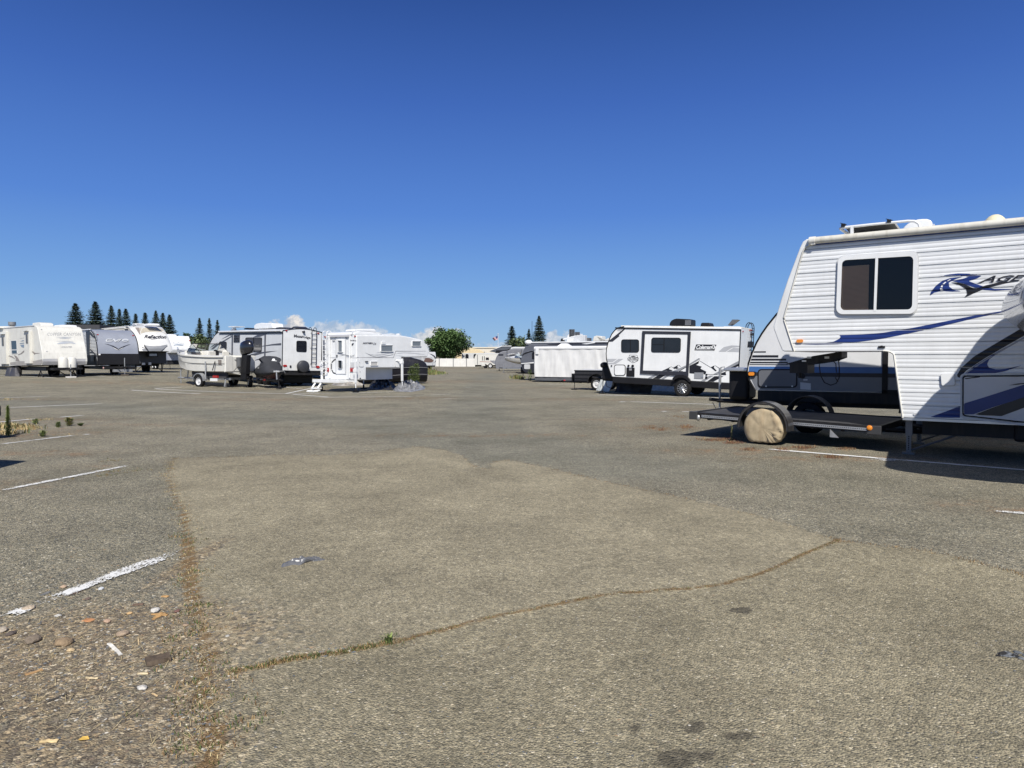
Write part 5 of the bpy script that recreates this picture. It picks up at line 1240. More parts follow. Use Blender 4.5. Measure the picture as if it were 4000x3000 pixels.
# jacks
def leg(x, y, zt0, zt1, zb):
    m = MB(); m.box(x-.045, y-.045, zb+.35, x+.045, y+.045, zt1); m.tube([(x, y, .05), (x, y, zb+.36)], .028, 8); m.box(x-.06, y-.06, zt0, x+.06, y+.12, zt0+.15)
    o = m.build('camper_jack', WHITE2, root, bevel=.008); m = MB(); m.box(x-.11, y-.11, 0, x+.11, y+.11, .06); m.tube([(x, y, .05), (x, y, .22)], .045, 8); m.build('jack_foot', BLACK, o)
zj = S(e1(720,640), -.15)[1]; leg(S(e1(720,1000), -.12)[0], -.12, zj-.5, zj, .1)
xj = S(e1(1538,800), -.25)[0]; leg(xj, -.25, S(e1(1535,680), -.25)[1], S(e1(1530,590), -.25)[1], .1)
m = MB(); m.tube([(xj, -.2, 1.5), (xj-.25, .05, 1.5)], .035, 6); m.build('jack_bracket', WHITE2, root)
leg(xj, 2.45, 1.3, 1.75, .1); leg(-.05, 2.32, 1.2, zj, .1)
# roof
def rf(c, pts, y0, y1, nm, mat, bev=.03):
    pp = [S(p, y0) for p in qp(c, *pts)]; m = MB(); m.prism(pp, y0, y1, 'y'); return m.build(nm, mat, root, bevel=bev)
m = MB(); r_ = [S(p, .05) for p in qp(e1, (265,175),(300,140),(420,125),(625,130),(760,178))]
pr_ = [(0.02, ZTc-.03), (.05, ZTc+.10), (.4, ZTc+.15), (1.3, ZTc+.12), (1.8, ZTc)]; m.prism(pr_, .15, 2.1, 'y'); m.build('roof_hump', WHITE2, root, bevel=.04)
acz = rf(e1, ((862,160),(880,130),(930,118),(1120,125),(1165,150),(1175,172)), .5, .9, 'air_conditioner', WHITE2)
rf(e1, ((670,108),(700,75),(860,64),(1050,66),(1080,90),(1088,122)), 1.2, 1.8, 'roof_pod', WHITE2, .05)
rf(e1, ((1180,175),(1230,162),(1350,150),(1450,168)), .5, 1.2, 'skylight', WHITE2); rf(e1, ((1478,178),(1480,148),(1500,148),(1503,178)), .9, 1.1, 'plumbing_vent', WHITE2)
rf(e1, ((655,165),(700,135),(810,142),(830,165)), .6, 1.2, 'solar_panel', MGREY, .005)
m = MB(); t_ = lambda u, v: fr.pt(e1(u, v), 1, .25)
m.tube([t_(625,102), t_(655,108), t_(815,120), t_(1130,135), t_(1200,178)], .022, 6)
for u, v0, v1 in ((650,108,165),(815,122,172),(1130,135,178)): m.tube([t_(u, v0), t_(u, v1)], .018, 6)
m.build('roof_rack', WHITE2, root)

# ================= travel trailer with ladder and two-tone grey swooshes (mesa) =================
fr = Fr(1100, 38.6, -47)
fr = Fr(1100, 38.6, -47, 1.2, -1.2)
root = thing('travel_trailer', 'white travel trailer with black rear ladder and round dark spare wheel cover', 'travel trailer', fr.M)
S = fr.S
zT = S(c4(980,350))[1]; zB = S(c4(968,1108))[1]
Y2 = fr.X(c4(1738,700))[0]
nose = [S(p) for p in qp(c3, (715,720),(730,670),(770,590),(820,510),(870,465),(915,440))]
ol = [(nose[0][0]-.05, zB), (nose[0][0]-.12, zB+.5)]+nose+[(0, zT), (0, zB)]
ol[-3] = (ol[-3][0], zT)
m = MB(); m.prism(ol, 0, Y2, 'y'); body = m.build('body', WHITE, root, bevel=.015)
# crowned roof end
cr = [(0, zT-.01)]+[(Y2*t/12, zT+.16*math.sin(math.pi*t/12)) for t in range(13)]+[(Y2, zT-.01)]
m = MB(); m.prism(cr, ol[-3][0]+.3, 0, 'x'); m.build('crowned_roof', WHITE, root)
m = MB(); m.tube([(.01, y, z+.01) for y, z in cr[1:-1]], .022, 6); m.tube([(.01, -.005, zT), (.01, -.005, zB)], .022, 6); m.tube([(.01, Y2+.005, zT), (.01, Y2+.005, zB)], .022, 6)
m.tube([(x, -.006, z) for x, z in ol[1:8]], .02, 6); m.build('edge_trim', BLACK, root, smooth=50)
m = MB(); m.tube([(ol[-3][0], -.06, zT+.0), (-.05, -.06, zT+.0)], .06, 8); m.build('awning_roll', WHITE2, root, smooth=50)
m = MB(); m.box(ol[-3][0], -.03, zT-.16, -.02, 0, zT-.07); m.build('awning_shadow_strip', CHAR, root)  # charcoal bar standing in for the shade under the awning
on = On(root, body, fr)
on.text('Mesa', qp(c4, (1210,478),(1365,490),(1365,432),(1210,420)), CHAR, bold=.02, off=.01, space=.95)
on.text('Ridge', qp(c4, (1365,500),(1528,522),(1528,462),(1365,445)), CHAR, bold=.02, off=.01, space=.95)
on.window([c4(1255,752), c4(1452,760), c4(1452,545), c4(1258,540)], 6, 1.6, BLACK, DARKG, bars=[qp(c4, (1262,642),(1446,646),(1446,652),(1262,648))])
for u, v in ((1064,348),(1291,330),(1383,338),(1471,345),(1672,398)): on.stick(rrq(q4(c4, u-15, v-11, u+15, v+11), 1.2), 0, .05, 'clearance_lamp', RED if u in (1064, 1672) else BLACK)
on.stick(qp(c4, (1360,365),(1400,350),(1412,390),(1375,388)), 0, .12, 'camera_mount', CHAR)
for u, v in ((1037,1018),(1662,1040)): on.stick([c4(u+38*math.cos(k*math.pi/8), v+22*math.sin(k*math.pi/8)) for k in range(16)], 0, .05, 'tail_lamp', RED)
on.stick(qp(c4, (985,1038),(1090,1045),(1090,1108),(1000,1100)), 0, .03, 'number_plate', GREYW)
on.stick(rrq(q4(c4, 1130, 1010, 1160, 1056), 1.5), 0, .03, 'cable_port', CHAR)
# spare wheel
c_ = fr.X(c4(1393,1035), .2); m = MB(); m.rev([(.001, .3), (.30, .29), (.345, .25), (.355, .18), (.35, .08), (.2, .06), (.001, .06)], (0, c_[0], c_[1]), 'x', 32)
m.build('spare_wheel_cover', P('black_vinyl_cover', (.035,.037,.045), .5), root, smooth=50)
zl = fr.X(c4(1580,1000), .15)[1]; ya, yb = fr.X(c4(1545,700), .12)[0], fr.X(c4(1635,700), .12)[0]
ladder(root, (0, ya), (0, yb), zl, zT+.05, (.14, 0), BLACK, n=8, top=.22)
m = MB(); m.box(ol[1][0]+.2, .1, zB-.28, -.02, Y2-.1, zB-.001); m.build('underbody', BLACK, root); m = MB(); m.box(0, .05, zB-.24, .3, Y2-.05, zB-.12); m.build('rear_bumper', STEEL, root)
wx_ = S(c4(1180,1300), .9)[0]
for x in (-2.4, -3.3): wheel(root, x, .16, .38, .24, 'dark'); wheel(root, x, Y2-.16, .38, .24, 'dark', side=1)
m = MB(); m.box(-4.0, .25, .18, -.5, 2.1, zB-.28); m.build('underbelly_tank', BLACK, root, bevel=.05)
# side graphics
GD = P('slate_graphic', (.075,.078,.095), .4)
for a_ in (40, 665): on.stick(qp(c4, (a_-8,425),(a_+14,425),(a_+6,850),(a_-14,850)), 0, .03, 'slide_out_edge', GD)
on.window([c4(284,757), c4(598,760), c4(606,478), c4(290,480)], 6, 1.8, BLACK, DARKG, bars=[qp(c4, (440,485),(450,485),(450,755),(440,755))])
on.window([c4(65,575), c4(180,575), c4(184,425), c4(70,425)], 2, 1.2, GD, DARKG, bars=[qp(c4, (68,475),(180,475),(180,482),(68,482)), qp(c4, (68,525),(180,525),(180,532),(68,532))])
on.window([c3(905,770), c3(1038,778), c3(1042,620), c3(908,615)], 6, 1.5, BLACK, DARKG)
on.decal([qp(c4, (0,400),(60,380),(660,385),(780,365),(690,420),(560,470),(430,475),(520,430),(190,425),(60,420),(0,455))], 'upper_grey_band', GD)
on.decal([qp(c4, (170,385),(650,372),(650,384),(180,395))], 'white_line', WHITE2, .008)
on.decal([qp(c4, (605,640),(800,605),(970,585),(970,630),(800,632),(605,652)), qp(c4, (290,842),(400,795),(560,760),(700,745),(915,735),(820,750),(600,788),(420,840)), qp(c4, (440,922),(520,890),(640,868),(640,882),(540,905),(450,924))], 'lower_grey_swoosh', GD)
on.decal([qp(c3, (945,580),(1020,530),(1150,460),(1160,470),(1060,530)), qp(c3, (750,760),(850,670),(1000,590),(1140,510),(1140,530),(1000,615),(880,690),(800,760)), qp(c3, (735,740),(780,690),(890,630),(820,690))], 'nose_grey_swoosh', GD)
def rf(c, pts, y0, y1, nm, mat, bev=.03):
    pp = [S(p, y0) for p in qp(c, *pts)]; m = MB(); m.prism(pp, y0, y1, 'y'); return m.build(nm, mat, root, bevel=bev)
a_ = rf(c4, ((450,318),(448,245),(490,215),(580,198),(790,208),(812,300),(700,310)), .9, 1.6, 'air_conditioner', WHITE2, .05)
rf(c4, ((245,325),(265,300),(310,293),(370,298),(405,325)), 1.0, 1.5, 'vent_cover', BLACK); rf(c4, ((835,325),(865,290),(930,280),(1000,285),(1050,308)), .9, 1.5, 'vent_cover', CHAR); rf(c4, ((1150,300),(1190,272),(1260,268),(1330,310)), 1.3, 1.9, 'vent_cover', CHAR)
rf(c3, ((1090,415),(1130,385),(1130,370),(1150,370),(1155,390),(1170,415)), .5, .7, 'antenna_foot', WHITE2, .01); rf(c3, ((1055,352),(1120,340),(1200,340),(1195,352),(1070,360)), .3, .9, 'antenna', WHITE2, .01)
fx = ol[1][0]; tongue(root, fx+.4, fx-1, Y2/2, .5); jack(root, fx-.8, Y2/2, 1.0)

# ================= covered jet ski on trailer =================
fr = Fr(979, 38.2, -58)
root = thing('jet_ski', 'jet ski under a black fabric cover with small white printed marks, resting on a trailer', 'jet ski', fr.M)
# local: x forward (right/near) is the bow end, y across
JC = P('black_cover_fabric', (.028,.030,.036), .8, var=.2, bump=.3, bscale=6)
prof = [(-.32,.70,.98,.45),(-.15,.60,1.06,.56),(.2,.52,1.14,.60),(.5,.52,1.22,.62),(.75,.52,1.40,.60),(.92,.55,1.64,.58),(1.1,.58,1.72,.60),(1.35,.60,1.72,.60),(1.6,.62,1.60,.60),(1.85,.64,1.38,.56),(2.15,.68,1.18,.46),(2.45,.74,1.04,.30),(2.62,.84,.96,.10)]
rings = []
for x, zl_, zt0, hw in prof:
    ring = []
    for k in range(20):
        a = 2*math.pi*k/20; yy_ = math.cos(a); zz = math.sin(a)
        up_ = zz > 0
        wq_ = hw*(abs(yy_)**.7)*(1 if yy_ > 0 else -1)*((1-.35*max(0, zz)**1.2) if zt0 > 1.3 else 1)
        if .85 < x < 1.7 and zz > .6: wq_ *= 1.75                       # handlebars push the cloth out
        z = .84+(zt0-.84)*zz**.8 if up_ else .84+(zl_-.84)*min(1, abs(zz)*1.1)
        nn = .05*noise.noise(Vector((x*2.2, a*1.7, 1)))
        ring.append((x, .75+wq_*(1+nn), z+nn*.6))
    rings.append(ring)
m = MB(); m.loft(rings); cov = m.build('fabric_cover', JC, root, smooth=50)
on = On(root, cov, fr)
on.decal([[e5(1000+55*math.cos(k*math.pi/6), 228+34*math.sin(k*math.pi/6)) for k in range(12)], qp(e5, (925,262),(1010,250),(1108,275),(1108,292),(1040,280),(930,280)), qp(e5, (440,478),(470,468),(575,475),(565,492),(445,500)), [e5(458+34*math.cos(k*math.pi/4), 532+16*math.sin(k*math.pi/4)) for k in range(8)]], 'white_print', WHITE2, .01)
m = MB(); m.loft([[(-.3, .45, .55), (-.3, 1.05, .55), (-.3, 1.2, .8), (-.3, .3, .8)], [(2.0, .45, .5), (2.0, 1.05, .5), (2.0, 1.2, .82), (2.0, .3, .82)], [(2.6, .7, .8), (2.6, .8, .8), (2.6, .82, .9), (2.6, .68, .9)]]); m.build('hull', P('dark_red_hull', (.06,.015,.02), .3), root)
root = thing('jet_ski_trailer', 'low trailer with white wheels carrying the black covered jet ski', 'trailer', fr.M)
m = MB(); m.tube([(-.5, .4, .42), (2.4, .4, .42), (3.0, .75, .45)], .03, 5); m.tube([(-.5, 1.1, .42), (2.4, 1.1, .42), (3.0, .75, .45)], .03, 5); m.tube([(.2, .02, .38), (.2, 1.48, .38)], .035, 6); m.tube([(1.8, .4, .42), (1.8, 1.1, .42)], .03, 5); m.tube([(2.9, .75, .45), (3.5, .75, .48)], .035, 6); m.build('frame', STEEL, root)
m = MB(); m.box(.6, .36, .38, 1.2, .37, .46); m.build('silver_reflector', ALU, root); m = MB(); m.box(1.25, .35, .38, 1.9, .36, .48); m.build('red_reflector', RED, root)
m = MB(); m.tube([(2.8, .75, .45), (2.7, .75, .95)], .035, 6); m.tube([(2.7, .6, .88), (2.7, .9, .88)], .06, 8); m.tube([(2.8, .9, .9), (2.9, 1.1, .92), (2.9, 1.15, .8)], .015, 5); m.build('winch_post', GALV, root)
wheel(root, .2, -.08, .27, .2); wheel(root, .2, 1.58, .27, .2, side=1)
for y in (-.18, 1.48):
    m = MB(); m.prism([(.2+.36*math.cos(t*math.pi/10), .28+.36*math.sin(t*math.pi/10)) for t in range(11)]+[(.2+.33*math.cos(t*math.pi/10), .28+.33*math.sin(t*math.pi/10)) for t in range(10, -1, -1)], y, y+.22, 'y')
    m.build('fender', BLACK, root)
jack(root, 3.2, .75, .75, STEEL, r=.035, foot=.11)
m = MB(); m.rev([(.001, -.04), (.09, -.04), (.1, 0), (.09, .04), (.001, .04)], (3.05, .85, .1), 'y', 12); m.build('jockey_wheel', BLACK, root)
tag(MB().add([(.0, -.3, 0), (.45, -.3, 0), (.4, -.05, 0), (.02, -.05, 0), (.04, -.28, .06), (.3, -.28, .02), (.28, -.08, .02), (.06, -.07, .07)], [(0,1,2,3),(4,5,6,7),(0,1,5,4),(1,2,6,5),(2,3,7,6),(3,0,4,7)]).build('wheel_chock', P('pale_wood', (.62,.42,.27), .8), None), 'pale wooden chock under the jet ski trailer wheel', 'wheel chock')
bpy.data.objects['wheel_chock'].matrix_world = fr.M @ Matrix.Translation((-.1, .1, 0))

# ================= motorboat on trailer =================
fr = Fr(872, 36.6, -27)
root = thing('motorboat', 'cream motorboat with wrap-around windscreen and big black outboard motor', 'boat', fr.M)
S = fr.S
Bm = 2.2; Lb = -fr.pt(c3(178,850), 1, Bm/2).x
CH = P('cream_gelcoat', (.70,.69,.64), .35, dirt=.12)
zs_st = S(c3(965,885))[1]; zch = S(c3(960,1035))[1]; zbt = S(c3(955,1170))[1]
n = 18; rings = []
for i in range(n+1):
    t = i/n; x = -Lb*t                                    # 0 = transom, 1 = bow
    hw = Bm/2*(1-max(0, (t-.35)/.65)**2.3)**.8 if t < 1 else .02
    hw = max(hw, .03); zs = zs_st+.02+.20*max(0, (t-.2)/.8)**1.5
    zk = zbt-.16+.95*max(0, (t-.55)/.45)**2.2; zk = min(zk, zs-.12); zc_ = zbt+(zs-zbt)*(.05+.35*max(0, (t-.5)/.5)**1.5)
    zc_ = max(zc_, zk+.04); zm = zc_+(zs-zc_)*.48; c = Bm/2
    rings.append([(x, c, zk), (x, c-hw*.5, zk+(zc_-zk)*.55), (x, c-hw*.84, zc_), (x, c-hw*.90, zm), (x, c-hw*.93, zm+.025), (x, c-hw*.97, zs-.09), (x, c-hw*1.03, zs-.07), (x, c-hw*1.03, zs),
                  (x, c-hw*.86, zs+.03), (x, c-hw*.8, zs+.0 if t > .66 else zs-.5), (x, c+hw*.8, zs+.0 if t > .66 else zs-.5), (x, c+hw*.86, zs+.03),
                  (x, c+hw*1.03, zs), (x, c+hw*1.03, zs-.07), (x, c+hw*.97, zs-.09), (x, c+hw*.93, zm+.025), (x, c+hw*.90, zm), (x, c+hw*.84, zc_), (x, c+hw*.5, zk+(zc_-zk)*.55)])
m = MB(); m.loft(rings); hull = m.build('hull', CH, root, smooth=35)
on = On(root, hull, fr)
on.decal([qp(c3, (235,893),(400,906),(600,912),(970,912),(970,918),(600,918),(400,912),(240,900))], 'rub_rail', P('rub_grey', (.16,.15,.14), .5), .01)
on.decal([qp(c3, (325,1015),(600,1022),(965,1042),(965,1048),(600,1028),(330,1020))], 'chine_line', P('rub_grey', (.16,.15,.14), .5), .01)
on.decal([qp(c3, (885,945),(948,948),(945,1040),(892,1035))], 'registration_patch', TAUPE, .012)
m = MB(); m.box(-.02, .12, zbt+.02, .03, Bm-.12, zs_st-.02); m.box(-.02, .12, zbt+.02, .05, .6, zs_st+.03); m.box(-.02, Bm-.75, zbt+.02, .05, Bm-.08, zs_st+.03); m.build('transom', CH, root, bevel=.03)
# foredeck, cabin consoles
m = MB(); xf = -Lb*.66
m.loft([[(xf, .2, zs_st+.08), (xf, Bm-.2, zs_st+.08), (-Lb*.97, Bm/2+.1, zs_st+.22), (-Lb*.97, Bm/2-.1, zs_st+.22)], [(xf, .35, zs_st+.3), (xf, Bm-.35, zs_st+.3), (-Lb*.9, Bm/2+.08, zs_st+.26), (-Lb*.9, Bm/2-.08, zs_st+.26)]]); m.build('foredeck', CH, root, bevel=.03)
m = MB(); m.box(xf-.05, .22, zs_st-.2, xf+.45, .85, zs_st+.32); m.box(xf-.05, Bm-.95, zs_st-.2, xf+.5, Bm-.25, zs_st+.32); m.prism([(xf+.5, zs_st-.2), (xf+.75, zs_st+.05), (xf+.5, zs_st+.3)], Bm-.95, Bm-.3, 'y'); m.build('console', CH, root, bevel=.03)
m = MB(); m.box(xf+.46, .27, zs_st-.15, xf+.48, .8, zs_st+.24); m.box(xf+.1, .88, zs_st-.2, xf+.15, Bm-1.0, zs_st+.05); m.build('console_locker', TAUPE, root)
ws = [(-Lb*.60, .12), (-Lb*.70, .5), (-Lb*.73, Bm/2), (-Lb*.70, Bm-.5), (-Lb*.60, Bm-.12)]
z0_, z1_ = zs_st+.20, zs_st+.72; off = .32
m = MB(); fm = MB(); lo = [(x, y, z0_+.06) for x, y in ws]; hi = [(x+off, y+(.06 if y < Bm/2 else -.06 if y > Bm/2 else 0), z1_) for x, y in ws]
for k in range(4): m.add([lo[k], lo[k+1], hi[k+1], hi[k]], [(0, 1, 2, 3)])
for k, e in ((0, 0), (4, 4)): m.add([lo[k], hi[k], (ws[k][0]+1.15, ws[k][1], z0_-.08)], [(0, 1, 2)])
m.build('windscreen', CLEAR, root)
fm.tube(lo, .02, 5); fm.tube(hi, .024, 5)
for k in range(5): fm.tube([lo[k], hi[k]], .014, 5)
for k in (0, 4): fm.tube([hi[k], (ws[k][0]+1.15, ws[k][1], z0_-.08)], .014, 5); fm.tube([lo[k], (ws[k][0]+1.15, ws[k][1], z0_-.08)], .012, 5)
fm.build('windscreen_frame', BLACK, root)
m = MB(); m.rev([(.17, 0), (.18, .012), (.17, .024), (.16, .012), (.17, 0)], (0, 0, 0), 'x', 20); m.tube([(0, -.17, 0), (0, .17, 0)], .01, 5); m.tube([(0, 0, -.17), (0, 0, .17)], .01, 5); m.tube([(-.12, 0, 0), (.02, 0, 0)], .02, 6)
o = m.build('steering_wheel', STEEL, root, smooth=50); o.location = (xf+.82, Bm-.6, zs_st+.22); o.rotation_euler = (0, R(-25), 0)
m = MB()
for y in (.45, Bm-.85): m.box(-Lb*.42, y, zs_st-.45, -Lb*.42+.45, y+.45, zs_st-.1); m.box(-Lb*.42+.38, y, zs_st-.2, -Lb*.42+.46, y+.45, zs_st+.28)
m.build('seat', P('seat_vinyl', (.60,.58,.52), .6), root, bevel=.04)
bx, bz = -Lb, zs_st+.22
m = MB(); m.tube([(-Lb*.66, .14, bz+.05), (-Lb*.8, .28, bz+.18), (-Lb*.93, .75, bz+.30), (-Lb*1.01, Bm/2, bz+.34), (-Lb*.93, Bm-.75, bz+.30), (-Lb*.8, Bm-.28, bz+.18), (-Lb*.66, Bm-.14, bz+.05)], .016, 6)
for t_, y in ((.8, .3), (.93, .75), (1.0, Bm/2), (.93, Bm-.75), (.8, Bm-.3)): m.tube([(-Lb*t_, y, bz-.05), (-Lb*t_, y, bz+(.18 if t_ == .8 else .31))], .013, 5)
m.build('bow_rail', ALU, root, smooth=50)
m = MB(); m.box(-Lb*.95, Bm/2-.2, bz-.02, -Lb*.8, Bm/2+.2, bz+.1); m.build('anchor', GALV, root, bevel=.03)
# outboard
ob = MB(); yc = Bm/2-.05
cowl = []
for z, x0, x1, hw in ((.0, .28, .80, .15), (.06, .20, .98, .22), (.28, .14, 1.08, .26), (.50, .14, 1.06, .26), (.66, .2, .96, .22), (.74, .32, .78, .12)):
    cowl.append([(x0+(x1-x0)*(.5-.5*math.cos(a)), yc+hw*math.sin(a), z+zs_st+.05+(.10*(.5-.5*math.cos(a)))) for a in [2*math.pi*k/18 for k in range(18)]])
ob.loft(cowl); mo = ob.build('outboard_motor', P('motor_black', (.014,.014,.018), .22, coat=.6), root, smooth=45)
m = MB(); m.loft([[(x+dx, yc+dy, z) for dx, dy in ((-.20, -.14), (.2, -.14), (.22, .14), (-.2, .14))] for x, z in ((.55, zs_st+.08), (.5, zs_st-.35), (.45, zbt-.05), (.42, zbt-.4))]); m.build('motor_leg', BLACK, mo, bevel=.02)
m = MB(); m.box(.15, yc-.14, zbt-.08, .85, yc+.14, zbt-.05); m.build('cavitation_plate', BLACK, mo)
m = MB(); m.rev([(.001, -.35), (.06, -.25), (.075, 0), (.06, .22), (.001, .3)], (.5, yc, zbt-.32), 'x', 12)
for k in range(3):
    a = 2.1*k; m.add([(.78, yc, zbt-.32), (.74, yc+.17*math.cos(a), zbt-.32+.17*math.sin(a)), (.80, yc+.17*math.cos(a+.7), zbt-.32+.17*math.sin(a+.7))], [(0, 1, 2)])
m.build('propeller', BLACK, mo)
m = MB(); m.box(.02, yc-.22, zs_st-.55, .3, yc+.22, zs_st-.05); m.tube([(.1, yc-.2, zs_st-.2), (-.1, yc-.5, zs_st-.15), (-.5, yc-.6, zs_st-.12)], .02, 5); m.tube([(.1, yc-.15, zs_st-.45), (.3, yc-.3, zs_st-.5), (.1, yc-.45, zbt+.05)], .02, 5); m.build('motor_bracket', DGREY, mo)
on3 = On(root, mo, fr)
on3.decal([qp(c3, (1085,880),(1140,830),(1230,800),(1270,810),(1180,845),(1100,890)), qp(c3, (1100,925),(1200,860),(1280,850),(1230,875),(1110,945))], 'silver_stripe', ALU, .006)
# boat trailer
root = thing('boat_trailer', 'galvanised boat trailer with white spoked wheel under the cream motorboat', 'boat trailer', fr.M)
wx_ = S(c3(545,1285), -.05)[0]; gz = 0
zf = .46
m = MB()
for q in (.55, Bm-.55): m.box(-Lb*.66, q-.04, zf-.06, -.1, q+.04, zf+.06)
for x in (-.5, wx_, -Lb*.62): m.box(x-.04, .1, zf-.05, x+.04, Bm-.1, zf+.03)
m.tube([(-Lb*.66, .55, zf), (-Lb*.84, Bm/2, zf)], .045, 4); m.tube([(-Lb*.66, Bm-.55, zf), (-Lb*.84, Bm/2, zf)], .045, 4); m.tube([(-Lb*.6, Bm/2, zf), (-Lb*1.02, Bm/2, zf)], .045, 4)
for q in (.15, Bm-.15): m.tube([(wx_-.5+.9, q-.12, zf), (wx_+.42, q-.14, zf+.95)], .04, 4)
m.build('frame', GALV, root)
m = MB()
for q in (.45, Bm-.45): m.box(-Lb*.6, q-.05, zf+.06, -.2, q+.05, zbt+.02)
m.build('bunk', P('bunk_carpet', (.05,.05,.055), .95), root)
m = MB(); m.tube([(-Lb*.86, Bm/2, zf), (-Lb*.84, Bm/2, zs_st-.75)], .04, 6); m.build('winch_post', GALV, root)
jack(root, -Lb*.97, Bm/2, .9, GALV, r=.035)
wheel(root, wx_, -.02, .33, .2, 'white'); wheel(root, wx_, Bm+.02, .33, .2, 'white', side=1)
for y in (-.14, Bm-.1):
    m = MB(); m.prism([(wx_+.42*math.cos(t*math.pi/12), .36+.42*math.sin(t*math.pi/12)) for t in range(13)]+[(wx_+.38*math.cos(t*math.pi/12), .36+.38*math.sin(t*math.pi/12)) for t in range(12, -1, -1)], y, y+.25, 'y')
    m.build('fender', GALV, root)
q0 = S(c3(810,1310), .1); m = MB(); m.box(q0[0]-.28, .08, q0[1]-.06, q0[0]+.28, .1, q0[1]+.09); m.build('number_plate', WHITE2, root)
m = MB(); m.box(q0[0]-.1, .1, q0[1]+.12, q0[0]+.25, .2, q0[1]+.24); m.build('tail_lamp', RED, root)
m = MB(); m.tube([(-.3, .4, zf), (-.35, .35, .05)], .03, 5); m.tube([(-.3, .4, zf-.1), (-.05, .2, .05)], .015, 5); m.build('stand', GALV, root)
m = MB()
a_, b_ = S(c3(820,975), .0), S(c3(785,1140), .02); m.add([(a_[0]-.02, .02, a_[1]), (a_[0]+.05, .02, a_[1]), (b_[0]+.05, .0, b_[1]), (b_[0]-.03, .0, b_[1])], [(0,1,2,3)]); m.build('tie_down_strap', BLACK, root)

# ================= curved front trailers at the far left =================
def front_trailer(name, label, px, Y, head, W, profile, zbot, L, bmat, low=None, lowmat=None, cat='travel trailer', skirt=.25, wheels=True):
    fr = Fr(px, Y, head); root = thing(name, label, cat, fr.M); S = fr.S
    pf = [S(p) for p in profile]; zt = pf[-1][1]
    ol = pf+[(-L, zt), (-L, zbot)]
    m = MB(); m.prism(ol, 0, W, 'y'); body = m.build('body', bmat, root, bevel=.02)
    if wheels:
        chassis(root, -L+.2, pf[0][0]-.5, W, .42, zbot)
        for x in (-L*.5, -L*.5-.9): wheel(root, x, .14, .36, .23, 'dark'); wheel(root, x, W-.14, .36, .23, 'dark', side=1)
    return fr, root, body, ol
# copper canyon
prof = qp(c1, (782,1305),(790,1240),(788,1190),(775,1080),(755,960),(735,860),(715,740),(700,660),(688,615),(668,592),(640,577))
fr, root, body, ol = front_trailer('travel_trailer', 'cream-white travel trailer with faded lettering on its rounded front, leftmost big trailer', 165, 41.5, -38, 2.44, prof, .62, 9.2, CREAM)
CS = GREYW; zt = ol[10][1]; z0_ = ol[0][1]; ZMIN = fr.S(c1(785,1305))[1]
on = On(root, body, fr)
LET = P('faded_lettering', (.30,.31,.33), .5)
on.text('COPPER CANYON', qp(c1, (866,768),(1496,768),(1500,708),(870,708)), LET, shear=.15, bold=-.005, off=.01, res=1)
on.text('SPRINTER', qp(c1, (1130,990),(1330,990),(1335,962),(1135,962)), LET, shear=.3, bold=.0, off=.01, name='small_lettering', res=1)
on.decal([qp(c1, (1030,795),(1180,788),(1370,795),(1180,800)), qp(c1, (1070,818),(1200,805),(1330,812),(1200,820)), qp(c1, (1050,915),(1110,890),(1180,878),(1260,888),(1340,885),(1395,905),(1390,918),(1300,905),(1180,915),(1080,920)), qp(c1, (1020,875),(1150,862),(1280,866),(1380,880),(1260,876),(1130,870))], 'faded_landscape', P('faded_blue_grey', (.40,.43,.48), .5), .01)
zl_ = fr.S(c1(788,1190))[1]
on.decal([qp(c1, (792,1192),(1200,1190),(1650,1188),(1646,1300),(786,1304))], 'grey_lower_front', P('lower_front_grey', (.42,.42,.43), .4), .01)
for u, v, c in ((762,648,GREYW),(1522,662,GREYW),(862,1052,GREYW)): on.stick(rrq(q4(c1, u-10, v-8, u+10, v+8), 1), 0, .04, 'front_lamp', c)
# left side: slide out panels, window, swoosh
m = MB(); a_ = fr.S(c1(10,700))[0]; b_ = fr.S(c1(150,700))[0]; ztt = zt
m.box(fr.S(c1(30,900))[0], -.16, ZMIN+.02, fr.S(c1(160,900))[0], 0, zt-.25); m.build('slide_out', CREAM, root, bevel=.01)
m = MB(); m.box(fr.S(c1(500,900))[0], -.16, ZMIN+.08, fr.S(c1(600,900))[0], 0, zt-.32); m.build('slide_out', CREAM, root, bevel=.01)
on.window([c1(220,1102), c1(325,1098), c1(312,850), c1(203,858)], 1.5, 1.2, GREYW, DARKG, bars=[qp(c1, (215,1020),(322,1018),(322,1036),(215,1038))])
on.stick(qp(c1, (547,905),(575,900),(568,732),(542,735)), .17, .2, 'narrow_window', DGREY); on.stick(qp(c1, (100,950),(128,945),(120,790),(96,795)), .17, .2, 'narrow_window', DGREY)
on.stick(qp(c1, (510,690),(590,672),(590,664),(508,682)), .17, .3, 'slide_topper', WHITE2); on.stick(qp(c1, (65,745),(150,735),(150,727),(65,737)), .17, .3, 'slide_topper', WHITE2)
on.decal([qp(c1, (330,1115),(380,1095),(430,1050),(480,1005),(540,1000),(600,1040),(650,1085),(735,1085),(735,1092),(660,1098),(640,1115),(600,1070),(540,1018),(500,1015),(450,1060),(400,1105),(340,1122)), qp(c1, (105,1130),(160,1128),(230,1145),(275,1185),(280,1200),(220,1165),(160,1145)), qp(c1, (260,1120),(310,1145),(345,1190),(365,1235),(290,1235),(295,1190))], 'grey_swoosh', TAUPE, .01)
on.decal([qp(c1, (375,870),(430,845),(490,870),(440,865)), qp(c1, (365,905),(490,885),(490,905),(370,915)), qp(c1, (375,935),(480,925),(440,985),(400,975))], 'landscape_print', P('print_blue', (.20,.26,.34), .5), .01)
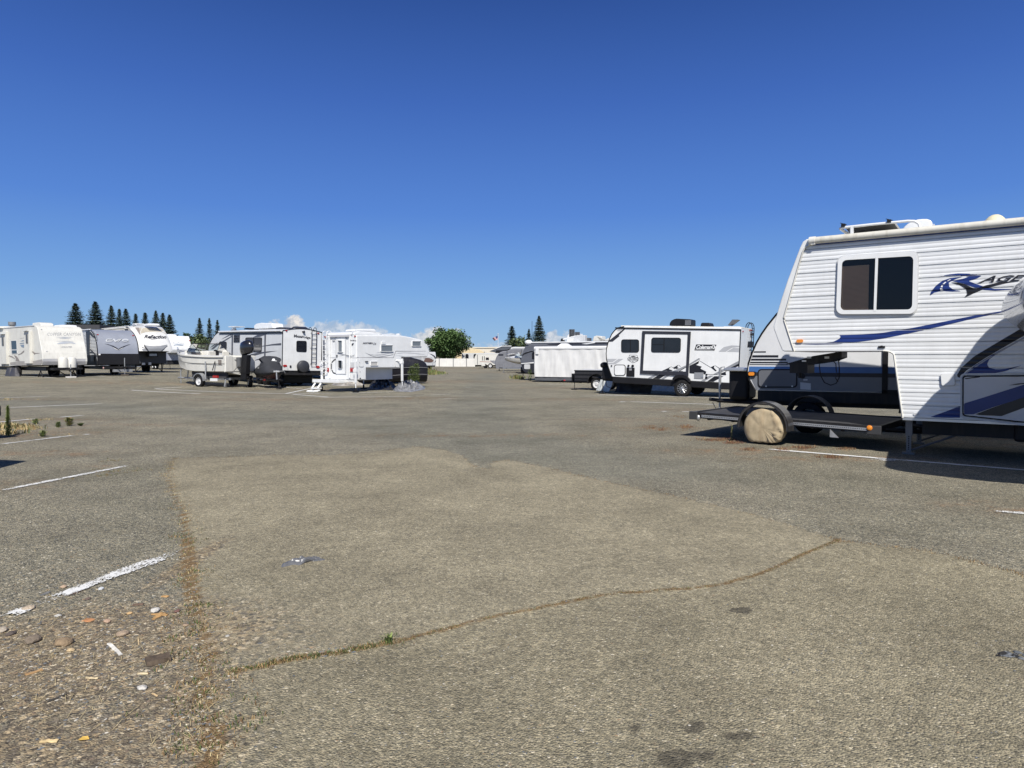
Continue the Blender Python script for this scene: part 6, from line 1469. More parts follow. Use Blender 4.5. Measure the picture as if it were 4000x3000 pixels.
on.decal([qp(c1, (190,1260),(370,1238),(640,1230),(785,1200),(785,1300),(640,1305),(400,1320),(190,1300)), qp(c1, (35,1260),(100,1258),(100,1340),(35,1345))], 'grey_lower_panel', P('warm_grey_lower', (.33,.31,.29), .5), .01)
on.text('DELTA', qp(c1, (372,825),(475,812),(473,795),(372,808)), LET, off=.01, name='side_lettering', res=1)
m = MB(); m.tube([(ol[10][0], -.01, zt), (-9.2, -.01, zt)], .03, 5); m.build('roof_trim', GREYW, root)
ac_unit(root, -4.2, .85, zt, L=1.6, H=.3, rev=True, mat=CREAM); roof_vent(root, -2.0, 2.0, zt, 1.0, .14); roof_vent(root, -7.5, .6, zt, 1.6, .14, CREAM); roof_vent(root, -1.2, 2.2, zt, .25, .08)
# tank cover + jack on the tongue
fx = ol[0][0]
m = MB(); m.rev([(.27, 0), (.27, .5), (.22, .6), (.1, .64), (.001, .64)], (fx+.35, 1.0, .62), 'z', 18); m.rev([(.27, 0), (.27, .5), (.22, .6), (.1, .64), (.001, .64)], (fx+.35, 1.45, .62), 'z', 18); m.build('propane_cover', CREAM, root, smooth=45)
m = MB(); m.box(fx+.05, .4, .5, fx+.55, 2.0, .6); m.build('tongue_shelf', STEEL, root); tongue(root, fx+.0, fx+1.0, 1.22, .5); jack(root, fx+.85, 1.22, .8); m = MB(); m.box(fx+.65, 1.0, 0, fx+1.05, 1.45, .09); m.build('jack_block', P('pale_block', (.62,.60,.56), .9), root)
# scissor stabilisers and tarp on the wheels
m = MB()
for y in (.3, 2.1):
    for x in (-1.2,): m.tube([(x-.35, y, .05), (x, y, .42)], .03, 4); m.tube([(x+.35, y, .05), (x, y, .42)], .03, 4)
m.tube([(-.6, .6, .1), (-.4, 1.0, .42), (-.2, 1.4, .1)], .03, 4); m.tube([(-.2, 1.5, .42), (0, 1.9, .1)], .03, 4); m.build('stabiliser', STEEL, root)
MT = fr.M
for dx, s_ in ((-4.55, 1.0), (-5.5, .9)):
    m = MB(); rings = []
    for i in range(9):
        t = i/8; rr_ = (.62-.34*t)*s_
        rings.append([(dx+rr_*math.cos(a)*(1+.16*noise.noise(Vector((math.cos(a)*3, math.sin(a)*3, t*2+dx)))), -.05+.35*rr_*math.sin(a)*1.4*(1+.2*noise.noise(Vector((math.cos(a)*5, t*4, dx)))), .58*t) for a in [2*math.pi*k/26 for k in range(26)]])
    m.loft(rings); m.build('wheel_tarp', P('dark_tarp', (.045,.045,.055), .6, bump=.4, bscale=8), root, smooth=60)

# evo
prof = qp(c2, (300,1300),(296,1200),(290,1097),(287,1020),(278,930),(262,850),(240,775),(212,715),(185,680),(160,655))
fr, root, body, ol = front_trailer('travel_trailer', 'travel trailer with curved blue-grey front cap over a black lower half', 381, 45.2, -45, 2.44, prof, .60, 8.8, P('corrugated_side', (.62,.63,.64), .35))
on = On(root, body, fr)
def front_skin(fr, root, ol, i0, i1, nm, mat, out=.012, W=2.44, y0=-.01):
    m = MB(); seg_ = ol[i0:i1]; A = []
    for k, (x, z) in enumerate(seg_):
        a = seg_[max(0, k-1)]; b = seg_[min(len(seg_)-1, k+1)]; d = Vector((b[0]-a[0], b[1]-a[1])).normalized(); A.append((x+d.y*out, z-d.x*out))
    m.prism(A+[(x-.05, z-.02) for x, z in seg_[::-1]], y0, W-y0, 'y'); return m.build(nm, mat, root, smooth=30)
cap = front_skin(fr, root, ol, 2, 10, 'front_cap', SILVER); low_ = front_skin(fr, root, ol, 0, 3, 'black_lower_front', BLACK, .02)
onc = On(root, cap, fr)
m = MB(); m.tube([(x+.02, -.012, z) for x, z in ol[:10]], .03, 6); m.tube([(x+.02, 2.452, z) for x, z in ol[:10]], .03, 6); m.build('edge_trim', BLACK, root)
CHROME = P('chrome_lettering', (.70,.72,.74), .2, metal=.3)
def ell(c, cx, cy, rx, ry, n=18, a0=0, a1=360): return [c(cx+rx*math.cos(R(a0+(a1-a0)*k/n)), cy+ry*math.sin(R(a0+(a1-a0)*k/n))) for k in range(n+(a1-a0 != 360))]
EV = [qp(c2, (440,850),(462,826),(560,824),(548,836),(474,838),(462,850),(470,868),(545,868),(560,880),(455,880),(438,868)), qp(c2, (490,858),(500,846),(585,846),(578,858)),
      qp(c2, (570,826),(600,826),(625,862),(660,840),(700,826),(720,828),(680,846),(628,882),(608,880)), qp(c2, (668,826),(742,826),(672,880),(648,876),(700,842)),
      ell(c2, 800, 853, 62, 28)]
onc.decal([[(p[0]+1.0, p[1]+.8) for p in q] for q in EV], 'lettering_shadow', CHAR, .012)
onc.decal(EV, 'chrome_lettering', CHROME, .02)
onc.decal([ell(c2, 805, 857, 42, 14)], 'letter_gap', SILVER, .028)
onc.text('STEALTH', qp(c2, (735,900),(870,900),(872,890),(737,890)), MGREY, off=.015, name='small_lettering', res=1)
onc.decal([qp(c2, (415,915),(500,928),(580,952),(640,985),(675,1012),(715,985),(780,955),(850,932),(905,925),(840,945),(770,980),(710,1018),(675,1028),(640,1015),(590,980),(520,945))], 'black_chevron', CHAR, .012)
onc.decal([qp(c2, (560,978),(620,1000),(672,1030),(735,995),(790,978),(730,1008),(672,1038),(610,1012))], 'white_chevron', GREYW, .018)
for u, c in ((291, RED), (947, RED)): onc.stick(rrq(q4(c2, u-16, (752 if u < 500 else 768)-6, u+16, (752 if u < 500 else 768)+6), 1), 0, .04, 'marker_lamp', c)
onl = On(root, low_, fr); onl.stick(q4(c2, 306, 1100, 342, 1125), 0, .02, 'white_label', WHITE2); onl.stick(q4(c2, 437, 1345, 530, 1370), 0, .1, 'red_white_label', P('pink_label', (.6,.3,.32), .5)) if False else None
q0 = fr.X(c2(483,1357), .3); m = MB(); m.box(.28, q0[0]-.3, q0[1]-.05, .3, q0[0]+.3, q0[1]+.05); m.build('warning_label', P('pink_label', (.62,.40,.40), .5), root)
# side: corrugated strips, pillar, graphics
m = MB()
for k in range(20):
    z = ol[2][1]+.05+k*.095
    if z < ol[9][1]-.1: m.tube([(min(-.05, -.02-.06*max(0, k-10)), -.003, z), (-6, -.003, z)], .018, 4)
m.build('siding_ribs', WHITE2, root)
on.decal([qp(c2, (80,680),(115,660),(150,680),(148,1300),(110,1300))], 'dark_pillar', CHAR, .03)
on.decal([qp(c2, (150,680),(200,730),(245,790),(235,805),(190,775),(150,730)), qp(c2, (160,1005),(200,1040),(285,1130),(280,1150),(210,1080),(160,1030)), qp(c2, (155,1060),(210,1068),(210,1085),(155,1080))], 'black_side_swoosh', CHAR, .03)
on.decal([qp(c2, (80,1130),(300,1110),(300,1300),(80,1300))], 'black_lower_side', BLACK, .03)
on.hatch(q4(c2, 175, 1130, 240, 1245), 2, .8, DGREY, BLACK, d=.06)
m = MB(); m.tube([(ol[9][0], -.02, ol[9][1]+.02), (-8.8, -.02, ol[9][1]+.02)], .05, 6); m.build('roof_trim', WHITE2, root)
fx = ol[0][0]; tongue(root, fx-.1, fx+1.1, 1.22, .55); m = MB(); m.box(fx+.2, .75, .25, fx+.5, 1.9, .42); m.build('battery_tray', GALV, root)
jack(root, fx+.95, 1.3, 1.15, GALV); m = MB(); m.box(fx+.8, 1.1, 0, fx+1.1, 1.5, .1); m.build('jack_block', P('old_wood_block', (.09,.075,.06), .9), root)
m = MB(); m.box(fx+.05, .3, .42, fx+.4, 2.1, .6); m.build('tongue_cover', BLACK, root, bevel=.03)

# reflection fifth wheel
prof = qp(c2, (1050,1048),(1042,1000),(1025,930),(1000,850),(975,780),(945,715),(905,650),(860,590))
fr, root, body, ol = front_trailer('fifth_wheel_trailer', 'beige and white fifth wheel with bulging nose and dark script lettering, third from the left', 541, 53.6, -45, 2.5, prof, 1.0, 9.5, P('sand_white', (.66,.64,.59), .35, dirt=.1), wheels=False, cat='fifth wheel trailer')
# cut-back lower body
x1_ = fr.S(c2(1020,1200))[0]
zt = ol[7][1]; z0_ = ol[0][1]
bpy.data.objects.remove(body)
pf = ol[:8]; ol2 = pf+[(-9.5, zt), (-9.5, .75), (-1.9, .75), (-1.9, z0_-.02), ]
m = MB(); m.prism(ol2, 0, 2.5, 'y'); body = m.build('body', P('sand_white', (.66,.64,.59), .35, dirt=.1), root, bevel=.04, seg=3)
# bulging moulded nose
rings = []
for y in [0, .1, .25, .5, .85, 1.25, 1.65, 2.0, 2.25, 2.4, 2.5]:
    bul = .35*math.sin(math.pi*y/2.5)**.6 if 0 < y < 2.5 else 0; ring = []
    for k, (x, z) in enumerate(pf): 
        t = k/(len(pf)-1); ring.append((x+bul*math.sin(math.pi*min(1, .15+t*.8)), y, z+(.14*math.sin(math.pi*y/2.5) if k == len(pf)-1 else 0)))
    ring += [(pf[-1][0]-.5, y, zt-.02+.10*math.sin(math.pi*y/2.5)), (pf[0][0]-.5, y, z0_)]
    rings.append(ring)
m = MB(); m.loft(rings); cap = m.build('nose_cap', P('nose_gelcoat', (.68,.68,.66), .22, coat=.4), root, smooth=40)
onc = On(root, cap, fr)
BE = P('beige_graphic', (.46,.42,.34), .4)
onc.decal([qp(c2, (985,615),(1055,615),(1075,700),(1085,770),(1050,720)), qp(c2, (1500,640),(1560,650),(1590,740),(1600,800),(1560,740)) ], 'taupe_panel', TAUPE, .01)
onc.decal([qp(c2, (1085,700),(1120,630),(1200,618),(1400,620),(1500,650),(1560,720),(1540,730),(1480,700),(1350,690),(1180,700),(1090,730)), qp(c2, (1050,640),(1060,615),(1110,615),(1080,690))], 'beige_arch', BE, .008)
onc.decal([qp(c2, (1052,1045),(1060,970),(1150,985),(1240,1045)), qp(c2, (1160,940),(1250,955),(1350,960),(1450,955),(1580,930),(1570,960),(1480,1050),(1240,1050)), ], 'grey_lower_nose', MGREY, .01)
onc.decal([qp(c2, (1150,930),(1165,935),(1240,1050),(1215,1050),(1165,990),(1150,960)), qp(c2, (1575,955),(1590,950),(1480,1052),(1460,1052)), qp(c2, (1065,962),(1145,985),(1140,992),(1065,972))], 'dark_edge_line', CHAR, .016)
RL = P('script_charcoal', (.05,.05,.06), .3)
onc.text('Reflection', qp(c2, (1150,815),(1560,822),(1565,760),(1160,752)), RL, shear=.25, bold=.03, off=.02, res=2, space=.95)
onc.decal([qp(c2, (1230,815),(1290,828),(1350,822),(1420,815),(1350,830),(1290,836))], 'letter_flourish', RL, .02)
m = MB(); m.box(-1.85, .05, .75, -1.2, 2.45, z0_); m.box(-9.3, .02, .7, -1.9, 2.48, .8); m.build('lower_front', P('charcoal_lower', (.055,.055,.06), .5), root)
m = MB(); m.prism([(-1.2, z0_), (-.3, z0_), (-1.2, z0_-.1)], .1, 2.4, 'y'); m.box(-1.0, .9, z0_-.45, -.45, 1.6, z0_); m.build('king_pin_box', STEEL, root); m = MB(); m.box(-.9, .95, z0_-.38, -.44, 1.5, z0_-.2); m.build('pin_plate', GALV, root)
m = MB(); m.box(-1.19, .62, .62, -1.17, .85, .8); m.box(-1.19, 1.1, .62, -1.17, 1.3, .82); m.build('white_mudflap', WHITE2, root)
for y in (.25, 2.2):
    m = MB(); m.tube([(-1.5, y, .03), (-1.5, y, .8)], .05, 4); m.tube([(-1.5, y, .1), (-1.1 , y-.0, .75)], .02, 4); m.tube([(-1.5, y, .1), (-1.5, y+(-.7 if y > 1 else .7), .75)], .025, 4)
    m.build('landing_leg', STEEL, root)
chassis(root, -9.2, -2.0, 2.5, .5, .75)
for x in (-5.5, -6.4): wheel(root, x, .14, .38, .23, 'dark'); wheel(root, x, 2.36, .38, .23, 'dark', side=1)
m = MB(); m.tube([(ol[7][0], -.02, zt), (-9.5, -.02, zt)], .05, 6); m.build('roof_trim', CREAM, root)
m = MB(); a0 = Vector((pf[-1][0]+.0, -.25, zt-.12)); m.tube([a0, (pf[-1][0]-5.5, -.25, zt-.12)], .07, 8); m.tube([(pf[-1][0]-.2, -.25, zt-.3), (pf[-1][0]-5.0, -.25, zt-.25)], .05, 6); m.build('awning_roll', CREAM, root)
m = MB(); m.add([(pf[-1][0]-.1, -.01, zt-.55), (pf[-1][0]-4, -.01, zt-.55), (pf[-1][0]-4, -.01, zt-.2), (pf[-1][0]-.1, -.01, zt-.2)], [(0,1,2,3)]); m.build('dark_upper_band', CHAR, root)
ac_unit(root, -4.5, .9, zt, mat=WHITE2); roof_vent(root, -1.5, 1.5, zt+.08, .9, .16); roof_vent(root, -2.2, .4, zt, .25, .16, GALV)

# white fifth wheel behind the boat
prof = qp(c3, (30,820),(32,760),(36,700),(45,620),(50,560),(40,520))
fr = Fr(666, 70, -45); root = thing('fifth_wheel_trailer', 'plain white fifth wheel with slanted nose and faint lettering, behind the cream motorboat', 'fifth wheel trailer', fr.M); S = fr.S
pf = [S(p) for p in qp(c3, (15,822),(20,760),(15,700),(0,620),(-12,560),(-25,515))]; W5 = min(2.6, fr.X(c3(400,700), pf[0][0])[0])
zt = pf[-1][1]; m = MB(); m.prism(pf+[(-9, zt), (-9, .85), (-1.6, .85), (-1.6, pf[0][1])], 0, W5, 'y'); body = m.build('body', WHITE2, root, bevel=.05)
on = On(root, body, fr)
on.text('Road Runner', qp(c3, (75,655),(275,655),(278,632),(78,632)), LET, shear=.1, off=.02, res=1)
on.decal([qp(c3, (75,682),(150,665),(230,672),(300,680),(220,682),(150,678),(90,690)), qp(c3, (100,690),(200,684),(290,688),(200,692))], 'blue_swoosh', P('print_blue', (.20,.26,.34), .5), .02)
on.decal([qp(c3, (30,778),(400,778),(400,815),(30,815))], 'grey_lower_band', GREYW, .02)
on.stick(rrq(q4(c3, 355, 598, 378, 610), 1), 0, .05, 'marker_lamp', RED)
m = MB(); m.box(-1.62, .05, .95, -.9, W5-.05, pf[0][1]-.0); m.build('lower_front', P('cool_grey_lower', (.30,.32,.38), .5), root)
m = MB(); m.box(-9, .05, .5, -1, W5-.05, .9); m.build('underbody', STEEL, root); jack(root, -1.3, .4, .9, STEEL); jack(root, -1.3, W5-.4, .9, STEEL)
m = MB()
for x in (-4.5, -5.4): wheel(root, x, .14, .38)
for k, x in enumerate((.2,)): roof_vent(root, -1.6, .6, zt, .9, .2, WHITE2)

# ================= black tarp covered vehicle =================
fr = Fr(1545, 43, 20)
root = thing('covered_vehicle', 'vehicle wrapped in shiny black tarpaulin tied with a grey rope, behind the truck camper', 'covered vehicle', fr.M)
S = fr.S
TARP = P('black_tarpaulin', (.014,.014,.019), .42, var=.3, bump=.5, bscale=5, spec=.3)
x1_ = S(c5(1800,800), 1.0)[0]
rings = []; sec = [(-3.6,.8,.7),(-3.2,1.25,.95),(-2.4,1.6,1.05),(-1.2,2.0,1.1),(0,2.05,1.12),(.5,1.95,1.12),(.9,1.72,1.1),(x1_-.5,1.62,1.05),(x1_-.15,1.35,.95),(x1_-.02,.95,.8),(x1_,.6,.6)]
for i, (x, zt0, hw) in enumerate(sec):
    ring = []
    for k in range(30):
        a = 2*math.pi*k/30; cy, sz = math.cos(a), math.sin(a)
        y = hw*(abs(cy)**.45)*(1 if cy > 0 else -1); z = .9+(zt0-.9)*(abs(sz)**.6) if sz > 0 else .9-.82*(abs(sz)**.5)
        if sz < -.05: y *= .95-.12*abs(sz)
        nn = .07*noise.noise(Vector((x*1.8, y*2, z*2.2)))+.04*noise.noise(Vector((x*5, y*4, z*5)))
        ring.append((x+nn, 1.1+y+nn*(1 if y > 0 else -1), max(.05, z+nn)))
    rings.append(ring)
m = MB(); m.loft(rings); cv = m.build('tarpaulin', TARP, root, smooth=70)
md = cv.modifiers.new('s', 'SUBSURF'); md.levels = md.render_levels = 1
m = MB()
for zz in (.55, .98):
    m.tube([(x, 1.1-hw-.03, zz+.06*math.sin(x*1.3)) for x, _, hw in sec[1:-1]]+[(x1_+.05, 1.1, zz)], .018, 5)
m.build('rope', P('grey_rope', (.18,.18,.19), .8), root)

# fifth wheel with brown swoosh, far
fr = Fr(1703, 96, -47)
root = thing('travel_trailer', 'far trailer with a big brown swoosh on its end, left of the white fence', 'travel trailer', fr.M)
S = fr.S; zt = S(c5(1900,585))[1]; zb_ = S(c5(1990,800))[1]
m = MB(); fr2 = fr
W7 = 2.4; m.prism([(0, zb_), (.05, zb_+1.2), (-.1, zb_+1.9), (-.75, zt), (-8, zt), (-8, zb_)], -2.4, 0, 'y'); body = m.build('body', GREYW, root, bevel=.05)
on = On(root, body, fr)
on.decal([qp(c5, (1768,735),(1775,700),(1800,680),(1740,670),(1850,672),(1900,690),(1940,730),(1900,745),(1850,748))], 'brown_swoosh', P('brown_graphic', (.14,.085,.07), .5), .03)
on.decal([qp(c5, (1860,640),(1930,670),(1960,710),(1950,735),(1900,745),(1940,720),(1930,690),(1900,665))], 'white_swoosh', WHITE2, .035)
on.decal([qp(c5, (1850,600),(1900,612),(1950,640),(1975,690),(1970,720),(1950,750),(1960,700),(1935,655),(1890,620))], 'dark_edge', CHAR, .03)
m = MB(); m.box(-7.8, -2.3, .45, -.05, -.1, zb_); m.build('underbody', STEEL, root); wheel(root, -1.6, -.15, .36, .2); wheel(root, -2.5, -.15, .36, .2)
q_ = fr.X(c5(1900,830), .1); tongue(root, -.3, .9, -1.2, .55, .5); jack(root, .8, -1.2, .9)

# dark trailer glimpsed between the ladder trailer and the camper
fr = Fr(1262, 52, -45)
root = thing('travel_trailer', 'slate blue corrugated trailer glimpsed in the gap between the ladder trailer and the truck camper', 'travel trailer', fr.M)
zt = fr.S(c5(85,375))[1]; m = MB(); m.prism([(-6, .7), (.1, .7), (.2, 1.6), (0, zt-.3), (-.3, zt), (-6, zt)], -.3, 2.1, 'y'); m.build('body', P('slate_siding', (.115,.125,.15), .35), root, bevel=.03)
m = MB()
for k in range(16): m.tube([(-6, -.305, 1.0+k*.12), (.02, -.305, 1.0+k*.12)], .02, 4)
for k in range(14): m.tube([(.16, -.28, .9+k*.11), (.16, 2.08, .9+k*.11)], .03, 4)
m.build('siding_ribs', P('slate_ribs', (.17,.18,.21), .35), root); m = MB(); m.box(-5.8, -.2, .4, -.1, 2.0, .7); m.build('underbody', STEEL, root)
for x in (-2.2, -3.1): wheel(root, x, -.15, .36)
tongue(root, -.2, .9, .9, .5); jack(root, .8, .9, .9)

# ================= two trailers cut by the left edge =================
def side_trailer(label, corner, ang, L, W, z0, z1, mat, back=None):
    M = Matrix.Translation((corner[0], corner[1], 0)) @ Matrix.Rotation(R(ang), 4, 'Z')
    root = thing('travel_trailer', label, 'travel trailer', M)
    # local: +y along the stall (far end at y=0), body extends to -y and -x
    m = MB(); prf = [(0, z0), (0, z1-.1), (-.1, z1), (-L+.9, z1), (-L+.25, z1-.7), (-L, z0+.8), (-L+.15, z0)]
    m.prism([(a, b) for a, b in prf], -W, 0, 'x'); body = m.build('body', mat, root, bevel=.03)
    m = MB(); m.box(-W+.1, -L+.3, z0-.25, -.1, -.05, z0); m.build('underbody', STEEL, root)
    for y in (-L*.5, -L*.5-.9):
        for x, sd in ((-.14, 1), (-W+.14, -1)):
            w_ = wheel(root, 0, 0, .36); w_.matrix_basis = Matrix.Translation((x, y, 0)) @ Matrix.Rotation(R(90 if sd > 0 else -90), 4, 'Z')
    for ya in (-1.3, -3.2):
        m = MB(); m.box(0, ya-.5, z0+1.1, .02, ya+.5, z0+1.75); f = m.build('window', BLACK, root, bevel=.01); m = MB(); m.box(.02, ya-.45, z0+1.15, .026, ya+.45, z0+1.7); m.build('pane', DARKG, f)
    m = MB(); m.box(-W+.2, .0, z0-.2, -.12, .30, z0-.06); m.build('rear_bumper', STEEL, root)
    return root
a_ = side_trailer('travel trailer wholly left of the frame whose shadow corner falls on the asphalt', (-7.2, 7.98), -14.5, 6.5, 2.4, .65, 3.0, WHITE2)
M = Matrix.Translation((-10.5, 13.42, 0)) @ Matrix.Rotation(R(-14.5), 4, 'Z')
r_ = thing('utility_trailer', 'low dark trailer cut off by the left edge, only its black bumper end showing', 'utility trailer', M)
m = MB(); m.box(-1.9, -3.2, .55, -.2, -.05, .60); m.build('deck', STEEL, r_)
for n_, b_ in (('side_wall', (-.24, -3.2, .601, -.2, -.05, 1.05)), ('side_wall', (-1.9, -3.2, .601, -1.86, -.05, 1.05)), ('tail_gate', (-1.859, -.09, .601, -.241, -.05, 1.05)), ('front_wall', (-1.859, -3.2, .601, -.241, -3.16, 1.05))):
    m = MB(); m.box(*b_); m.build(n_, BLACK, r_)
m = MB()
for x in (-1.5, -.6): m.box(x, -3.2, .47, x+.08, -.05, .549)
m.build('chassis', STEEL, r_)
for x, sd in ((-.02, 1), (-2.08, -1)):
    w_ = wheel(r_, 0, 0, .30); w_.matrix_basis = Matrix.Translation((x, -1.7, 0)) @ Matrix.Rotation(R(90 if sd > 0 else -90), 4, 'Z')
m = MB(); m.box(-1.9, .0, .46, .36, .30, .68); m.build('rear_bumper', P('bumper_rubber', (.03,.026,.026), .8, dirt=.3), r_, bevel=.03)
m = MB(); m.box(.18, .05, .8, .25, .14, 1.12); m.box(.2, .08, .68, .23, .11, .8); m.build('tail_lamp', BLACK, r_)
# ================= white fence, buildings =================
YF = 135
def at(px, Y, z=0): return Vector((ray(px, 1400).x*Y, Y, z))
fa, fb = at(1690, YF), at(1862, YF)
root = thing('white_fence', 'long white panel fence closing the lot, below the round green tree', 'fence', fa)
Lf = (fb-fa).length; d_ = 1.72
FEN = P('white_fence_panel', (.66,.65,.62), .6, dirt=.25, scale=.6)
xs_ = [at(c6(u, 0)[0], YF).x-fa.x for u in (100, 255, 395, 540, 683, 820, 955, 1090, 1230)]
for x0, x1 in zip(xs_, xs_[1:]):
    m = MB(); m.box(x0+.12, 0, .0, x1-.02, .06, 1.58); m.build('panel', FEN, root)
for k, x in enumerate(xs_):
    m = MB(); m.box(x-.02, -.05, 0, x+.11, .08, 1.66); m.build('post', P('fence_post_dark', (.17,.17,.18), .6) if k % 2 == 0 else FEN, root)
# long beige warehouse
root = thing('warehouse', 'long flat beige warehouse beyond the fence, below the flag', 'building', at(1700, 260))
x1_ = at(c6(1600, 0)[0]+90, 260).x-at(1700, 260).x; zt = 1.6+(1400-c6(0,828)[1])/2700*260
m = MB(); m.box(0, 0, 0, x1_, 30, zt); m.build('wall', P('beige_stucco', (.62,.57,.48), .9), root)
m = MB(); m.box(-.3, -.3, zt-.25, x1_+.3, 30.3, zt+.15); m.build('parapet', P('beige_trim', (.62,.57,.46), .8), root)
for k in range(5):
    m = MB(); m.box(4+k*5.2, -.06, 0, 7.2+k*5.2, 0, 3.6); m.build('roller_door', GREYW, root)
root = thing('storage_building', 'pale grey metal shed with dark vertical seams just right of the round tree', 'building', at(c6(985, 0)[0], 190))
x1_ = at(c6(1290, 0)[0], 190).x-at(c6(985, 0)[0], 190).x; zt = 1.6+(1400-c6(0,925)[1])/2700*190
m = MB(); m.box(-2, 0, 0, x1_, 12, zt); m.build('wall', P('pale_grey_metal', (.50,.50,.54), .5), root)
m = MB(); m.box(-2.2, -.2, zt, x1_+.2, 12.2, zt+.18); m.build('roof', GREYW, root)
m = MB()
for k in range(7): m.box(k*1.3, -.03, 0, k*1.3+.12, 0, zt); 
m.build('wall_seams', LGREY, root)
# dark hipped canopy roof and buildings on the right
Yc = 118
root = thing('carport', 'dark carport roof with white edge sloping down left, behind the grey covered trailer', 'carport', at(c6(1430, 0)[0], Yc))
def bz(u, v, Y=Yc): return (at(c6(u, 0)[0], Y).x-at(c6(1430, 0)[0], Yc).x, 1.6+(1400-c6(0, v)[1])/2700*Y)
pr_ = [bz(*p) for p in ((1430,905),(1560,850),(1680,800),(1885,800),(1885,830),(1850,858),(1700,890),(1550,930))]
m = MB(); m.prism(pr_, 0, 7, 'y'); m.build('roof', P('slate_roof', (.07,.08,.095), .7), root)
m = MB(); q = [bz(*p) for p in ((1430,905),(1560,850),(1680,795),(1885,792),(1885,806),(1690,808),(1560,858))]; m.prism(q, -.1, 0, 'y'); m.build('fascia', WHITE2, root)
m = MB()
for x in (1.2, 7.0): 
    for y in (.3, 6.5): m.box(x, y, 0, x+.2, y+.2, 3.1)
m.build('post', WHITE2, root)
root = thing('motorhome', 'white motorhome roofline showing between the carport and the dark corrugated trailer', 'motorhome', at(c6(1890, 0)[0], 108))
zt = 1.6+(1400-c6(0,818)[1])/2700*108; m = MB(); m.prism([(-.6, .7), (-.8, 1.6), (-.1, zt-.1), (.2, zt), (9, zt), (9, .7)], 0, 2.5, 'y'); b_ = m.build('body', GREYW, root, bevel=.05)
m = MB(); m.box(3, -.02, zt-1, 4.2, 0, zt-.4); m.build('window', DARKG, root); m = MB(); m.box(2.6, .6, zt, 3.9, 1.6, zt+.3); m.build('air_conditioner', WHITE2, root, bevel=.06)
m = MB(); m.box(6.5, .6, zt, 7.4, 1.6, zt+.28); m.build('roof_vent', WHITE2, root, bevel=.06)
for x in (1.2, 6.5): wheel(root, x, .12, .42)
# dark building behind the curved front trailers
root = thing('dark_shed', 'low dark flat roof band seen above the blue-grey front trailer, before the redwoods', 'building', at(318, 85, .3))
x1_ = at(392, 85).x-at(318, 85).x; zt = 1.3+(1400-1269)/2700*85
m = MB(); m.box(-1, 0, 0, x1_, 10, zt-.45); m.build('wall', GREYW, root); m = MB(); m.box(-1.2, -.2, zt-.45, x1_+.15, 10.2, zt); m.build('roof', P('dark_fascia', (.045,.045,.05), .6), root)
root = thing('vent_stack', 'fat grey metal vent pipe rising behind the cream-white trailer at the left', 'vent pipe', at(52, 62, 0))
zt = 1.6+(1400-1258)/2700*62; m = MB(); m.rev([(.20, 0), (.20, zt-.25), (.29, zt-.24), (.29, zt), (.001, zt)], (0, 0, 0), 'z', 20); m.rev([(.31, 0), (.31, .06), (.26, .06)], (0, 0, zt-.32), 'z', 20); m.build('pipe', P('dull_zinc', (.27,.28,.29), .5, metal=.3, dirt=.3), root, smooth=50)
m = MB(); m.box(-.5, -.5, 0, .5, .5, .3); m.build('base', GREYW, root)
# row of far RV roofs glimpsed behind fence (left part)
for px_, w_, z1_, lab, mt in ((1787, 5.5, 3.0, 'cream arched camper roof peeking over the white fence', P('cream_arch', (.66,.55,.36), .6)),):
    root = thing('camper_trailer', lab, 'trailer', at(px_-12, 150)); Lc = 24/2700*150*6.2/4.2
    m = MB(); m.prism([(0, .6), (0, 2.3), (.3, 3.1), (1.0, 3.75), (2.4, 3.95), (5.4, 3.6), (6.4, 3.0), (6.6, .6)], 0, 2.3, 'y'); m.build('body', mt, root, bevel=.08)
    wheel(root, 3.2, .1, .35)
# arched white frames between fence and shed
root = thing('window_screen_row', 'row of small dark arched openings in a pale wall right behind the fence', 'wall', at(c6(860, 0)[0], 148))
m = MB(); m.box(0, 0, 0, 9.2, .3, 2.75); m.build('wall', GREYW, root)
for k in range(5):
    m = MB(); x = .8+k*1.75; m.prism([(x, 1.55)]+[(x+.35+.35*math.cos(R(a)), 2.25+.32*math.sin(R(a))) for a in range(180, -1, -30)]+[(x+.7, 1.55)], -.02, 0, 'y'); m.build('arched_window', DARKG, root)

# ================= flag =================
Yg = 150; p_ = at(c6(1610, 0)[0], Yg)
root = thing('flagpole', 'thin white flagpole flying a flag above the carport', 'flagpole', p_)
zt = 1.6+(1400-c6(0,565)[1])/2700*Yg
m = MB(); m.tube([(0, 0, 0), (0, 0, zt)], .09, 8, .05); m.ball((0, 0, zt+.1), .13, .13, .13, 8); m.build('pole', P('pole_white', (.66,.66,.68), .4), root, smooth=50)
m = MB(); vs = []; nx_, nz_ = 24, 14; k_ = Yg/2700
A = [c6(1604, 585), c6(1490, 640)]; Bq = [c6(1600, 672), c6(1535, 692)]
for j in range(nz_+1):
    for i in range(nx_+1):
        u, v = i/nx_, j/nz_
        tx = (c6(1604,585)[0]*(1-u)+c6(1490,640)[0]*u)*(1-v)+(c6(1600,672)[0]*(1-u)+c6(1535,692)[0]*u)*v
        ty = (c6(1604,585)[1]*(1-u)+c6(1490,640)[1]*u)*(1-v)+(c6(1600,672)[1]*(1-u)+c6(1535,692)[1]*u)*v
        vs.append(((tx-c6(1610, 0)[0])*k_, .25*math.sin(u*7+v*1.5)*u, 1.6+(1400-ty)*k_))
fs = [(j*(nx_+1)+i, j*(nx_+1)+i+1, (j+1)*(nx_+1)+i+1, (j+1)*(nx_+1)+i) for j in range(nz_) for i in range(nx_)]
fl = bpy.data.meshes.new('flag'); fl.from_pydata(vs, [], fs); fl.update()
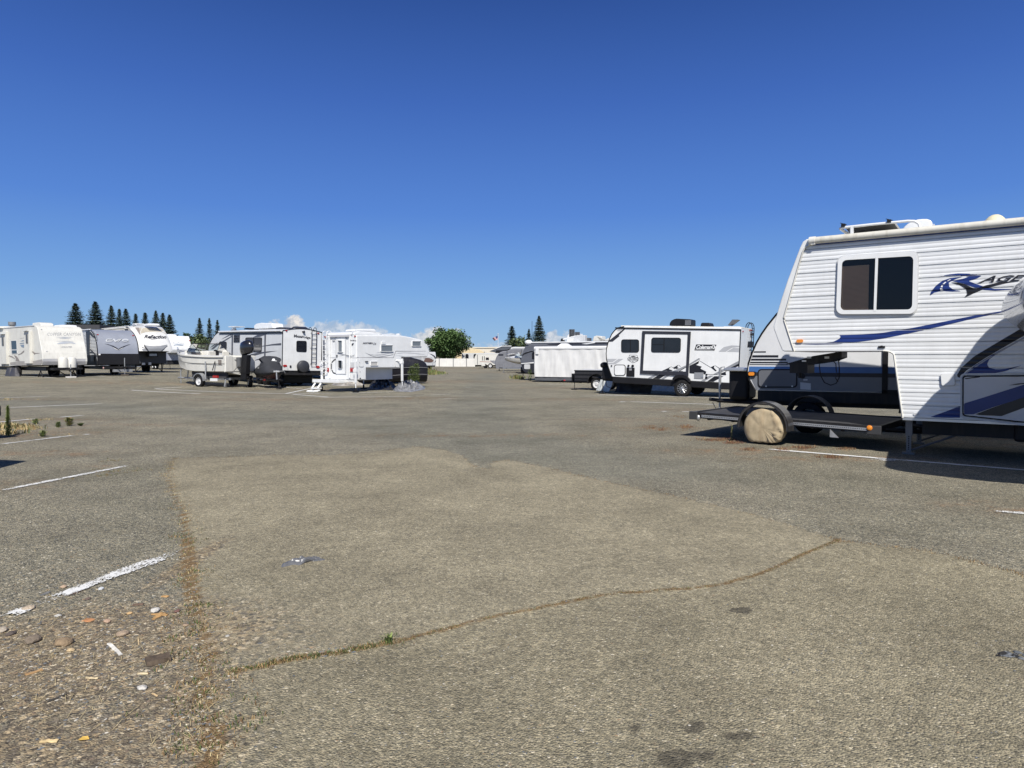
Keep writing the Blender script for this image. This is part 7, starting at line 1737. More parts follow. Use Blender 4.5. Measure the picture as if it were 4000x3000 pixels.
for c in (P('flag_red', (.38,.05,.06), .8), P('flag_white', (.60,.57,.57), .8), P('flag_blue', (.035,.05,.16), .8)): fl.materials.append(c)
for q in range(len(fs)):
    j, i = divmod(q, nx_); fl.polygons[q].material_index = 2 if (i < 10 and j < 8) else (0 if j % 2 == 0 else 1)
fo = bpy.data.objects.new('flag', fl); COL.objects.link(fo); fo.parent = root
# thin mast
p_ = at(2078, 125); root = thing('antenna_mast', 'very thin antenna mast left of the tallest redwood on the right', 'antenna', p_)
m = MB(); m.tube([(0, 0, 0), (0, 0, 1.6+145/2700*125)], .06, 6, .03); m.build('mast', STEEL, root)

# ================= redwoods =================
CON = P('conifer_needles', (.10,.135,.105), .85, var=.35, scale=.8, spec=.2); CON2 = P('conifer_needles_dark', (.060,.088,.078), .85, var=.35, scale=.8, spec=.2)
BARK = P('redwood_bark', (.09,.055,.04), .9, var=.3, scale=5)
def conifer_mesh(seed, H=12., Rb=2.0, dens=1.0, open_=0.):
    rg = random.Random(seed); v = []; f = []; mi = []
    z = H*.10
    while z < H*.985:
        t = (z-H*.10)/(H*.9); rad = Rb*(1-t)**.85*(.72+.46*rg.random())+.02
        nb = max(5, int((9+14*(1-t))*dens))
        a0 = rg.random()*6.28
        for k in range(nb):
            a = a0+6.283*k/nb+rg.uniform(-.25, .25); L_ = rad*rg.uniform(.72, 1.12)*(1 if rg.random() > open_ else .6)
            up = .42*(t-.35)
            nsub = max(3, int(L_/.20))
            for s_ in range(1, nsub+1):
                u = s_/nsub; r_ = L_*u; cz = z+up*r_-.16*r_*r_/max(.6, L_)*1.2+.22*max(0, u-.75)
                for q in range(5):
                    jq = .04+.13*(1-t); cx = r_*math.cos(a)+rg.gauss(0, jq); cy = r_*math.sin(a)+rg.gauss(0, jq); zz = cz+rg.gauss(0, .06)
                    sz = rg.uniform(.10, .21)*(1.1-.2*u)*(.5+.75*(1-t)); n_ = len(v)
                    d = Vector((math.cos(a)+rg.gauss(0, .5), math.sin(a)+rg.gauss(0, .5), rg.gauss(-.1, .35))).normalized(); e = d.cross(Vector((rg.gauss(0, .4), rg.gauss(0, .4), 1))).normalized()
                    for sx, sy in ((-1, -.45), (1, -.2), (.9, .3), (-.8, .45)): p = Vector((cx, cy, zz))+d*sz*sx+e*sz*sy; v.append(tuple(p))
                    f.append((n_, n_+1, n_+2, n_+3)); mi.append(1 if rg.random() < .38 else 0)
        z += rg.uniform(.26, .52)*(.45+.65*(1-t))
    me = bpy.data.meshes.new('crown'); me.from_pydata(v, [], f); me.materials.append(CON); me.materials.append(CON2); me.polygons.foreach_set('material_index', mi); me.update(); return me
def trunk_mesh(H):
    m = MB(); m.tube([(0, 0, 0), (0, 0, H*.96)], .15, 8, .02); o = m.build('trunk', BARK, None, smooth=50); me = o.data; bpy.data.objects.remove(o); return me
CM = [conifer_mesh(1, dens=1.25), conifer_mesh(2, dens=1.15, Rb=1.75, open_=.2), conifer_mesh(3, dens=.8, Rb=1.6, open_=.3)]
TM = trunk_mesh(12.)
def conifer(px, py, Y, wpx, kind, label, hy=1400, group='redwoods behind the left row'):
    p = at(px, Y, hz(0, 0)); H = 1.6+(1400-py)/2700*Y
    r = thing('conifer_tree', label, 'tree', p, group); cr = bpy.data.objects.new('crown', CM[kind]); COL.objects.link(cr); cr.parent = r
    tr = bpy.data.objects.new('trunk', TM); COL.objects.link(tr); tr.parent = r
    base = (2.0, 1.75, 1.6)[kind]; wq_ = wpx/(80/(1400-py+1.6*2700/Y))**.85/2700*Y/(2*base)
    for o in (cr, tr): o.scale = (wq_, wq_, H/12.)
    r.rotation_euler = (0, 0, (px*1.7) % 6.28); return r
LC = [(300.6,1185,62,0,'first redwood from the left, standing alone above the cream-white trailer roof'),(378,1178,57,0,'second redwood from the left, above the gap beside the blue-grey front trailer'),(440,1193,42,0,'third redwood from the left, above the blue-grey front trailer'),(471,1203,32,1,'slim redwood touching the right side of the third one'),(496,1206,46,0,'redwood behind the left end of the bulging fifth wheel roof'),
      (534,1222,36,1,'short redwood above the middle of the bulging fifth wheel roof'),(571,1218,40,1,'redwood above the bulging fifth wheel, with sky on both sides'),(613,1213,40,0,'tallest of the three close redwoods at the right end of the fifth wheel roof'),(640,1219,38,1,'middle of the three close redwoods right of the bulging fifth wheel'),(666,1229,50,0,'rightmost and broadest of the three close redwoods right of the bulging fifth wheel'),
      (782.6,1241,38,2,'open-branched redwood above the windscreen of the cream motorboat'),(820.6,1242,32,2,'middle slender redwood left of the ladder trailer roof'),(852,1249,34,2,'redwood touching the ladder trailer nose')]
for px, py, wp, k, lb in LC: conifer(px, py, 128, wp, k, lb)
conifer(1999.4, 1271, 132, 56, 1, 'lone redwood between the flag and the thin antenna mast', group='redwoods on the right')
conifer(2066, 1284, 136, 40, 2, 'small redwood just left of the tallest one at the right', group='redwoods on the right')
conifer(2105.5, 1233, 130, 46, 0, 'tallest and darkest redwood, right of the thin antenna mast', group='redwoods on the right')

# ================= broadleaf trees =================
LEAFM = P('leaf_green', (.10,.165,.055), .7, var=.4, scale=1.2, spec=.25); LEAFD = P('leaf_green_dark', (.045,.082,.028), .75, var=.4, scale=1.2, spec=.25)
def leafy(name, label, px, Y, W, H, seed, n=9000, zb=0., leaf=.2, mats=None, cat='tree', group=None, clumps=60, z0f=.22):
    rg = random.Random(seed); root = thing(name, label, cat, at(px, Y, zb), group)
    v = []; f = []; mi = []; cl = []
    for _ in range(clumps):
        while True:
            x, y, z = rg.uniform(-1, 1), rg.uniform(-1, 1), rg.uniform(-1, 1); d = x*x+y*y+z*z
            if .12 < d < 1: break
        q = .80+.25*rg.random(); cl.append((x*W*.46*q*(1.0-.25*max(0, z)), y*W*.42*q, H*(z0f+(1-z0f)*.5)+z*H*(1-z0f)*.46*q, rg.uniform(.10, .20)*W, rg.random()))
    for k in range(n):
        c = cl[k % clumps]; s_ = c[3]
        d = Vector((rg.gauss(0, 1), rg.gauss(0, 1), rg.gauss(0, 1))).normalized()*(rg.random()**.45)
        p = Vector((c[0]+d.x*s_, c[1]+d.y*s_, c[2]+d.z*s_*.75)); sz = leaf*rg.uniform(.6, 1.3); a = Vector((rg.gauss(0, 1), rg.gauss(0, 1), rg.gauss(0, .6))).normalized(); b = a.cross(Vector((rg.gauss(0, .5), rg.gauss(0, .5), 1))).normalized()
        n_ = len(v); v += [tuple(p-a*sz), tuple(p+b*sz*.5), tuple(p+a*sz), tuple(p-b*sz*.5)]; f.append((n_, n_+1, n_+2, n_+3)); mi.append(1 if c[4] < .35 else 0)
    me = bpy.data.meshes.new('crown'); me.from_pydata(v, [], f); mts = mats or (LEAFM, LEAFD)
    for m_ in mts: me.materials.append(m_)
    me.polygons.foreach_set('material_index', mi); me.update(); o = bpy.data.objects.new('crown', me); COL.objects.link(o); o.parent = root
    m = MB(); m.tube([(0, 0, 0), (0, 0, H*.3), (.1, .05, H*.6)], W*.03, 8, W*.012)
    for k in range(7): c = cl[k*3]; m.tube([(0, 0, H*.28), (c[0]*.5, c[1]*.5, (H*.3+c[2])/2), (c[0], c[1], c[2])], W*.012, 5, W*.004)
    m.build('trunk', BARK, root, smooth=50); return root
leafy('broadleaf_tree', 'big round green broadleaf tree behind the white fence, right of the truck camper', 1749, 142, 9.3, 7.9, 5, 16000, clumps=95, leaf=.26, z0f=.14)
OL = (P('olive_leaf', (.105,.14,.055), .75, var=.4), P('olive_leaf_dark', (.055,.08,.035), .75, var=.4))
for px, Y, W, H, sd, lb in ((2035, 124, 7, 5.6, 11, 'bushy yellow-green tree between the lone redwood and the tallest redwood'),(1985, 126, 6, 3.4, 12, 'low dark bush under the lone redwood right of the flag'),(2130, 135, 7, 3.6, 13, 'low bush behind the dark corrugated trailer nose'),(2075, 140, 6, 5.2, 14, 'small green tree under the antenna mast'),
                        (795, 118, 8, 5.6, 15, 'round olive bush behind the boat windscreen'),(850, 120, 9, 5.0, 16, 'olive bush left of the ladder trailer nose'),(752, 130, 5, 6.2, 17, 'small dark bush right of the white fifth wheel nose'),(700, 130, 6, 7.0, 18, 'low bush behind the roof of the white fifth wheel'),(722, 128, 4, 6.6, 24, 'tiny bush top just right of the broad redwood'),
                        (182, 110, 3.2, 7.2, 19, 'small tree top above the cream-white trailer roof, next to its air conditioner'),(205, 112, 3, 7.4, 20, 'small pointed tree top above the cream-white trailer roof'),(232, 110, 3.2, 7.1, 21, 'third tree top above the cream-white trailer roof'),(264, 112, 2.5, 6.7, 22, 'tree top close to the first redwood'),(1100, 150, 6, 3.6, 23, 'small far tree hidden behind the ladder trailer')):
    if px in (1100,): continue
    leafy('bushy_tree', lb, px, Y, W, H, sd, 3200, mats=OL if px > 700 or px < 300 else None, clumps=26, leaf=.24, z0f=.05)
# far tree line closes the horizon
rg = random.Random(4); v = []; f = []
for k in range(30000):
    a = rg.uniform(-1.25, 1.25); Y = rg.uniform(340, 380); x = math.tan(a)*Y if abs(a) < 1.1 else a*700
    h = 2.2+1.6*noise.noise(Vector((x*.03, 0, 0)))+1.0*noise.noise(Vector((x*.15, 5, 0))); z = rg.random()**.8*max(.6, h)
    sz = rg.uniform(.4, 1.0); n_ = len(v); b = Vector((rg.gauss(0, 1), rg.gauss(0, 1), rg.gauss(0, 1))).normalized(); c = b.cross(Vector((0, .3, 1))).normalized(); p = Vector((x, Y, z))
    v += [tuple(p-b*sz), tuple(p+c*sz*.6), tuple(p+b*sz), tuple(p-c*sz*.6)]; f.append((n_, n_+1, n_+2, n_+3))
me_ = bpy.data.meshes.new('distant_trees'); me_.from_pydata(v, [], f); me_.materials.append(CON); me_.update(); o = bpy.data.objects.new('distant_trees', me_); COL.objects.link(o); tag(o, 'low band of far trees along the horizon', 'trees', kind='stuff')

# ================= tarps and heaps on the ground =================
def heap(name, label, cat, outline, h, mat, seed, rough=1.0, dz=0.):
    """crumpled sheet; outline in photo px on the ground"""
    pts = [G(*p) for p in outline]; c = sum(pts, Vector())/len(pts); n = 46; v = []; root_c = c
    rings = 14; nn = len(pts)
    def edge(a):
        u = a/(2*math.pi)*nn; i = int(u) % nn; t = u-int(u); return pts[i].lerp(pts[(i+1) % nn], t)
    m = MB(); R_ = []
    for r_ in range(rings+1):
        q = r_/rings; ring = []
        for k in range(n*2):
            a = 2*math.pi*k/(n*2); e = edge(a); p = c.lerp(e, q)
            z = h*(1-q**3)*(.10+1.3*abs(noise.noise(Vector((p.x*1.8, p.y*1.8, seed)))))+h*(1-q**4)*(.75*(.3-abs(noise.noise(Vector((p.x*3.7, p.y*3.7, seed)))))+.5*(.3-abs(noise.noise(Vector((p.x*8, p.y*8, seed+4))))))
            ring.append((p.x-c.x, p.y-c.y, max(.004, z*(1 if q < 1 else 0)+.004)))
        R_.append(ring)
    m.loft(R_, caps=False); o = m.build(name, mat, None, smooth=0); o.location = (c.x, c.y, c.z+dz); tag(o, label, cat); return o
GT = P('grey_tarpaulin', (.21,.215,.225), .5, var=.5, scale=4, bump=.5, bscale=9)
heap('tarpaulin', 'crumpled silver-grey tarpaulin heap on the ground beside the truck camper front leg', 'tarpaulin', qp(c5, (1260,1215),(1300,1232),(1420,1235),(1560,1240),(1700,1215),(1790,1190),(1780,1150),(1620,1115),(1520,1090),(1400,1110),(1320,1150),(1270,1180)), .38, GT, 3)
heap('tarpaulin', 'dark folded tarpaulin lying under the truck camper', 'tarpaulin', qp(c5, (870,1180),(1000,1205),(1250,1210),(1300,1180),(1290,1120),(1100,1095),(950,1100),(860,1130)), .55, P('black_tarpaulin2', (.025,.024,.024), .5, var=.3, bump=.4, bscale=8), 5)
heap('tarpaulin', 'crumpled grey and tan sheet on the ground behind the truck camper steps', 'tarpaulin', qp(c5, (230,1128),(420,1142),(620,1140),(810,1132),(730,1092),(560,1085),(380,1090),(260,1098)), .30, P('tan_grey_sheet', (.33,.31,.28), .5, var=.5, scale=1.5, bump=.3, bscale=8), 7)
WT = P('white_tarpaulin', (.52,.54,.52), .55, var=.2, bump=.3, bscale=7)
def drape(name, label, quad, h, mat, seed):
    A, B = G(*quad[0]), G(*quad[1]); n, k = 40, 12; rows = []
    dv = (B-A).normalized(); nr = Vector((-dv.y, dv.x, 0))
    for j in range(k+1):
        t = j/k; ring = []
        for i in range(n+1):
            u = i/n; p = A.lerp(B, u)+nr*(.35*t+.10*noise.noise(Vector((u*9, t*2, seed))))
            ring.append((p.x-A.x, p.y-A.y, h*t*(1+.18*noise.noise(Vector((u*4, 1, seed))))+.03+.03*noise.noise(Vector((u*12, t*6, seed)))))
        rows.append(ring)
    m = MB(); m.loft(rows, closed=False, caps=False); o = m.build(name, mat, None, smooth=60); o.location = A; tag(o, label, 'tarpaulin'); return o
drape('tarpaulin', 'pale tarpaulin hanging behind the utility trailer wheel', [(2328,1527), (2378,1533)], .75, WT, 1)
drape('tarpaulin', 'pale tarpaulin bunched under the mountain graphic trailer, left of its wheel', [(2535,1527), (2640,1533)], .45, WT, 2)
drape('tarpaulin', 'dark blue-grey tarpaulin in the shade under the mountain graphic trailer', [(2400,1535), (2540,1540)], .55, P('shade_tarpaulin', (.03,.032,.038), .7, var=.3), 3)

# ================= rocks, wood, litter (near left) =================
def rock(label, px, py, w_, h_, col, seed, hz_=.5, name='stone', cat='stone'):
    p = G(px, py); k = (p-CAMP).length/F; rx = w_*k/2; m = MB(); m.ball((0, 0, rx*hz_*.55), rx, rx*.75, rx*hz_, 14, .16, seed)
    o = m.build(name, P('stone_'+str(seed), col, .85, var=.25, scale=25, bump=.4, bscale=60), None, smooth=1); o.location = p; o.rotation_euler = (0, 0, seed); tag(o, label, cat, 'loose stones near the left line end'); return o
ST = [(185,632,62,.0,(.44,.36,.27),'round tan and white stone at the lower end of the nearest painted line'),(215,838,92,0,(.20,.16,.12),'flat dark brown stone left of the long brown stone'),(412,858,100,0,(.25,.18,.11),'long brown stone below the round tan pebbles'),(795,798,70,0,(.33,.25,.18),'smooth brown potato-shaped stone with a small stick on it'),
      (1006,645,64,0,(.55,.53,.49),'white stone lying on the orange wood splinters'),(920,1148,60,0,(.52,.50,.46),'lumpy pale grey stone near the bottom left'),(840,660,34,0,(.50,.34,.17),'small yellowish pebble between the white stone and the orange chip'),(655,502,36,0,(.58,.60,.62),'small pale bluish stone just below the painted line'),(695,713,46,0,(.45,.31,.22),'pinkish pebble right of the orange wood chip'),
      (1205,737,34,0,(.40,.29,.20),'small tan pebble near the dry weeds'),(1150,647,40,0,(.17,.09,.075),'small dark red stone right of the white stone'),(15,772,64,0,(.36,.31,.25),'tan stone cut off by the left edge'),(375,677,36,0,(.50,.49,.46),'small white pebble below the painted line'),(570,566,34,0,(.14,.10,.085),'small dark brown pebble touching the line'),
      (413,490,40,0,(.45,.33,.23),'small peach pebble above the painted line'),(460,900,38,0,(.60,.45,.26),'small yellow pebble right of the long brown stone'),(70,795,50,0,(.10,.08,.07),'dark pebble beside the tan stone at the left edge'),(1475,808,34,0,(.38,.37,.34),'grey pebble on the smooth patch near its lower left corner'),(1685,858,34,0,(.12,.12,.12),'dark pebble on the smooth patch'),(1550,1322,26,0,(.06,.06,.06),'tiny black stone on the lower asphalt')]
for i, (u, v, w_, _, c, lb) in enumerate(ST): rock(lb, *d3(u, v), w_*.60, w_*.6, c, i+1, .42)
def plank(label, c, a, b, w_, col, name='wood_chip', th=.006, group='wood splinters near the left'):
    A, B = G(*c(*a)), G(*c(*b)); d = B-A; L_ = d.length; d.normalize(); k = (A-CAMP).length/F; W_ = w_*k
    m = MB(); rg = random.Random(int(a[0])); m.loft([[(t*L_, -W_/2*(1+rg.uniform(-.3, .2)), .002), (t*L_, W_/2*(1+rg.uniform(-.3, .2)), .002), (t*L_, W_/2*.8, th+.004*rg.random()), (t*L_, -W_/2*.8, th)] for t in (0, .2, .45, .7, .88, 1)])
    o = m.build(name, P('wood_%02d%02d%02d' % tuple(int(x*100) for x in col), col, .85, var=.3, scale=30), None); o.location = A; o.rotation_euler = (0, 0, math.atan2(d.y, d.x)); tag(o, label, 'wood chip', group); return o
o = plank('charred dark piece of bark with an orange end, largest wood piece at the lower left', d3, (945,985), (1102,950), 55, (.085,.062,.042), 'burnt_wood', .022)
plank('orange wood stick near the left edge', d3, (163,1060), (276,1026), 12, (.36,.22,.10)); plank('orange wood chip left of the pinkish pebble', d3, (548,702), (603,708), 22, (.38,.18,.08))
for k, (a, b) in enumerate((((985,665),(1085,672)), ((990,700),(1070,660)), ((1000,690),(1050,655)))): plank(('upper','lower','middle')[k]+' orange splinter of the broken piece under the white stone', d3, a, b, 11, (.42,.25,.10))
plank('pale wood splinter near the bottom left edge', d3, (262,1492), (375,1490), 12, (.55,.42,.22)); plank('white plastic-like stick lying right of the brown stones', d3, (705,855), (785,930), 11, (.62,.60,.55), 'white_stick'); plank('small pale splinter right of the charred bark', d3, (895,1054), (960,1052), 6, (.58,.48,.30))
plank('thin pale splinter lying left of the charred bark', d3, (555,1080), (635,1084), 5, (.55,.45,.28)); plank('dark twig lying across the painted line', d3, (440,545), (530,512), 9, (.10,.065,.05), 'twig'); plank('grey flat twig above the painted line', d3, (265,545), (325,520), 9, (.14,.14,.14), 'twig')
plank('orange chip under the small weed patch', d3, (1052,548), (1090,552), 12, (.42,.25,.10)); plank('dark brown twig right of the small pale bluish stone', d3, (860,605), (930,600), 14, (.13,.085,.06), 'twig'); plank('thin curved straw beside the charred bark', d3, (985,1180), (1020,1198), 5, (.55,.40,.22), 'twig'); plank('straw above the charred bark', d3, (895,820), (900,865), 4, (.5,.38,.22), 'twig'); plank('black twig on the lower left gravel', d3, (310,1235), (430,1185), 6, (.05,.045,.04), 'twig')
p = G(*d3(540, 1482)); m = MB(); m.add([(-.022, 0, .004), (-.01, .012, .012), (.012, .013, .014), (.026, 0, .006), (.01, -.012, .01), (-.01, -.011, .008)], [(0, 1, 2, 3, 4, 5)]); o = m.build('fallen_leaf', P('yellow_leaf', (.55,.36,.08), .7), None); o.location = p; tag(o, 'single yellow fallen leaf near the bottom left', 'leaf')
# grit: many small pebbles in the soil strip and debris area
def pebbles(name, label, n, gen, cols, size, seed, kind='stuff'):
    rg = random.Random(seed); v = []; f = []; mi = []
    for _ in range(n):
        p = gen(rg)
        if p is None: continue
        s_ = size*rg.uniform(.4, 1.3); a = rg.uniform(0, 3.14); ca, sa = math.cos(a), math.sin(a); n_ = len(v); sx, sy, sz = s_, s_*rg.uniform(.5, .9), s_*rg.uniform(.3, .55)
        for x, y, z in ((-1,0,.3),(-.4,-.9,.2),(.5,-.8,.25),(1,0,.3),(.4,.9,.2),(-.5,.8,.25),(-.4,0,1),(.4,.1,1)): v.append((p[0]+(x*ca*sx-y*sa*sy), p[1]+(x*sa*sx+y*ca*sy), hz(p[0], p[1])+z*sz))
        f += [(n_, n_+1, n_+6), (n_+1, n_+2, n_+7, n_+6), (n_+2, n_+3, n_+7), (n_+3, n_+4, n_+7), (n_+4, n_+5, n_+6, n_+7), (n_+5, n_, n_+6)]; k = rg.randrange(len(cols)); mi += [k]*6
    me = bpy.data.meshes.new(name); me.from_pydata(v, [], f); me.update()
    for c in cols: me.materials.append(c)
    me.polygons.foreach_set('material_index', mi); o = bpy.data.objects.new(name, me); COL.objects.link(o); tag(o, label, 'pebbles', kind=kind); return o
PC = [P('peb_%d' % i, c, .85, var=.2, scale=40) for i, c in enumerate([(.10,.11,.12),(.20,.18,.15),(.32,.26,.18),(.45,.38,.27),(.46,.43,.37),(.16,.12,.09),(.26,.18,.11),(.13,.14,.15)])]
def g_deb(rg):
    if rg.random() < .7: p = G(rg.gauss(330, 250), rg.gauss(2520, 190))
    else: p = G(rg.gauss(780, 70), rg.uniform(2150, 2950))
    return (p.x, p.y) if p.x < -.05 else None
pebbles('pebbles', 'scattered gravel pebbles in the lower left', 2600, g_deb, PC, .0085, 3)
def g_all(rg):
    y = 2.3+14*rg.random()**1.6; x = rg.uniform(-1, 1)*y*.8; return (x, y)
pebbles('loose_grit', 'fine loose grit over the asphalt', 5200, g_all, PC, .0062, 8)
def g_patchcorner(rg): p = G(rg.gauss(1180, 90), rg.gauss(2535, 22)); return (p.x, p.y)
pebbles('crack_gravel', 'gravel gathered above the weedy crack', 260, g_patchcorner, PC, .012, 9)
pc2 = G(*e3(2130, 498))
def g_rt(rg): p = G(*e3(rg.gauss(2130, 45), rg.gauss(496, 9))); return (p.x, p.y)
pebbles('dark_gravel', 'little cluster of dark gravel near the right edge', 26, g_rt, [PC[0], PC[7], STEEL], .022, 10)

# ================= weeds and straw =================
DRY = P('dry_weed', (.30,.205,.095), .9, var=.3, scale=20); DRY2 = P('dry_weed_brown', (.16,.10,.05), .9, var=.3, scale=20); GRN = P('weed_green', (.075,.105,.03), .8, var=.3, scale=20); PALE = P('pale_straw', (.48,.39,.21), .85, var=.3, scale=20); REDW = P('red_weed', (.17,.075,.05), .85, var=.35, scale=20); LIME = P('lime_weed', (.26,.33,.10), .8, var=.25, scale=10)
def tufts(name, label, spots, mats, seed, kind='stuff', cat='weeds'):
    """spots: (x, y, height, spread, blades)"""
    rg = random.Random(seed); v = []; f = []; mi = []
    for x, y, h, sp, nb in spots:
        z = hz(x, y)
        for _ in range(nb):
            bx, by = x+rg.gauss(0, sp), y+rg.gauss(0, sp*.8); a = rg.uniform(0, 6.28); hh = h*rg.uniform(.35, 1.15); lean = hh*rg.uniform(.1, .9); wd = hh*.07+.0012
            dx, dy = math.cos(a), math.sin(a); n_ = len(v); px_, py_ = -dy*wd, dx*wd
            v += [(bx-px_, by-py_, z), (bx+px_, by+py_, z), (bx+dx*lean*.4+px_*.8, by+dy*lean*.4+py_*.8, z+hh*.6), (bx+dx*lean*.4-px_*.8, by+dy*lean*.4-py_*.8, z+hh*.6), (bx+dx*lean, by+dy*lean, z+hh*.85)]
            f += [(n_, n_+1, n_+2, n_+3), (n_+3, n_+2, n_+4)]; k = rg.randrange(len(mats)); mi += [k, k]
    me = bpy.data.meshes.new(name); me.from_pydata(v, [], f); me.update()
    for c in mats: me.materials.append(c)
    me.polygons.foreach_set('material_index', mi); o = bpy.data.objects.new(name, me); COL.objects.link(o); tag(o, label, cat, kind=kind); return o
rg = random.Random(77)
def along(pts, n, jit): 
    segs = [(a, b, math.hypot(b[0]-a[0], b[1]-a[1])) for a, b in zip(pts, pts[1:])]; T = sum(s[2] for s in segs); out = []
    for _ in range(n):
        u = rg.random()*T
        for a, b, l in segs:
            if u <= l: out.append((a[0]+(b[0]-a[0])*u/l+rg.gauss(0, jit), a[1]+(b[1]-a[1])*u/l+rg.gauss(0, jit))); break
            u -= l
    return out
tufts('crack_weeds', 'dry brown weeds along the curved crack across the asphalt', [(x, y, .010, .012, 7) for x, y in along(crack, 380, .010)], [DRY, DRY2, DRY2, GRN], 1)
tufts('crack_weeds', 'thicker green and brown weeds at the left end of the curved crack', [(x, y, .018, .016, 12) for x, y in along(crack[-5:], 110, .014)], [GRN, DRY2, GRN, DRY], 2)
tufts('edge_weeds', 'dry weeds along the left edge of the smooth asphalt patch', [(x, y, .016, .04, 11) for x, y in along(left_edge, 210, .05)], [DRY, DRY2, DRY, PALE, GRN], 3)
tufts('edge_weeds', 'sparse dry weeds along the top edge of the smooth patch', [(x, y, .016, .03, 8) for x, y in along(top_edge, 160, .03)+along(edge2, 60, .02)], [DRY, DRY2], 4)
sp = []
for px, py, r_, n in ((430,1850,.22,26),(440,1800,.1,12),(735,2255,.10,12),(760,2390,.12,14),(770,2480,.14,22),(800,2570,.12,16),(790,2700,.12,16),(830,2800,.1,12),(800,2910,.12,18),(1515,2500,.03,5),(735,2090,.08,10),(745,2115,.06,6)):
    p = G(px, py)
    for _ in range(n): sp.append((p.x+rg.gauss(0, r_), p.y+rg.gauss(0, r_), .022, .03, 12))
tufts('green_weeds', 'small green-brown weed clumps along the patch edge', sp, [GRN, DRY2, GRN, DRY], 5)
p = G(1518, 2508); o = tufts('weed_plant', 'single small green weed plant standing up out of the curved crack', [(p.x, p.y, .055, .012, 60)], [GRN, LIME], 6, kind=None, cat='weed')
# straw litter lower left
def straw(n, seed, gen):
    rg2 = random.Random(seed); v = []; f = []
    for _ in range(n):
        q = gen(rg2)
        if q is None: continue
        a = rg2.uniform(0, 3.14); L_ = rg2.uniform(.01, .045); wd = .0012+.001*rg2.random(); n_ = len(v); dx, dy = math.cos(a)*L_, math.sin(a)*L_
        v += [(q[0]-dx, q[1]-dy, .006), (q[0]-dx+dy*wd/L_, q[1]-dy-dx*wd/L_, .006), (q[0]+dx+dy*wd/L_, q[1]+dy-dx*wd/L_, .012), (q[0]+dx, q[1]+dy, .012)]; f.append((n_, n_+1, n_+2, n_+3))
    me = bpy.data.meshes.new('straw_litter'); me.from_pydata(v, [], f); me.materials.append(PALE); me.update(); o = bpy.data.objects.new('straw_litter', me); COL.objects.link(o); tag(o, 'dry straw and grass litter on the lower left ground', 'straw', kind='stuff')
straw(650, 5, g_deb)
# reddish prostrate weeds by the flatbed and far weeds
sp = []
for c, u, v_, rx, ry, n in ((d4,350,705,200,14,110),(d4,480,730,80,10,60),(d4,600,790,60,16,30),(d4,1080,770,110,14,70),(d4,1450,785,70,12,35),(d4,900,790,40,16,30),(d4,1330,855,110,12,50),(d4,60,600,60,30,16),(e4,1480,470,90,25,30),(e4,1880,460,90,22,45),(e4,1620,490,60,20,22),(e4,1800,350,90,25,22)):
    for _ in range(n):
        p = G(*c(rg.gauss(u, rx*.5), rg.gauss(v_, ry*.5))); sp.append((p.x, p.y, .035, .045, 8))
tufts('red_weeds', 'low reddish-brown weeds in front of the flatbed trailer', sp, [REDW, REDW, DRY, DRY2], 8)
sp = []
for px, py, r_, n, h in ((60,1670,.45,40,.13),(95,1675,.4,24,.11),(15,1695,.35,20,.11),(45,1560,1,14,.06),(150,1640,.5,12,.05),(240,1700,.5,8,.03)):
    p = G(px, py)
    for _ in range(n): sp.append((p.x+rg.gauss(0, r_*.5), p.y+rg.gauss(0, r_*.4), h, .06, 12))
tufts('dry_grass', 'dry straw-coloured grass around the tall weed at the left edge', sp, [PALE, DRY, PALE, GRN], 9)
def bush_weed(label, px, py, h, w_, mats, n, seed, name='weed_plant', spike=False):
    p = G(px, py); rg3 = random.Random(seed); v = []; f = []; mi = []
    for _ in range(n):
        t = rg3.random(); z = h*t; r_ = w_*((1-t)**.8+.12 if spike else math.sqrt(max(0, 1-(2*t-1)**2))*.8+.15)*rg3.random()**.5; a = rg3.uniform(0, 6.28); c = Vector((r_*math.cos(a)*.4, r_*math.sin(a)*.4, z)); d = Vector((math.cos(a), math.sin(a), rg3.uniform(.3, 1.0))).normalized()*max(.03, w_*.5)*rg3.uniform(.5, 1); e = d.cross(Vector((rg3.gauss(0, .3), rg3.gauss(0, .3), 1))).normalized()*.010
        n_ = len(v); v += [tuple(c-e), tuple(c+e), tuple(c+d)]; f.append((n_, n_+1, n_+2)); mi.append(rg3.randrange(len(mats)))
    me = bpy.data.meshes.new(name); me.from_pydata(v, [], f)
    for c in mats: me.materials.append(c)
    me.polygons.foreach_set('material_index', mi); me.update(); root = bpy.data.objects.new(name, me); COL.objects.link(root); root.location = p; tag(root, label, 'weed')
    m = MB(); m.tube([(0, 0, 0), (0, 0, h*.9)], .008, 5); m.build('stem', GRN, root); return root
bush_weed('tall upright green spiky weed at the left edge beside the black bumper end', 33, 1703, .62, .10, [LIME, LIME, LIME, GRN], 900, 1, spike=True)
bush_weed('left one of two leafy green weeds beside the grey tarpaulin heap', *c5(1565,1115), 1.1, .42, [LIME, GRN], 700, 2); bush_weed('right one of two leafy green weeds beside the grey tarpaulin heap', *c5(1645,1118), 1.25, .40, [LIME, GRN], 800, 3)
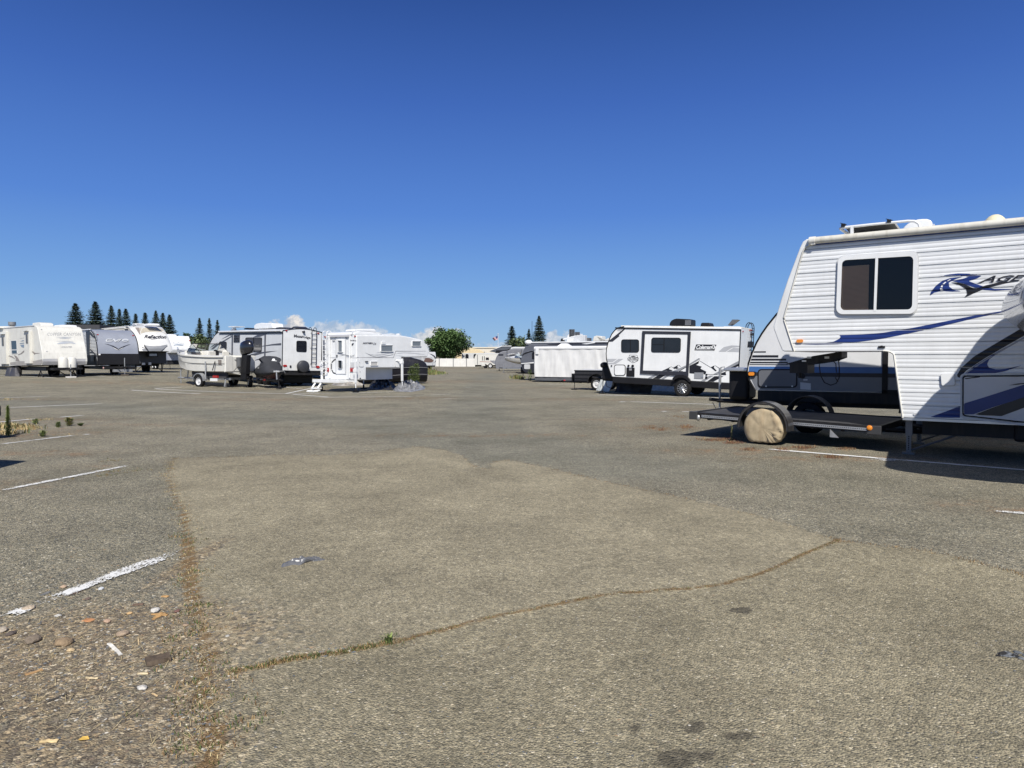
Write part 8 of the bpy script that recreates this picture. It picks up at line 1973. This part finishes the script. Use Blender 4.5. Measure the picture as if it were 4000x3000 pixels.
bush_weed('small green tussock left of the shadow on the parking stalls', *d2(748,618), .18, .18, [GRN, DRY, LIME], 260, 4); bush_weed('smaller green tussock left of the brown-green one on the stalls', *d2(630,635), .12, .12, [GRN, LIME], 160, 5); bush_weed('flat green tussock right of the two on the stalls', *d2(870,620), .06, .12, [GRN], 120, 6); bush_weed('pale green weed by the painted line end near the left grass', *d2(462,735), .12, .13, [LIME, GRN], 160, 7); bush_weed('small grey-green weed above the left grass', *d2(385,600), .12, .13, [GRN, LIME], 140, 8)
bush_weed('green weed sticking up beside the white box trailer corner', *c7(400,1185), .8, .3, [LIME, GRN], 300, 9); bush_weed('thin dry stalk by the shadow of the flatbed trailer', *d4(460,712), .32, .03, [PALE], 60, 10)
sp = []
for c, u, v_, rx, ry, n, h in ((c6,230,1360,90,40,90,.35),(c6,430,1370,40,20,12,.3),(c6,160,1270,60,20,30,.5),(c6,930,1205,120,6,90,.5),(c6,700,1215,200,3,60,.35),(c6,1980,1450,60,8,14,.3),(c7,200,1150,60,10,16,.3),(c3,700,1130,100,10,20,.4)):
    for _ in range(n):
        p = G(*c(rg.gauss(u, rx*.5), rg.gauss(v_, ry*.5))); sp.append((p.x, p.y, h, .25, 12))
tufts('far_weeds', 'green and straw weeds in the far stalls and along the white fence', sp, [LIME, GRN, GRN, DRY], 12)
# plastic bag
p = G(*d6(195, 1100)); PB = P('clear_grey_plastic', (.15,.155,.17), .28, var=.25, spec=.5, alpha=.75)
rows = []; n = 26
for j in range(n+1):
    row = []
    for i in range(n+1):
        u, v_ = i/n*2-1, j/n*2-1; x = u*.155*(1-.30*abs(v_)**1.3*(1+.5*math.sin(u*3)))+.035*v_; y = v_*(.085-.05*max(0, u)+.02*math.sin(u*6))+.03*u; q = max(0, 1-max(abs(u), abs(v_))**4)
        row.append((x, y, .006+q*(.012+.040*abs(noise.noise(Vector((u*2.2, v_*2.5, 3))))+.022*noise.noise(Vector((u*5, v_*5, 1))))))
    rows.append(row)
m = MB(); m.loft(rows, closed=False, caps=False); o = m.build('plastic_bag', PB, None, smooth=30); o.location = p; o.rotation_euler = (0, 0, .1); tag(o, 'small crumpled clear grey plastic bag lying on the smooth asphalt patch', 'plastic bag')
